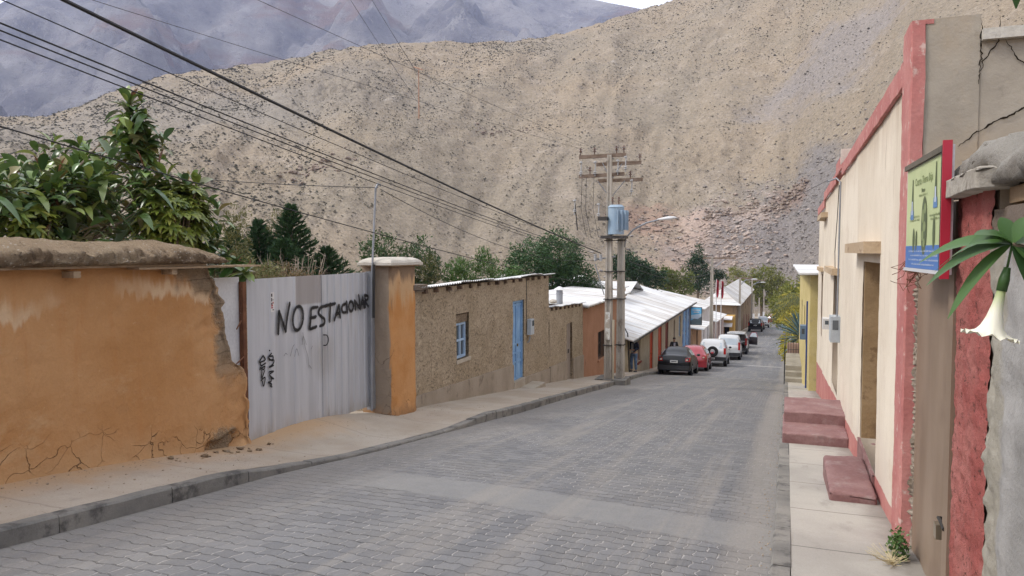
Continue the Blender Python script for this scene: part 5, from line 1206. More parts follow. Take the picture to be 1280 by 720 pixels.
for x, y, z in ((-6.38, 23.45, 4.12), (-5.92, 23.5, 4.12), (-5.2, 23.6, 4.15), (-6.6, 23.5, 2.9), (-5.75, 23.3, 2.75), (-4.85, 24.1, 3.55), (-4.95, 23.6, 4.25)):
    m = MB(); m.tube([(x, y, z), (x+.02, y, z+.42)], .022, 6); insul(m, x, y, z-.08, .18, .07); m.tube([(x, y, z+.36), (x, y, z+.40)], [.06, .04], 8); m.build('fuse_cutout', surf('fuse_grey', (.3, .3, .3), (.4, .4, .4), bump=0), up)
m = MB()
for x in (-6.35, -6.2, -5.95): m.tube([(x, 23.5, 4.0), (x-.03, 23.5, 3.0), (x+.15, 23.5, 2.1)], .008, 4, False)
m.tube([(-6.6, 23.5, 3.3), (-6.5, 23.5, 2.3)], .02, 5); m.build('drop_leads', darkst, up)
tr = MB(); tr.tube([(-5.22, 23.5, 2.16), (-5.22, 23.5, 3.02)], .255, 24); tr.tube([(-5.22, 23.5, 3.02), (-5.22, 23.5, 3.10)], [.275, .2], 24)
trb = surf('transformer_paint', (.24, .33, .42), (.31, .40, .49), 2, (.3, .3, .28), 9, (.62, .74), rough=.5, bump=.15)
tro = tr.build('transformer', trb, up)
for i in range(9):
    a = R(-70+i*22); x, y = -5.22+.27*math.cos(a), 23.5+.27*math.sin(a); x2, y2 = -5.22+.40*math.cos(a), 23.5+.40*math.sin(a); s_ = Vector((-math.sin(a), math.cos(a), 0))*.012
    p = [(x-s_.x, y-s_.y), (x2-s_.x, y2-s_.y), (x2+s_.x, y2+s_.y), (x+s_.x, y+s_.y)]
    MB().hexa([(q[0], q[1], 2.3) for q in p]+[(q[0], q[1], 2.92) for q in p]).build('cooling_fin', trb, tro)
for x in (-5.32, -5.12): m = MB(); insul(m, x, 23.45, 3.1, .26, .05); m.build('bushing', porc, tro)
MB().box(-5.68, -4.92, 23.3, 23.95, 2.03, 2.12).build('platform', darkst, up)
MB().box(-5.75, -5.45, 23.2, 23.4, 2.6, 2.72).build('fuse_box', darkst, up)
MB().tube([(-5.9, 23.5, 1.35), (-5.25, 23.6, 1.45)], .025, 6).build('spool_bracket', gst, up)
for x in (-5.88, -5.7): m = MB().tube([(x, 23.45, 1.3), (x, 23.45, 1.52)], .045, 8); m.build('spool', surf('spool_grey', (.35, .35, .35), (.45, .45, .45), bump=0), up)
MB().tube([(-5.9, 23.5, 1.2), (-5.62, 23.6, .2)], .018, 5).build('stay_rod', gst, up)
arm = [(-5.02, 23.85, 1.75), (-4.98, 23.9, 2.05), (-4.75, 23.95, 2.32), (-4.35, 24.0, 2.53), (-3.98, 24.05, 2.62)]
la = MB().tube(arm, .028, 8).build('lamp_arm', gst, up, True)
lh = MB()
for i, (q, w_, h0, h1) in enumerate(((0, .03, .0, .03), (.15, .08, -.03, .05), (.35, .11, -.05, .07), (.52, .09, -.035, .05), (.60, .03, -.0, .02))):
    x, z = -3.99+q, 2.63+q*.10; lh.v += [(x, 24.05-w_, z), (x, 24.05-w_*.6, z+h1), (x, 24.05+w_*.6, z+h1), (x, 24.05+w_, z), (x, 24.05+w_*.7, z+h0), (x, 24.05-w_*.7, z+h0)]
for i in range(4):
    for j in range(6): lh.f.append((i*6+j, i*6+(j+1) % 6, (i+1)*6+(j+1) % 6, (i+1)*6+j))
lh.f += [tuple(range(6))[::-1], tuple(range(24, 30))]
lh.build('lamp_head', surf('lamp_white', (.6, .6, .6), (.7, .7, .7), bump=0, rough=.5), la, True)
m = MB().box(P1[0]-.07, P1[0]+.07, P1[1]-.150, P1[1]-.138, -1.25, -.35); m.build('paper_remains', surf('torn_paper', (.5, .5, .48), (.65, .64, .6), 8, (.36, .32, .27), 6, (.45, .55), bump=0), up)
MB().tube([(-5.29, 23.5, g(23.5)), (-5.28, 23.5, -.6)], .04, 6).build('ground_conduit', surf('conduit_tan', (.4, .34, .26), (.45, .4, .3), bump=0), up)
m = MB().box(-5.85, -4.85, 23.3, 24.2, g(24)-.3, g(23.4)+.16); tag(m.build('pole_footing', kc), 'low concrete footing block around the twin poles', 'footing')

def wire(label, a, b, sag, r_, name='power_line', group='overhead lines along the street', n=40, mt=None):
    A = Vector(a); B = Vector(b); P = [A.lerp(B, i/n)-Vector((0, 0, sag*4*(i/n)*(1-i/n))) for i in range(n+1)]
    o = MB().tube(P, r_, 6).build(name, mt or wirem, None); tag(o, label, 'cable', group); return o
wirem = flat('cable_black', (.018, .018, .02), .6)
wiret = flat('cable_grey', (.07, .065, .065), .6)
# ends beyond the frame follow the same line back to the previous pole, behind the camera
def thru(end, p, ys=-14.0):
    e = Vector(end); q = Vector(p); k_ = (ys-e.y)/(q.y-e.y); return tuple(e+(q-e)*k_)
wire('thick black cable, the heaviest of the overhead lines', (-5.7, 23.5, 1.55), thru((-5.7, 23.5, 1.55), (-5.3, 4.79, 3.80)), .32, .017)
wire('lowest of the three close black lines left of the thick cable', (-5.9, 23.5, 1.42), thru((-5.9, 23.5, 1.42), (-5.3, 3.84, 3.48)), .38, .006)
wire('middle one of the three close black lines left of the thick cable', (-5.9, 23.5, 1.48), thru((-5.9, 23.5, 1.48), (-5.3, 3.98, 3.53)), .38, .0065)
wire('upper one of the three close black lines left of the thick cable', (-5.9, 23.5, 1.54), thru((-5.9, 23.5, 1.54), (-5.3, 4.09, 3.57)), .38, .0075)
wire('single black line between the three close ones and the thick cable', (-5.75, 23.6, 1.66), thru((-5.75, 23.6, 1.66), (-5.3, 4.44, 3.68)), .36, .005)
wire('thin dark line crossing in front of the rubber plant down to the brown roof', (-5.95, 23.4, .55), thru((-5.95, 23.4, .55), (-5.6, 3.9, 3.0)), .45, .007)
wire('faint thin line high over the street, left one of the faint pair', (-6.4, 23.5, 4.95), thru((-6.4, 23.5, 4.95), (-7.4, 8.0, 5.05), -60), .9, .004, mt=wiret)
wire('faint thin line high over the street, right one of the faint pair', (-5.95, 23.56, 4.95), thru((-5.95, 23.56, 4.95), (-6.4, 8.4, 5.35), -60), .9, .004, mt=wiret)
wire('slack wire from the top of the service pipe to the twin poles', (-6.12, 10.36, 2.6), (-5.75, 23.5, 1.35), .42, .006)
wire('nearly level wire reaching the service pipe from behind the plants', (-6.14, 10.34, 2.62), (-13.8, 9.4, 3.4), .12, .006)
m1 = mp+Vector((0, 0, mh))
for i, (dx, dz, lb) in enumerate(((-2.3, .6, 'upper faint wire running from the orange hillside mast to the upper left'), (0, -3, 'middle faint wire running from the orange hillside mast to the upper left'), (0, -14, 'lower faint wire running from the orange hillside mast to the upper left'))):
    a = m1+Vector((dx, 0, dz)); b = a+Vector((35, -215, 74)); wire(lb, tuple(a), tuple(b), 4, .07, 'power_line', 'wires of the hillside mast', mt=wiret)

# further poles along the left kerb
def lpole(label, x, y, h, arm, lamp, white=False, name='utility_pole'):
    z = g(y); t = thing(name, (x, y, z), label, 'utility pole'); cpole(MB(), x, y, z-.4, z+h, .16, .10).build('post', conc, t)
    if white: MB().box(x-.19, x+.19, y-.19, y+.19, z, z+2.1).build('white_band', white_m, t)
    if arm:
        MB().box(x-arm*.4, x+arm, y-.06, y+.06, z+h-.14, z+h).build('crossarm', xwood, t); MB().tube([(x, y, z+h-1.0), (x+arm*.6, y, z+h-.1)], .035, 5).build('brace', gst, t)
        for q in (-.35, .3, .95): m = MB(); insul(m, x+arm*q, y, z+h, .2, .06); m.build('insulator', porc, t)
    if lamp:
        la_ = MB().tube([(x, y, z+lamp), (x+.5, y, z+lamp+.45), (x+1.3, y, z+lamp+.6)], .035, 6).build('lamp_arm', gst, t)
        m = MB().blob((x+1.6, y, z+lamp+.62), (.42, .14, .08), 2, 0); m.build('lamp_head', white_m, la_)
    return t
white_m = flat('white_enamel', (.62, .62, .62), .5)
lpole('concrete pole with a wooden crossarm standing beside the blue sign', -6.02, 64, 8.0, 1.9, 0)
lpole('concrete pole with a street lamp in front of the gabled brown house', -5.45, 93, 7.0, 1.4, 6.2)
lpole('third pole down the street with short crossarm and white lamp', -5.35, 122, 7.6, 2.0, 6.6)
lpole('pale slim pole far down the street beside the parked dark cars', -5.8, 140, 5.6, 0, 0, True)
lpole('shorter pale slim pole just right of its neighbour, far down the street', -5.3, 152, 5.2, 0, 0, True)
lpole('last pale slim pole before the yellow trees', -4.9, 168, 7.0, 0, 0, True)
wire('line running down the street from the twin poles to the next pole', (-4.9, 24, 1.3), (-5.7, 64, -.0), .5, .012)
wire('second line running down the street beyond the twin poles', (-4.8, 24, 1.1), (-5.6, 64, .9), .9, .010)
wire('wire from the cream house conduit slanting across the street to the twin poles', (.6, 13.8, 2.82), (-5.0, 24.0, 1.7), .3, .0035)

# blue hanging sign and two red flags
t = thing('blue_sign', (-6.3, 58, -6.4), 'rectangular blue and white sign with a mountain picture hung high by the lamp pole', 'sign')
X0, X1, Y0, Z0, Z1 = -6.98, -6.2, 58.0, -3.98, -2.68
MB().box(X0-.04, X1+.04, Y0, Y0+.1, Z0-.04, Z1+.04).build('sign_frame', darkst, t)
pn = MB().box(X0, X1, Y0-.02, Y0-.003, Z0, Z1).build('sign_panel', surf('sign_sky', (.11, .38, .62), (.16, .46, .68), 2, bump=0, rough=.4), t)
MB().add([(X0, Y0-.024, Z0+.45), (X1, Y0-.024, Z0+.45), (X1, Y0-.024, Z0+.85), (X0, Y0-.024, Z0+.72)], [(0,1,2,3)]).build('pale_band', flat('sign_pale', (.5, .6, .68), .5), pn)
MB().add([(X0, Y0-.027, Z0), (X1, Y0-.027, Z0), (X1, Y0-.027, Z0+.62), (X0+.5, Y0-.027, Z0+.42), (X0+.25, Y0-.027, Z0+.46), (X0, Y0-.027, Z0+.30)], [(0,1,2,3,4,5)]).build('mountain_shape', flat('sign_dark', (.13, .17, .18), .5), pn)
for z, a, b in ((Z1-.22, .1, .68), (Z1-.38, .2, .6)): 
    MB().box(X0+a, X0+b, Y0-.03, Y0-.024, z, z+.07).build('sign_lettering', white_m, pn)
MB().tube([(X0-.1, Y0+.05, g(58)), (X0-.1, Y0+.05, Z1)], .05, 8).build('sign_post', gst, t)
redf = flat('flag_red', (.42, .02, .04), .7)
for i, (x, y, lb) in enumerate(((-5.82, 66, 'left one of two red flags furled on thin poles'), (-5.45, 66.4, 'right one of two red flags furled on thin poles'))):
    t = thing('flag', (x, y, g(y)), lb, 'flag', 'red flags by the pale pole'); zt__ = -.75-.1*i
    MB().tube([(x, y, g(y)), (x, y, zt__)], .035, 6).build('flag_pole', white_m, t)
    m = MB(); m.grid(lambda u, v: (x+.02+.22*u*(.55+.45*math.sin(v*3.1+.4))+.03*math.sin(u*9+v*6), y-.12*math.sin(u*7+v*3), zt__-.05-1.45*v-.12*u), 8, 16); m.build('flag_cloth', redf, t, True)

# ============================================================ CARS
tyre = flat('tyre_rubber', (.018, .018, .018), .85, spec=.2); rimm = flat('alloy_rim', (.42, .42, .43), .35, .7); blk = flat('black_trim', (.02, .02, .022), .5)
carglass = glassy('car_glass', (.30, .34, .37)); redlens = flat('red_lens', (.35, .015, .012), .2); platem = flat('plate_white', (.62, .62, .6), .5); inkm = flat('plate_ink', (.04, .04, .06), .5); amber = flat('clear_lens', (.6, .5, .42), .2)  # car glass is pale, with the reflected sky put into its colour
SPEC = {   # stations along the length: y, half width, bottom, belt, half roof, roof
 'sedan': [(0, .76, .42, .88, .66, .93), (.10, .82, .24, .92, .72, .98), (.55, .84, .2, .95, .68, 1.02), (1.15, .85, .2, .96, .56, 1.38), (1.9, .85, .2, .95, .58, 1.43), (2.6, .85, .2, .94, .56, 1.38), (3.15, .84, .2, .93, .66, .98), (4.0, .80, .22, .82, .66, .86), (4.28, .70, .34, .70, .56, .74)],
 'hatch': [(0, .74, .40, .90, .64, .95), (.10, .81, .24, .95, .68, 1.02), (.55, .83, .2, .96, .56, 1.40), (1.4, .84, .2, .95, .58, 1.47), (2.2, .84, .2, .94, .56, 1.42), (2.85, .83, .2, .93, .66, 1.0), (3.6, .79, .22, .84, .64, .88), (3.85, .68, .34, .70, .54, .74)],
 'suv': [(0, .82, .52, 1.08, .76, 1.14), (.06, .87, .38, 1.10, .76, 1.18), (.24, .88, .36, 1.12, .70, 1.68), (1.5, .89, .36, 1.11, .71, 1.76), (2.5, .89, .36, 1.10, .69, 1.70), (3.1, .88, .36, 1.08, .76, 1.14), (4.1, .84, .38, 1.0, .72, 1.04), (4.35, .76, .5, .85, .64, .9)],
 'van': [(0, .78, .44, 1.02, .74, 1.08), (.05, .84, .30, 1.05, .74, 1.12), (.18, .85, .28, 1.06, .70, 1.74), (1.6, .86, .28, 1.05, .71, 1.82), (2.5, .86, .28, 1.04, .68, 1.70), (3.1, .85, .28, 1.0, .72, 1.06), (3.9, .80, .30, .84, .68, .88), (4.1, .70, .4, .72, .56, .76)]}
def car(kind, name, paint, label, x, y, rz=0, scale=1.0, rb=.31, open_tail=False, open_door=False, spare=False, bumper=True, cat='car'):
    S = SPEC[kind]; L = S[-1][0]; z = g(y); root = thing(name, (0, 0, 0), label, cat, 'cars parked along the street')
    def ring(s):
        yy, w_, zb, zl, wr, zr = s; pts = [(0, zb), (w_*.86, zb), (w_, zb+.14), (w_*1.01, (zb+zl)/2), (w_, zl-.13), (w_*.965, zl), (wr, zr-.07), (wr-.10, zr), (0, zr+.025)]
        return pts
    m = MB(); nP = 9
    for s in S:
        rg = ring(s); full = rg + [(-a, b) for a, b in rg[-2:0:-1]]
        m.v += [(a, s[0]-L/2, b) for a, b in full]
    nf = 16
    skip = set()
    for i in range(len(S)-1):
        for j in range(nf):
            if open_tail and i == 1 and j in (5, 6, 7, 8, 9, 10): continue
            m.f.append((i*nf+j, i*nf+(j+1) % nf, (i+1)*nf+(j+1) % nf, (i+1)*nf+j))
    if not open_tail: m.f.append(tuple(range(nf))[::-1])
    m.f.append(tuple((len(S)-1)*nf+j for j in range(nf)))
    b = m.build('body', paint, root, True, world=False)
    bm = bmesh.new(); bm.from_mesh(b.data); bmesh.ops.subdivide_edges(bm, edges=bm.edges[:], cuts=1, smooth=.10, use_grid_fill=True); bm.to_mesh(b.data); bm.free()
    for p in b.data.polygons: p.use_smooth = True
    def PT(i, j, sgn=1): a, c_ = ring(S[i])[j]; return Vector((a*sgn, S[i][0]-L/2, c_))
    def patch(cs, marg, off, nm, mt, par):
        c0_, c1_, c2_, c3_ = cs; n_ = (c1_-c0_).cross(c3_-c0_).normalized()
        def q(u, v): return c0_*(1-u)*(1-v)+c1_*u*(1-v)+c2_*u*v+c3_*(1-u)*v
        a, b_ = marg; mm = MB(); mm.add([q(a, b_)+n_*off, q(1-a, b_)+n_*off, q(1-a, 1-b_)+n_*off, q(a, 1-b_)+n_*off] + [q(a, b_)-n_*.01, q(1-a, b_)-n_*.01, q(1-a, 1-b_)-n_*.01, q(a, 1-b_)-n_*.01], [(0,1,2,3), (4,7,6,5), (0,4,5,1), (1,5,6,2), (2,6,7,3), (3,7,4,0)])
        return mm.build(nm, mt, par, world=False)
    ir = 2 if kind == 'sedan' else 1    # station where the rear glass starts
    if not open_tail:
        patch([PT(ir, 6, -1), PT(ir, 6), PT(ir+1, 6), PT(ir+1, 6, -1)], (.07, .12), .03, 'rear_window', carglass, root)
    cab = [i for i in range(len(S)) if ring(S[i])[7][1] > S[i][3]+.25]; a_, b_ = cab[0], cab[-1]
    patch([PT(b_+1, 6), PT(b_+1, 6, -1), PT(b_, 6, -1), PT(b_, 6)], (.07, .1), .03, 'windscreen', carglass, root)
    for sg in (1, -1):
        for i in range(a_, b_):
            cs = [PT(i, 5, sg), PT(i+1, 5, sg), PT(i+1, 6, sg), PT(i, 6, sg)]
            if sg < 0: cs = [cs[1], cs[0], cs[3], cs[2]]
            if open_door and sg > 0 and i == b_-1: pass
            patch(cs, (.05, .16), .028, 'side_window', carglass, root)
        mm = MB(); yy = S[b_][0]-L/2+.2; mm.blob((sg*(S[b_][1]+.10), yy, S[b_][3]+.08), (.10, .06, .07), 2, 0); mm.build('mirror', paint if kind == 'hatch' else blk, root, world=False)
    w0, zb0, zl0 = S[1][1], S[1][2], S[1][3]
    if kind in ('suv', 'van'):
        for sg in (1, -1): mm = MB().box(*sorted((sg*(w0-.14), sg*(w0+.005))), -L/2-.012, -L/2+.14, zl0-.28, zl0+(.28 if kind == 'van' else .12)); mm.build('tail_light', redlens, root, world=False)
    else:
        for sg in (1, -1):
            tl = MB().hexa([(sg*(w0-.26), -L/2-.02, zl0-.22), (sg*(w0-.02), -L/2-.0, zl0-.22), (sg*(w0+.012), -L/2+.20, zl0-.20), (sg*(w0-.2), -L/2+.2, zl0-.2), (sg*(w0-.24), -L/2-.0, zl0-.02), (sg*(w0-.02), -L/2+.02, zl0-.02), (sg*(w0+.005), -L/2+.22, zl0-.0), (sg*(w0-.2), -L/2+.22, zl0)]).build('tail_light', redlens, root, world=False)
            MB().box(*sorted((sg*(w0-.22), sg*(w0-.12))), -L/2-.028, -L/2-.014, zl0-.17, zl0-.10).build('reverse_lamp', amber, tl, world=False)
    if bumper:
        mm = MB(); zz_ = zb0+.02; mm.grid(lambda u, v: ((w0+.02)*math.sin((u-.5)*math.pi)*(1 if abs(u-.5) < .5 else 1), -L/2+.10-.17*math.cos((u-.5)*math.pi)**.6, zz_+.24*v+.0), 16, 3); mm.build('bumper', blk if kind in ('suv', 'van', 'sedan') else paint, root, world=False)
    pz = zb0+.10 if spare else zl0-.30
    pl_ = MB().box(-.19, .19, -L/2-(.085 if spare else .03), -L/2-(.07 if spare else .0), pz, pz+.13).build('number_plate', platem, root, world=False)
    MB().box(-.13, .13, -L/2-(.088 if spare else .033), -L/2-(.0855 if spare else .0305), pz+.045, pz+.085).build('plate_characters', inkm, pl_, world=False)
    for sg in (1, -1):
        MB().box(*sorted((sg*(S[-2][1]-.28), sg*(S[-2][1]-.03))), L/2-.16, L/2-.02, S[-2][3]-.18, S[-2][3]-.03).build('headlight', amber, root, world=False)
    ys = (-L/2+.78, L/2-.82)
    for yy in ys:
        for sg in (1, -1):
            xw = sg*(S[2][1]-.19)
            MB().tube([(sg*(S[2][1]-.02), yy, rb+.02), (sg*(S[2][1]+.014), yy, rb+.02)], rb+.055, 22).build('wheel_well_shade', blk, root, world=False)  # black disc stands in for the shaded wheel well
            wh = MB(); pr = [(xw, rb*.62), (xw, rb*.95), (xw+sg*.03, rb), (xw+sg*.18, rb), (xw+sg*.215, rb*.94), (xw+sg*.215, rb*.66)]
            for px_, rr_ in pr:
                for q in range(24): an = q*math.pi/12; wh.v.append((px_, yy+rr_*math.cos(an), rb+rr_*math.sin(an)))
            for i in range(5):
                for q in range(24): wh.f.append((i*24+q, i*24+(q+1) % 24, (i+1)*24+(q+1) % 24, (i+1)*24+q))
            wh.f.append(tuple(range(24)))
            wo = wh.build('wheel', tyre, root, world=False)
            rm = MB(); rm.tube([(xw+sg*.19, yy, rb), (xw+sg*.208, yy, rb)], [rb*.64, rb*.66], 20)
            for q in range(5): an = q*2*math.pi/5; rm.tube([(xw+sg*.212, yy, rb), (xw+sg*.212, yy+rb*.6*math.cos(an), rb+rb*.6*math.sin(an))], .02, 4)
            rm.build('rim', rimm, wo, world=False)
    if spare:
        sp = MB().tube([(.05, -L/2-.02, .98), (.05, -L/2-.05, .98), (.05, -L/2-.20, .98), (.05, -L/2-.235, .98)], [.30, .35, .35, .31], 26).build('spare_wheel', tyre, root, world=False)
        MB().tube([(.05, -L/2-.236, .98), (.05, -L/2-.245, .98)], [.15, .13], 16).build('rim', rimm, sp, world=False)
    if open_tail:
        MB().box(-.66, .66, -L/2+.25, -L/2+.3, .6, 1.65).build('load_space', flat('boot_lining', (.10, .085, .08), .9), root, world=False)
        MB().box(-.62, .62, -L/2+.06, -L/2+.25, .5, .95).build('load_floor', dark, root, world=False)
        r9 = random.Random(5)
        for i in range(9):
            xx = -.5+.11*i; MB().blob((xx, -L/2+.14, 1.0+.25*r9.random()), (.10, .09, .10+.1*r9.random()), 2, .5).build('luggage', (flat('luggage_red', (.35, .05, .05), .8) if i % 3 == 0 else flat('luggage_dark', (.07, .06, .055), .8) if i % 3 == 1 else flat('luggage_grey', (.35, .33, .3), .8)), root, world=False)
        tg = MB().hexa([(-.72, -L/2+.2, 1.66), (.72, -L/2+.2, 1.66), (.66, -L/2-.72, 1.70), (-.66, -L/2-.72, 1.70), (-.72, -L/2+.2, 1.80), (.72, -L/2+.2, 1.80), (.66, -L/2-.72, 1.77), (-.66, -L/2-.72, 1.77)]).build('tailgate', paint, root, world=False)
        MB().hexa([(-.5, -L/2+.0, 1.77), (.5, -L/2+.0, 1.77), (.48, -L/2-.45, 1.755), (-.48, -L/2-.45, 1.755), (-.5, -L/2+.0, 1.805), (.5, -L/2+.0, 1.805), (.48, -L/2-.45, 1.79), (-.48, -L/2-.45, 1.79)]).build('tailgate_glass', carglass, tg, world=False)
    if open_door:
        yy = S[b_][0]-L/2; dr = MB().hexa([(.86, yy+.1, .28), (1.62, yy-.5, .28), (1.64, yy-.46, .28), (.88, yy+.14, .28), (.86, yy+.1, 1.0), (1.62, yy-.5, 1.0), (1.64, yy-.46, 1.0), (.88, yy+.14, 1.0)]).build('door', blk, root, world=False)
        q = [Vector((.87, yy+.12, 0)), Vector((1.63, yy-.48, 0))]
        MB().tube([q[0]+Vector((0, 0, 1)), q[0].lerp(q[1], .35)+Vector((0, 0, 1.42)), q[0].lerp(q[1], .85)+Vector((0, 0, 1.42)), q[1]+Vector((0, 0, 1))], .022, 5).build('window_frame', redc, dr, world=False)
        MB().add([q[0]+Vector((0, .0, 1)), q[1]+Vector((0, 0, 1)), q[0].lerp(q[1], .85)+Vector((0, 0, 1.41)), q[0].lerp(q[1], .35)+Vector((0, 0, 1.41))], [(0,1,2,3)]).build('pane', carglass, dr, world=False)
    root.location = (x, y+L/2*scale, g(y+L/2)+.0); root.scale = (scale,)*3
    sl_ = math.atan2(g(y+L)-g(y), L); root.rotation_euler = (sl_, 0, rz); root.location.z = (g(y)+g(y+L))/2+.01
    return root
blackc = flat('black_car_paint', (.007, .008, .010), .35, 0, .3, coat=.15); redc = flat('red_car_paint', (.32, .012, .025), .25, .1, .6, coat=.8); whitec = flat('white_car_paint', (.58, .59, .59), .3, 0, .5, coat=.6)
car('sedan', 'black_sedan', blackc, 'black sedan parked nearest, seen from behind', -5.42, 37.8, R(1.0), 1.0)
car('hatch', 'red_hatchback', redc, 'red hatchback parked just ahead of the black sedan', -5.15, 43.2, R(1))
car('suv', 'white_suv', whitec, 'white off-roader with a black spare wheel on its tail', -4.62, 49.3, R(1), spare=True, rb=.36)
car('van', 'white_van', whitec, 'plain white van just ahead of the white off-roader', -4.12, 56.4, R(1), cat='van')
car('van', 'white_estate', whitec, 'white car with its tailgate raised over a full boot', -3.95, 62.6, R(1), open_tail=True)
car('hatch', 'red_car', redc, 'red car with its dark driver side door swung open', -4.25, 70.5, R(1), open_door=True)
car('suv', 'black_suv', blackc, 'dark SUV parked alone beyond the gap, seen from behind', -4.05, 103, R(0))
car('sedan', 'dark_sedan', blackc, 'dark sedan parked ahead of the lone dark SUV', -4.05, 113, R(0))
car('van', 'far_white_van', whitec, 'white van parked furthest on the left side', -3.7, 126, R(0), rb=.31, cat='van')
car('hatch', 'far_red_car', redc, 'small red car at the far end of the street under the yellow trees', -3.4, 160, R(75))

# ============================================================ PEOPLE
def skin(name, pts, edges, mat, parent, sub=2):
    me = bpy.data.meshes.new(name); me.from_pydata([p[:3] for p in pts], edges, []); o = bpy.data.objects.new(name, me); col.objects.link(o); o.parent = parent; me.materials.append(mat)
    md = o.modifiers.new('s', 'SKIN'); md.use_smooth_shade = True
    for i, p in enumerate(pts):
        sv = me.skin_vertices[0].data[i]; sv.radius = (p[3], p[4] if len(p) > 4 else p[3]); sv.use_root = (i == 0)
    sb = o.modifiers.new('u', 'SUBSURF'); sb.levels = sub; sb.render_levels = sub; return o
skinm = flat('skin', (.34, .19, .13), .6); hairm = flat('dark_hair', (.015, .012, .01), .7)
def person(label, x, y, rz, jacket, trousers, shirt, zoff=.12, head_only=False, H=1.0):
    t = thing('person', (x, y, g(y)+zoff), label, 'person', rz=rz)
    # front is -Y ; forearms folded forward holding something
    P = [(0, 0, .95, .10, .09), (0, .0, 1.15, .115, .085), (0, .01, 1.36, .125, .09), (0, .0, 1.46, .05), (0, -.02, 1.52, .045), (0, -.05, 1.60, .075, .085), (0, -.05, 1.68, .07, .08),
         (.17, .0, 1.40, .05), (.22, .03, 1.15, .042), (.12, -.20, 1.08, .034), (.06, -.27, 1.10, .028),
         (-.17, .0, 1.40, .05), (-.22, .03, 1.15, .042), (-.12, -.20, 1.06, .034), (-.05, -.27, 1.07, .028),
         (.10, 0, .86, .085), (.11, -.02, .48, .055), (.12, .02, .09, .04), (.13, -.12, .04, .035),
         (-.10, 0, .86, .085), (-.12, -.04, .48, .055), (-.13, .0, .09, .04), (-.14, -.13, .04, .035)]
    E = [(0,1),(1,2),(2,3),(3,4),(4,5),(5,6),(2,7),(7,8),(8,9),(9,10),(2,11),(11,12),(12,13),(13,14),(0,15),(15,16),(16,17),(17,18),(0,19),(19,20),(20,21),(21,22)]
    skin('body', P, E, skinm, t)
    for sg in (1, -1):
        for q in range(5):
            bx = sg*(.055-.012*q) if q < 4 else sg*.07; z0 = 1.09
            if q < 4: pts = [(bx, -.27, z0+.01*q, .011), (bx-sg*.01, -.315, z0-.005+.01*q, .0085), (bx-sg*.035, -.325, z0-.025+.008*q, .0075)]
            else: pts = [(bx, -.25, z0+.02, .011), (bx-sg*.02, -.29, z0+.045, .009)]
            skin('finger', pts, [(i, i+1) for i in range(len(pts)-1)], skinm, t, 1)
    ja = [(p[0]*1.02, p[1], p[2], r1*1.18, r2*1.22) for p, r1, r2 in [((0, 0, .88), .12, .11), ((0, 0, 1.15), .125, .105), ((0, .01, 1.36), .135, .10), ((0, 0, 1.44), .06, .06), ((.17, 0, 1.40), .062, .062), ((.23, .03, 1.15), .055, .055), ((.13, -.18, 1.08), .045, .045), ((-.17, 0, 1.40), .062, .062), ((-.23, .03, 1.15), .055, .055), ((-.13, -.18, 1.06), .045, .045)]]
    skin('jacket', ja, [(0,1),(1,2),(2,3),(2,4),(4,5),(5,6),(2,7),(7,8),(8,9)], jacket, t)
    MB().box(-.055, .055, -.150, -.135, .95, 1.40).build('shirt_front', shirt, t, world=False)
    skin('trousers', [(0, 0, .92, .13, .115), (.10, 0, .84, .105), (.115, -.02, .48, .075), (.12, .01, .10, .068), (-.10, 0, .84, .105), (-.125, -.04, .48, .075), (-.13, 0, .10, .068)], [(0,1),(1,2),(2,3),(0,4),(4,5),(5,6)], trousers, t)
    for sg in (1, -1): MB().blob((sg*.13, -.06, .045), (.055, .14, .05), 2, 0).build('shoe', blk, t, True, world=False)
    MB().blob((0, -.03, 1.675), (.092, .105, .075), 2, .15).build('hair', hairm, t, True, world=False)
    for sg in (1, -1):
        MB().blob((sg*.03, -.135, 1.635), (.010, .006, .006), 1, 0).build('eye', blk, t, world=False)
        MB().blob((sg*.083, -.04, 1.62), (.012, .022, .032), 1, 0).build('ear', skinm, t, world=False)
    MB().blob((0, -.148, 1.605), (.013, .02, .022), 1, 0).build('nose', skinm, t, world=False)
    MB().blob((0, -.135, 1.57), (.026, .008, .006), 1, 0).build('mouth', flat('lips', (.25, .1, .08), .6), t, world=False)
    t.scale = (H, H, H); return t
navy = flat('navy_jacket', (.022, .028, .05), .85, spec=.2, var=.2); jeans = surf('denim', (.08, .13, .22), (.14, .20, .30), 6, bump=.3); greysh = flat('grey_shirt', (.36, .36, .40), .8)
person('person in a navy jacket and blue jeans standing against the wall by the twin poles', -6.86, 35.0, R(-25), navy, jeans, greysh)
person('person in dark clothes between the red hatchback and the house fronts', -6.75, 47.5, R(20), flat('black_coat', (.02, .02, .02), .9), navy, greysh)
# ============================================================ RIGHT SIDE
XF = .82
fc = Fr((XF, 5.93), (XF, 24.9), left=False)     # n points to -X (street)
zc = lambda u: g(fc.y(u))-.25
k = NT('cream_paint', .85, 0, .2); X = k.xyz()
run = k.noise(1, 6, .7, k.scl(None, (3.6, 3.6, .45)))
c = k.mix(k.step(k.noise(.8, 5, .6), .35, .65), (.68, .595, .475), (.76, .675, .55))
c = k.mix(k.math('MULTIPLY', k.step(run, .5, .72), .4), c, (.52, .42, .32))
upd = k.step(k.math('ADD', X[2], k.math('MULTIPLY', run, 1.6)), 3.1, 3.9)
c = k.mix(k.math('MULTIPLY', upd, .6), c, (.46, .36, .26))
c = k.mix(k.math('MULTIPLY', k.step(k.noise(1, 3, .5, k.scl(None, (9, 9, .5))), .70, .76), k.step(X[2], .6, 2.6)), c, (.33, .24, .17))
lowd = k.step(k.math('ADD', k.hag(), k.math('MULTIPLY', k.noise(2, 5, .6), .9)), 1.4, .6)
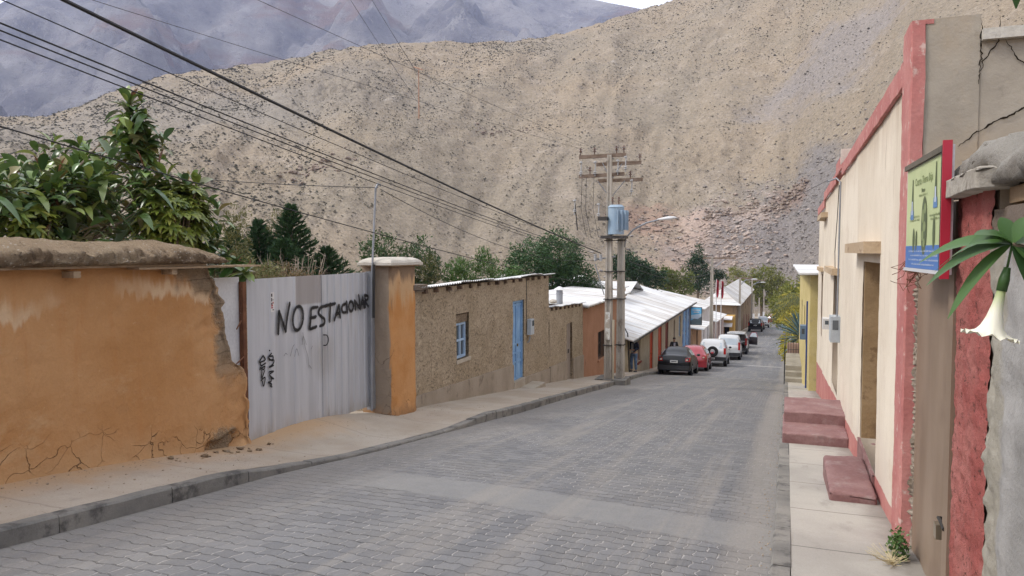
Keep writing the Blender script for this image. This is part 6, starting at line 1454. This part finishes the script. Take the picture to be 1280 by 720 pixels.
c = k.mix(k.math('MULTIPLY', lowd, .5), c, (.50, .42, .37))
c = k.mix(k.math('MULTIPLY', k.step(k.noise(1.7, 6, .7), .56, .66), .3), c, (.55, .43, .33))
# pink dado with a hand-painted edge
edge = k.math('ADD', k.math('ADD', X[2], k.math('MULTIPLY', X[1], .0735)), k.math('MULTIPLY', k.noise(6, 3), .03))
pk = k.mix(k.step(k.noise(1.6, 5, .65), .35, .7), (.42, .155, .14), (.50, .23, .20))
pk = k.mix(k.math('MULTIPLY', k.step(k.noise(7, 5, .7), .6, .7), .5), pk, (.55, .36, .30))
da = k.step(edge, .022, .014)
c = k.mix(da, c, pk)
c = k.mix(.25, c, k.mix(1, c, k.mix(k.noise(50, 3, .8), (.6,)*3, (1.4,)*3), 'MULTIPLY'))
k.col(c); k.bump(k.math('ADD', k.noise(3, 5, .6), k.math('MULTIPLY', k.noise(30, 4, .7), .4)), .5, .015); cream = k.m
pinkm = surf('pink_paint', (.42, .155, .14), (.50, .225, .20), 2.2, (.56, .40, .35), 9, (.57, .68), rough=.85, bump=.4, bs=25)
ch = thing('cream_house', fc.p(6, -1, g(10)), 'cream painted house with pink dado and pilaster, and a cracked concrete side wall', 'house')
bays = [(.42, 9.55, 2.84, 3.02, 0), (9.6, 14.1, 2.95, 3.02, 1), (14.15, 18.9, 2.80, 3.0, 2)]
cops = [[(1.98, 3.62, -.60, 1.50)], [], []]
m = MB(); roughwall(m, fc, .42, 7.35, zc, 2.86, [(1.98, 3.62, -.58, 1.49)], 0, .42, 110, 60, .010, 3); weld(m.build('front_wall', cream, ch, True))
m = MB(); roughwall(m, fc, 7.36, 14.4, zc, 2.9, [(8.5, 10.2, -1.0, 1.14)], -.03, .42, 80, 40, .010, 7); weld(m.build('front_wall', cream, ch, True))
m = MB(); roughwall(m, fc, 14.41, 18.95, zc, 2.72, [(15.6, 16.4, -.7, 1.0)], -.05, .4, 40, 30, .010, 9); weld(m.build('front_wall', cream, ch, True))
m = MB(); fc.hexa(m, .36, 18.9, -5.5, -.46, zc, 2.70); m.build('rear_body', cream, ch)
# copings: pink bands, slightly proud and a bit uneven
for a, b, z0, z1, v in ((.42, 7.38, 2.845, 3.04, .035), (7.40, 9.3, 3.0, 3.24, .02), (9.32, 14.35, 2.88, 3.09, .02), (14.4, 19.0, 2.72, 2.95, 0)):
    m = MB(); vv = [v-.02, v, v, v-.1, v-.3]; hh = [z0, z0+.01, z1-.01, z1, z1]
    m.grid(lambda u, w: fc.p(a+(b-a)*u, vv[int(round(w*4))]+.006*noise.noise(Vector((u*30, w*3, a))), hh[int(round(w*4))]+.010*noise.noise(Vector((u*22, w*2, a+5)))), 60, 4)
    m.build('coping', pinkm, ch)
MB().box(XF-.05, XF+.25, 5.93+7.36, 5.93+7.5, 3.04, 3.28).build('coping_block', surf('broken_plaster', (.5, .42, .36), (.6, .52, .45), 5), ch)
# pilaster
m = MB()
def pilr(u, v):
    z = -1.05+(3.215+1.05)*v; q = [(XF+.02, 6.36), (XF-.035, 6.355), (XF-.04, 6.15), (XF-.04, 5.95), (XF-.028, 5.935), (XF+.05, 5.93)][int(round(u*5))]
    return (q[0]+.006*noise.noise(Vector((q[1]*3, z*2, 0)))+.004*noise.noise(Vector((q[1]*9, z*12, 4))), q[1]+.008*noise.noise(Vector((z*4, u*3, 2))), z)
m.grid(pilr, 5, 120); m.v.append((XF+.05, 6.15, 3.22)); m.build('pilaster', pinkm, ch)
MB().box(XF-.035, XF+.1, 5.94, 6.35, 3.19, 3.222).build('pilaster_top', pinkm, ch)
# concrete side wall, facing the camera, higher strip then a lower part with a pale slab
k = NT('cracked_concrete', .9, 0, .15); X = k.xyz()
c = k.mix(k.step(k.noise(1.3, 6, .6), .32, .68), (.30, .265, .215), (.41, .365, .30))
c = k.mix(k.math('MULTIPLY', k.step(k.noise(2.2, 5, .65, k.scl(None, (1, 1, .6))), .5, .72), .55), c, (.42, .335, .24))
c = k.mix(k.math('MULTIPLY', k.step(k.math('ADD', X[2], k.math('MULTIPLY', k.noise(2, 4), .5)), 2.75, 2.35), .6), c, (.40, .30, .20))
c = k.mix(k.math('MULTIPLY', k.step(k.noise(5, 6, .7), .58, .72), .4), c, (.19, .17, .14))
k.col(c); k.bump(k.math('ADD', k.noise(4, 5, .6), k.math('MULTIPLY', k.noise(35, 4, .7), .4)), .5, .015); ccm = k.m
m = MB(); m.box(XF+.052, 1.205, 5.945, 6.3, -1, 3.225); m.build('side_wall', ccm, ch)
m = MB(); m.box(1.207, 6.2, 5.952, 6.3, -1, 3.04); m.build('side_wall', ccm, ch)
slabm = surf('slab_pale', (.46, .43, .37), (.55, .52, .46), 3, (.3, .27, .22), 9, (.6, .72), bump=.4)
m = MB().box(1.21, 6.3, 5.90, 6.4, 3.042, 3.115); m.build('pale_slab', slabm, ch)
# cracks: thin dark fissures standing a hair proud of the render
def crack(pts, w_, parent, name='crack', mat_=None, plane='y', off=5.941, jit=.012, seed=1):
    r_ = random.Random(seed); P = [Vector(p) for p in pts]; Q = []
    for a, b in zip(P, P[1:]):
        n_ = max(2, int((b-a).length/.018))
        for i in range(n_): Q.append(a.lerp(b, i/n_)+Vector((r_.gauss(0, jit*.4), r_.gauss(0, jit*.4))))
    Q.append(P[-1]); m_ = MB(); nq = len(Q)
    for i, q in enumerate(Q):
        t_ = (Q[min(i+1, nq-1)]-Q[max(i-1, 0)]).normalized(); nn = Vector((-t_.y, t_.x)); ww = w_*(.35+r_.random())*(1-abs(2*i/nq-1)**3)*.5+.0004
        for s_ in (1, -1): e = q+nn*ww*s_; m_.v.append((e.x, off, e.y) if plane == 'y' else (off, e.x, e.y))
    for i in range(nq-1): m_.f.append((2*i, 2*i+1, 2*i+3, 2*i+2))
    return m_.build(name, mat_ or crackm, parent)
crackm = flat('crack_shadow_gap', (.028, .022, .016), .95, spec=0)
def pxw(px, py):   # offsets along the side wall measured on site, in 1/185 m from its left top corner
    return (.86+(px-1148)/147, 3.225-(py-28)/171)
crack([pxw(*p) for p in ((1180, 182), (1195, 168), (1210, 156), (1228, 146), (1238, 138), (1250, 126), (1254, 123))], .011, ch, seed=1, off=5.9405)
crack([pxw(*p) for p in ((1214, 32), (1216, 50), (1213, 64), (1204, 80), (1198, 95))], .007, ch, seed=2, off=5.9405)
crack([pxw(*p) for p in ((1220, 60), (1228, 78), (1240, 92), (1246, 103), (1258, 108), (1263, 116), (1262, 124))], .007, ch, seed=3, off=5.9405)
crack([pxw(*p) for p in ((1243, 135), (1248, 150), (1254, 165), (1257, 176))], .006, ch, seed=4, off=5.9405)
crack([(1.206, 3.2), (1.207, 2.9), (1.2, 2.75)], .008, ch, seed=5, off=5.9395)
# doorway: far jamb stained brown, step and door
jm = surf('stained_render', (.30, .20, .105), (.40, .28, .155), 2.5, (.22, .14, .075), 5, (.5, .68), bump=.5, bs=20)
m = MB(); fc.hexa(m, 3.55, 3.615, -.44, -.012, -.58, 1.487); m.build('door_jamb', jm, ch)
m = MB(); fc.hexa(m, 1.99, 3.54, -.43, -.40, -.55, 1.48); m.build('door', surf('old_brown_door', (.17, .11, .065), (.22, .15, .09), 2, bump=.3, stretch=(1, 5, .3)), ch)
maroon = surf('worn_maroon_cement', (.205, .105, .10), (.27, .16, .15), 2.5, (.31, .23, .215), 4, (.52, .75), rough=.75, bump=.5, bs=25)
m = MB(); m.grid(lambda u, v: fc.p(2.0+1.6*u, -.42+.45*v, -.585+.015*noise.noise(Vector((u*4, v*4, 0)))), 10, 6); m.v = m.v; m.f = [f[::-1] for f in m.f]; fc.hexa(m, 2.0, 3.6, -.42, .025, -1.2, -.60); m.build('threshold', maroon, ch)
ln = surf('lintel_timber', (.42, .31, .20), (.52, .40, .27), 4, (.3, .2, .13), 12, (.55, .7), bump=.4, bs=20, stretch=(1, .2, 1))
for a, b, v, z0, z1 in ((1.95, 4.5, .15, 1.585, 1.70), (8.4, 11.4, .10, 1.18, 1.30), (13.2, 15.6, .12, 2.42, 2.54), (15.2, 17.2, .06, 1.08, 1.18)):
    m = MB(); fc.hexa(m, a, b, -.25, v, z0, z1); m.build('lintel', ln, ch)
m = MB(); fc.hexa(m, 8.5, 10.2, -.45, -.40, -1.0, 1.12); m.build('door', surf('dim_door', (.2, .15, .11), (.27, .2, .15), 2, stretch=(1, 5, .3)), ch)
m = MB(); fc.hexa(m, 15.62, 16.38, -.3, -.27, -.68, .98); m.build('window_shutter', surf('shutter', (.2, .13, .1), (.26, .18, .13)), ch)
# rounded stoop and the two maroon steps
def softbox(fr, u0, u1, v0, v1, z0f, z1, rad, sd=0):
    """cast block with small worn edges: real-size bevel, subdivided and chipped"""
    m_ = MB(); bm = bmesh.new(); bmesh.ops.create_cube(bm, size=1); D = (u1-u0, v1-v0); rr_ = rad
    for v_ in bm.verts: v_.co.x *= D[0]; v_.co.y *= D[1]; v_.co.z *= 1.0
    bmesh.ops.bevel(bm, geom=[e for e in bm.edges if (rad > .08 or e.verts[0].co.z > 0 or e.verts[1].co.z > 0)], offset=rr_, segments=3, affect='EDGES', profile=.5)
    for _ in range(4):
        es = [e for e in bm.edges if e.calc_length() > .09]
        if not es: break
        bmesh.ops.subdivide_edges(bm, edges=es, cuts=1, use_grid_fill=True)
    for v_ in bm.verts:
        c_ = v_.co; u = u0+c_.x+D[0]/2; v = v0+c_.y+D[1]/2; zb = z0f(u) if callable(z0f) else z0f
        f_ = .5-c_.z; h_ = z1-zb; z = z1-f_ if f_ < rad*1.5 else z1-h_*f_
        q = Vector((u*4, v*4, z*4+sd)); q2 = q*5; e_ = 1 if abs(c_.z-.5) < rad*1.5 and (abs(abs(c_.x)-D[0]/2) < rad*1.6 or abs(abs(c_.y)-D[1]/2) < rad*1.6) else .25
        m_.v.append(tuple(Vector(fr.p(u, v, z))+Vector((noise.noise(q2), noise.noise(q2+Vector((5, 0, 0))), noise.noise(q2+Vector((0, 5, 0)))))*.010*e_+Vector((0, 0, noise.noise(q)*.010))))
    bm.verts.index_update(); m_.f = [tuple(v_.index for v_ in f.verts) for f in bm.faces]; bm.free(); return m_
m = softbox(fc, 1.42, 2.8, .03, .43, lambda u: g(fc.y(u))+.02, -.62, .03); tag(m.build('stoop', maroon, None, True), 'rounded worn maroon doorstep block on the pavement at the cream house door', 'step')
st = thing('maroon_steps', (.4, 13, g(13)), 'pair of wide maroon cement steps crossing the pavement by the cream house', 'steps')
softbox(fc, 5.2, 6.6, .0, .865, lambda u: g(fc.y(u))-.05, -.975, .018, 3).build('lower_step', maroon, st)
softbox(fc, 5.95, 7.2, -.01, .85, lambda u: g(fc.y(u))-.05, -.82, .018, 6).build('upper_step', maroon, st)
# meters and conduit
gm = surf('meter_enamel', (.36, .39, .41), (.44, .47, .49), 3, rough=.5, bump=.1)
t = thing('meter_box', (.7, 13.6, .2), 'tall grey meter box on the cream wall above the maroon steps', 'meter box', 'meter boxes on the cream wall')
m = MB(); fc.hexa(m, 7.45, 7.9, .0, .15, .09, .52); m.build('case', gm, t); m = MB(); fc.hexa(m, 7.447, 7.45, .03, .12, .30, .46); m.build('dial_window', glass, t)
t = thing('meter_box', (.7, 15, .2), 'smaller pale meter box further along the cream wall', 'meter box', 'meter boxes on the cream wall')
m = MB(); fc.hexa(m, 10.6, 11.0, -.01, .14, .0, .22); m.build('case', surf('meter_white', (.55, .54, .52), (.62, .6, .58), bump=.1), t); m = MB(); fc.hexa(m, 10.597, 10.6, .03, .10, .10, .18); m.build('dial_window', glass, t)
t = thing('wall_conduit', (.75, 13.3, 0), 'grey conduit and loose cable running up the cream wall from the meter', 'pipe')
m = MB().tube([fc.p(7.5, .05, .5), fc.p(7.5, .04, 2.75), fc.p(7.55, .1, 2.82), fc.p(7.9, .22, 2.80)], .014, 6); m.build('conduit', gst, t)
m = MB().tube([fc.p(7.7, .05, .2), fc.p(8.3, .04, .9), fc.p(8.9, .03, 1.6), fc.p(8.2, .04, 2.2), fc.p(7.5, .06, 2.7)], .007, 5); m.build('loose_cable', flat('cable_b', (.04, .04, .04), .7), t)

# yellow house
fy_ = Fr((.66, 25.4), (.55, 40), left=False); t = thing('yellow_house', (1.5, 32, g(32)), 'small yellow house with blue door trim and a crumpled white tin eave', 'house')
yel = surf('yellow_render', (.52, .42, .17), (.60, .50, .24), 1.2, (.40, .32, .18), 4, (.58, .72), bump=.3)
zz = lambda u: g(fy_.y(u))-.3
m = MB(); fy_.wall(m, 0, 14.6, -.3, 0, zz, .86, [(2.2, 3.1, -4, -.7), (5.2, 6.4, -1.9, -.5), (9.0, 10.4, -2.2, -.5)], step=2); m.build('wall', yel, t)
m = MB(); fy_.hexa(m, 0, 14.6, -5, -.32, zz, .8); m.build('rear_body', yel, t)
m = MB(); fy_.hexa(m, 2.2, 3.1, -.15, -.1, zz, -.7); m.build('door', surf('navy_door', (.03, .06, .20), (.045, .085, .26)), t)
m = MB(); fy_.hexa(m, 1.9, 2.05, .0, .05, zz, -.1); m.build('blue_post', surf('blue_post', (.03, .05, .18), (.04, .07, .22)), t)
for a, b in ((5.2, 6.4), (9.0, 10.4)): window(fy_, a, b, -1.95, -.5, -.2, dredp, t, 2, 2, .08)
tinroof(fy_, -.4, 15, .34, .92, -5.2, 1.0, proof, t, pitch=.4, amp=.02, sag=.06)
t2 = thing('meter_box', (.55, 30, -1), 'blue grey meter box on the yellow house front', 'meter box'); m = MB(); fy_.hexa(m, 3.5, 4.1, .0, .2, -1.6, -1.1); m.build('case', surf('meter_blue', (.12, .18, .26), (.16, .22, .3)), t2)
m = MB(); fy_.hexa(m, 3.497, 3.5, .05, .15, -1.4, -1.2); m.build('dial_window', glass, t2)
# grey steps with railing and the pink gate beyond
t = thing('stone_steps', (.25, 34.5, g(34)), 'three grey cement steps across the pavement beside the yellow house', 'steps'); sg_ = surf('step_grey', (.27, .245, .2), (.35, .32, .27), 2, bump=.4)
for i in range(3): MB().box(-.06, .62, 33.2+.5*i, 38.5, g(34)-.6, g(33.5)+.10+.2*(i+1)).build('step', sg_, t)
t = thing('handrail', (-.1, 34.5, g(34)), 'black iron handrail beside the grey steps', 'railing')
zt3 = g(33.5)+.7
for i in range(6): MB().tube([(-.10, 33.3+i*.9, g(33.5)-.1), (-.10, 33.3+i*.9, zt3+.95)], .018, 6).build('baluster', blk, t)
for z in (.95, .5): MB().tube([(-.10, 33.2, zt3+z), (-.10, 38.2, zt3+z)], .02, 6).build('rail', blk, t)
t = thing('garden_gate', (.3, 38.8, g(38)+.6), 'low pinkish gate with thin iron bars at the top of the grey steps', 'gate')
MB().box(.0, .6, 39.0, 39.15, g(39)-.2, g(39)+1.9).build('panel', surf('gate_pink', (.40, .27, .23), (.47, .33, .28)), t)
for i in range(5): MB().tube([(.05+i*.12, 38.9, g(39)+.8), (.05+i*.12, 38.9, g(39)+2.0)], .012, 5).build('bar', blk, t)
MB().tube([(.02, 38.88, g(39)+1.6), (.6, 38.88, g(39)+1.6)], .012, 5).build('cross_bar', blk, t)
# low walls further on so that the right side is closed
t = thing('garden_wall', (.9, 60, g(60)), 'low dusty garden wall under the golden roadside tree', 'wall'); m = MB()
for i in range(12): y = 41+i*6; m.hexa([(.75, y, g(y)-.4), (1.05, y, g(y)-.4), (1.05, y+6, g(y+6)-.4), (.75, y+6, g(y+6)-.4), (.75, y, g(y)+.9), (1.05, y, g(y)+.9), (1.05, y+6, g(y+6)+.9), (.75, y+6, g(y+6)+.9)])
m.build('wall', brownw, t); m = MB()
for i in range(12): y = 41+i*6; m.hexa([(.7, y, g(y)+.9), (1.1, y, g(y)+.9), (1.1, y+6, g(y+6)+.9), (.7, y+6, g(y+6)+.9), (.7, y, g(y)+1.0), (1.1, y, g(y)+1.0), (1.1, y+6, g(y+6)+1.0), (.7, y+6, g(y+6)+1.0)])
m.build('coping', mudm, t)

# ============================================================ NEAR WALL ON THE RIGHT: door, rough pink pier, grey wall, mud coping
nw = thing('roadside_wall', (1.0, 3, g(3)), 'rough roadside wall with a pink pier, grey render and a thick mud coping', 'wall')
pier = MB()
def pf(u, v):
    y = 4.36-.66*u; z = -.9+(1.93+.9)*v; q = Vector((y*9, z*9, 1)); e = min(1, u*9, (1-u)*9)
    d = .011*noise.fractal(q*1.6, .7, 2.2, 5)+.004*noise.noise(Vector((y*2.5, z*2.5, 2)))-.02*(1-e)
    return (.80-d+.0, y+.006*noise.noise(Vector((z*7, u*4, 8)))*(1-e), z)
pier.grid(pf, 60, 240); pier.f = [f[::-1] for f in pier.f]
k = NT('rough_pink_render', .92, 0, .15)
q = k.noise(22, 6, .8)
c = k.mix(k.step(k.noise(3, 5, .6), .35, .68), (.38, .11, .095), (.45, .175, .15))
c = k.mix(k.step(q, .55, .64), c, (.12, .055, .045)); c = k.mix(k.math('MULTIPLY', k.step(q, .40, .32), .5), c, (.56, .29, .26))
c = k.mix(k.math('MULTIPLY', k.step(k.noise(1.6, 5, .6), .60, .72), .6), c, (.33, .15, .12))
k.col(c); k.bump(k.noise(30, 6, .8), 1, .02)
pier.build('pink_pier', k.m, nw, True)
MB().box(.84, 1.2, 3.70, 4.34, -.9, 1.92).build('pier_core', ccm, nw)
gw = MB()
def gf(u, v):
    y = 3.70-8*u**1.6; z = lerp([(0, 0), (1, 1)], v); z = -.85+(1.78+.85)*v if y > -2 else -.7+(1.78+.7)*v
    q = Vector((y*4, z*4, 1)); near_ = max(0, min(1, (y-3.48)/.16)); d = .020*noise.fractal(q, 1, 2, 4) + near_*(.014*noise.fractal(q*4, .8, 2, 4)-.008) + .012*noise.noise(Vector((y*7, z*.8, 4)))
    return (.815-d, y, z)
gw.grid(gf, 130, 110); gw.f = [f[::-1] for f in gw.f]
k = NT('grey_render', .9, 0, .15); X = k.xyz()
c = k.mix(k.step(k.noise(1, 6, .65, k.scl(None, (2, 2.5, .7))), .32, .68), (.26, .25, .235), (.38, .365, .345))
edge_ = k.step(k.math('ADD', X[1], k.math('MULTIPLY', k.noise(5, 5, .7), .25)), 3.54, 3.62)
c = k.mix(edge_, c, k.mix(k.noise(16, 5, .8), (.20, .18, .14), (.42, .39, .33)))
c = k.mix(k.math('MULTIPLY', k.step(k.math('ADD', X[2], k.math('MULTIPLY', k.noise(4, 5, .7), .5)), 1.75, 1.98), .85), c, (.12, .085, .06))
k.col(c); k.bump(k.math('ADD', k.noise(5, 5), k.math('MULTIPLY', k.noise(30, 5, .75), .5)), .8, .02)
gw.build('grey_render', k.m, nw, True)
MB().box(.86, 1.25, -4.3, 3.69, -.9, 1.77).build('core', ccm, nw)
# ledge slab, dark board and mud coping
m = softbox(fc, -2.36, -1.6, -.35, .10, 1.865, 1.955, .018, 8); m.build('ledge_slab', surf('ledge_stone', (.30, .27, .225), (.42, .385, .33), 5, (.2, .17, .14), 14, (.55, .7), bump=.7, bs=25), nw, True)
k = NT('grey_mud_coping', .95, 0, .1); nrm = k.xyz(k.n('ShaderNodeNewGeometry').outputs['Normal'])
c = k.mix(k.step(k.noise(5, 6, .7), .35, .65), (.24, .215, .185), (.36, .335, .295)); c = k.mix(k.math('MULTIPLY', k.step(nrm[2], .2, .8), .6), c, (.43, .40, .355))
c = k.mix(k.step(k.noise(9, 6, .75, k.scl(None, (1, .5, 2.5))), .60, .66), c, (.12, .10, .08))
k.col(c); k.bump(k.noise(14, 7, .8), 1, .04); m = MB()
prof = [(.04, .0), (-.03, .01), (-.05, .05), (-.03, .11), (.03, .165), (.14, .20), (.34, .19), (.5, .06), (.5, -.02)]
NYc = 160
for i in range(NYc+1):
    u = i/NYc; y = 4.42-9*u**1.5; e = min(1, (4.44-y)/.25)**.5
    for j, (a, b) in enumerate(prof):
        q = Vector((y*3.2, j*.55, 7)); d = .035*noise.fractal(q, .8, 2.1, 5)+.012*noise.noise(q*6); 
        m.v.append((.82+a-d*(1 if a < .2 else 0), y, (1.945 if y > 3.6 else 1.87)+max(0, b*.85+d*.6)*(.3+.7*e)))
for i in range(NYc):
    for j in range(len(prof)-1): a = i*len(prof)+j; m.f.append((a, a+1, a+len(prof)+1, a+len(prof)))
m.f.append(tuple(range(len(prof)))[::-1]); m.build('mud_coping', k.m, nw, True)
MB().box(.85, 1.2, -4, 3.6, 1.80, 1.865).build('coping_timber', surf('dark_timber', (.22, .15, .09), (.33, .23, .14), 4, bump=.5, stretch=(1, .15, 1)), nw)
MB().box(.86, 1.2, 4.35, 4.62, 1.75, 1.95).build('gap_shade_block', surf('shaded_adobe', (.06, .045, .035), (.10, .075, .055)), nw)  # solid block coloured dark for the shade under the coping end
# brown plank door
bd = thing('brown_door', (.9, 5.1, g(5)), 'smooth brown metal door with a padlock between the pink pilaster and pink pier', 'door')
k = NT('brown_door_paint', .55, .0, .35); X = k.xyz()
c = k.mix(k.step(k.noise(1, 5, .55, k.scl(None, (1, 2.2, .6))), .3, .7), (.205, .145, .10), (.275, .205, .15))
c = k.mix(k.math('MULTIPLY', k.step(k.noise(2.2, 4, .5), .52, .72), .5), c, (.17, .115, .085)); k.col(c); k.bump(k.noise(2.5, 3), .25, .02)
m = MB(); m.grid(lambda u, v: (.862+.006*math.sin(u*9)+.004*noise.noise(Vector((u*3, v*6, 0))), 5.90-1.38*u, -.75+2.6*v), 24, 30); m.v += [(a+.03, b, c_) for a, b, c_ in m.v]; m.build('door_leaf', k.m, bd, True)
m = MB().box(.80, .90, 4.37, 4.50, -.9, 1.86); m.build('frame_post', k.m, bd)
m = MB().box(.835, .86, 4.505, 4.515, -.4, .6); m.build('edge_gap_shade', blk, bd)  # black strip stands in for the shade in the door's edge gap
m = MB(); m.tube([(.85, 4.62, .12), (.80, 4.60, .13), (.80, 4.52, .13), (.80, 4.44, .12)], .011, 6); ht_ = m.build('hasp', flat('black_hasp', (.03, .028, .025), .5), bd)
MB().box(.782, .812, 4.56, 4.63, .02, .10).build('padlock', flat('padlock_metal', (.35, .30, .22), .35, .8), ht_)
mb = MB()
for i in range(60):
    z = -.6+2.4*i/60; mb.blob((.868+.014*rnd.random(), 5.918+.01*rnd.random(), z+.02*rnd.random()), (.02+.015*rnd.random(), .010+.008*rnd.random(), .02+.03*rnd.random()), 2, .9, 3)
mb.build('crumbled_edge', surf('crumbled_plaster', (.2, .16, .12), (.36, .30, .24), 15), nw)
# sign board
sb = thing('information_board', (.66, 4.7, 1.8), 'pale green poster board in a red frame mounted above the brown door', 'sign')
fs = Fr((.722, 4.20), (.688, 5.22), left=False)
zs0, zs1, t0 = 1.485, 2.13, .0
m = MB(); fs.hexa(m, 0, 1.03, -.035, 0, zs0, zs1); m.build('backing_board', surf('board_white', (.55, .55, .56), (.62, .62, .63), bump=0), sb)
def poly_s(pts, v, mat, name, par): m_ = MB(); m_.add([fs.p(a, v, b) for a, b in pts], [tuple(range(len(pts)))]); return m_.build(name, mat, par)
poster = MB(); fs.hexa(poster, .035, 1.0, .001, .004, zs0+.02, zs1-.035); 
k = NT('poster_green', .5, 0, .3); X = k.xyz(); c = k.mix(k.step(k.noise(2.5, 3), .35, .65), (.45, .52, .27), (.53, .58, .32)); k.col(c); po = poster.build('poster', k.m, sb)
m = MB(); fs.hexa(m, .035, 1.0, .0045, .006, zs0+.02, zs0+.15); m.build('blue_strip', flat('poster_blue', (.08, .19, .47), .5), po)
redfr = flat('red_frame', (.45, .02, .045), .45)
m = MB(); fs.hexa(m, -.012, .0, -.022, .02, zs0-.02, zs1+.02); m.build('red_frame_side', redfr, sb)
m = MB(); fs.hexa(m, .001, .03, .0045, .018, zs0, zs1); m.build('dark_frame_side', blk, sb)
m = MB(); fs.hexa(m, .031, 1.03, .0045, .018, zs1-.03, zs1); m.build('dark_frame_top', surf('frame_grey', (.10, .09, .07), (.16, .14, .11), bump=0), sb)
m = MB(); fs.hexa(m, .031, 1.03, .0045, .014, zs0, zs0+.018); m.build('pale_frame_foot', white_m, sb)
inkg = flat('print_dark_green', (.10, .13, .06), .6); inkl = flat('print_soft_green', (.24, .29, .13), .6); inkb = flat('print_blue', (.12, .24, .45), .6); inkw = flat('print_white', (.5, .56, .66), .6)
# vertical oval picture, two blue-footed needles, small figures, lines of small print
def oval(cu, cz, ru, rz_, n=22): return [(cu+ru*math.cos(2*math.pi*i/n), cz+rz_*math.sin(2*math.pi*i/n)) for i in range(n)]
poly_s(oval(.47, 1.745, .078, .165), .0062, inkg, 'oval_picture', po)
for i, (a, b, ra, rb_) in enumerate(((.45, 1.84, .03, .03), (.50, 1.80, .03, .04), (.46, 1.74, .04, .03), (.50, 1.69, .03, .03), (.46, 1.65, .03, .025))): poly_s(oval(a, b, ra, rb_, 12), .0066+i*.0002, inkl, 'picture_detail', po)
for cu, cz in ((.20, 1.94), (.82, 1.90)):
    poly_s([(cu-.012, cz+.13), (cu+.004, cz+.13), (cu+.03, cz-.06), (cu-.03, cz-.06)], .0062, inkg, 'needle', po)
    poly_s([(cu-.04, cz-.055), (cu+.04, cz-.055), (cu+.05, cz-.11), (cu-.05, cz-.11)], .0064, inkb, 'needle_foot', po)
    poly_s([(cu-.015, cz-.0), (cu+.015, cz-.0), (cu+.02, cz-.08), (cu-.02, cz-.08)], .0068, inkw, 'needle_window', po)
for cu, cz, ru, rz_ in ((.68, 1.665, .025, .06), (.76, 1.665, .03, .075), (.22, 1.70, .03, .09)): poly_s(oval(cu, cz, ru, rz_, 14), .0062, inkg, 'small_figure', po)
m = MB(); r = random.Random(31)
def scribble(u0, u1, z, h, m_, v=.0063):
    u = u0
    while u < u1:
        w_ = .008+.010*r.random(); m_.add([fs.p(u, v, z), fs.p(u+w_, v, z), fs.p(u+w_*.9, v, z+h*(.5+.6*r.random())), fs.p(u+w_*.2, v, z+h*(.4+.6*r.random()))], [(0,1,2,3)]); u += w_+.005+(.012 if r.random() < .2 else 0)
def textobj(txt, u, z, size, name, mat, par):
    cu = bpy.data.curves.new(name, 'FONT'); cu.body = txt; cu.size = size; cu.align_x = 'CENTER'; cu.extrude = .0004; o = bpy.data.objects.new(name, cu); col.objects.link(o)
    dg = bpy.context.evaluated_depsgraph_get(); me = bpy.data.meshes.new_from_object(o.evaluated_get(dg)); bpy.data.objects.remove(o)
    m_ = MB(); m_.v = [fs.p(u - v.co.x, .0066+v.co.z, z+v.co.y) for v in me.vertices]; m_.f = [tuple(p.vertices) for p in me.polygons]; return m_.build(name, mat, par)
textobj('Cuarto Tierra Baja', .51, 1.985, .062, 'poster_title', inkl, po)
textobj('Museo', .51, 1.935, .036, 'poster_subtitle', inkg, po)
for z, a, b in ((1.925, .38, .64),): pass
m = MB(); [scribble(a, b, z, .014, m) for z, a, b in ((1.80, .60, .90), (1.78, .60, .88), (1.79, .10, .32), (1.77, .10, .30), (1.915, .40, .62))]
o = m.build('small_print', inkl, po); o['kind'] = 'stuff'
m = MB(); [scribble(a, b, z, .010, m, .0066) for z, a, b in ((1.60, .1, .9), (1.575, .12, .85), (1.55, .1, .9), (1.525, .2, .8))]
o = m.build('strip_print', inkw, po); o['kind'] = 'stuff'
# tangle of old wire under the far end of the board
tw = MB(); r = random.Random(12)
for i in range(16):
    p = Vector((.76, 5.28, 1.47)); pts = [p]
    for q in range(5): p = p+rdir(r)*.05+Vector((-.008, .012, -.004)); pts.append(p)
    tw.tube(pts, .0022, 4, False)
tag(tw.build('wire_tangle', rust), 'rusty tangle of old wire hanging at the lower far corner of the board', 'wire')
# neighbouring roofs on the right, behind the walls
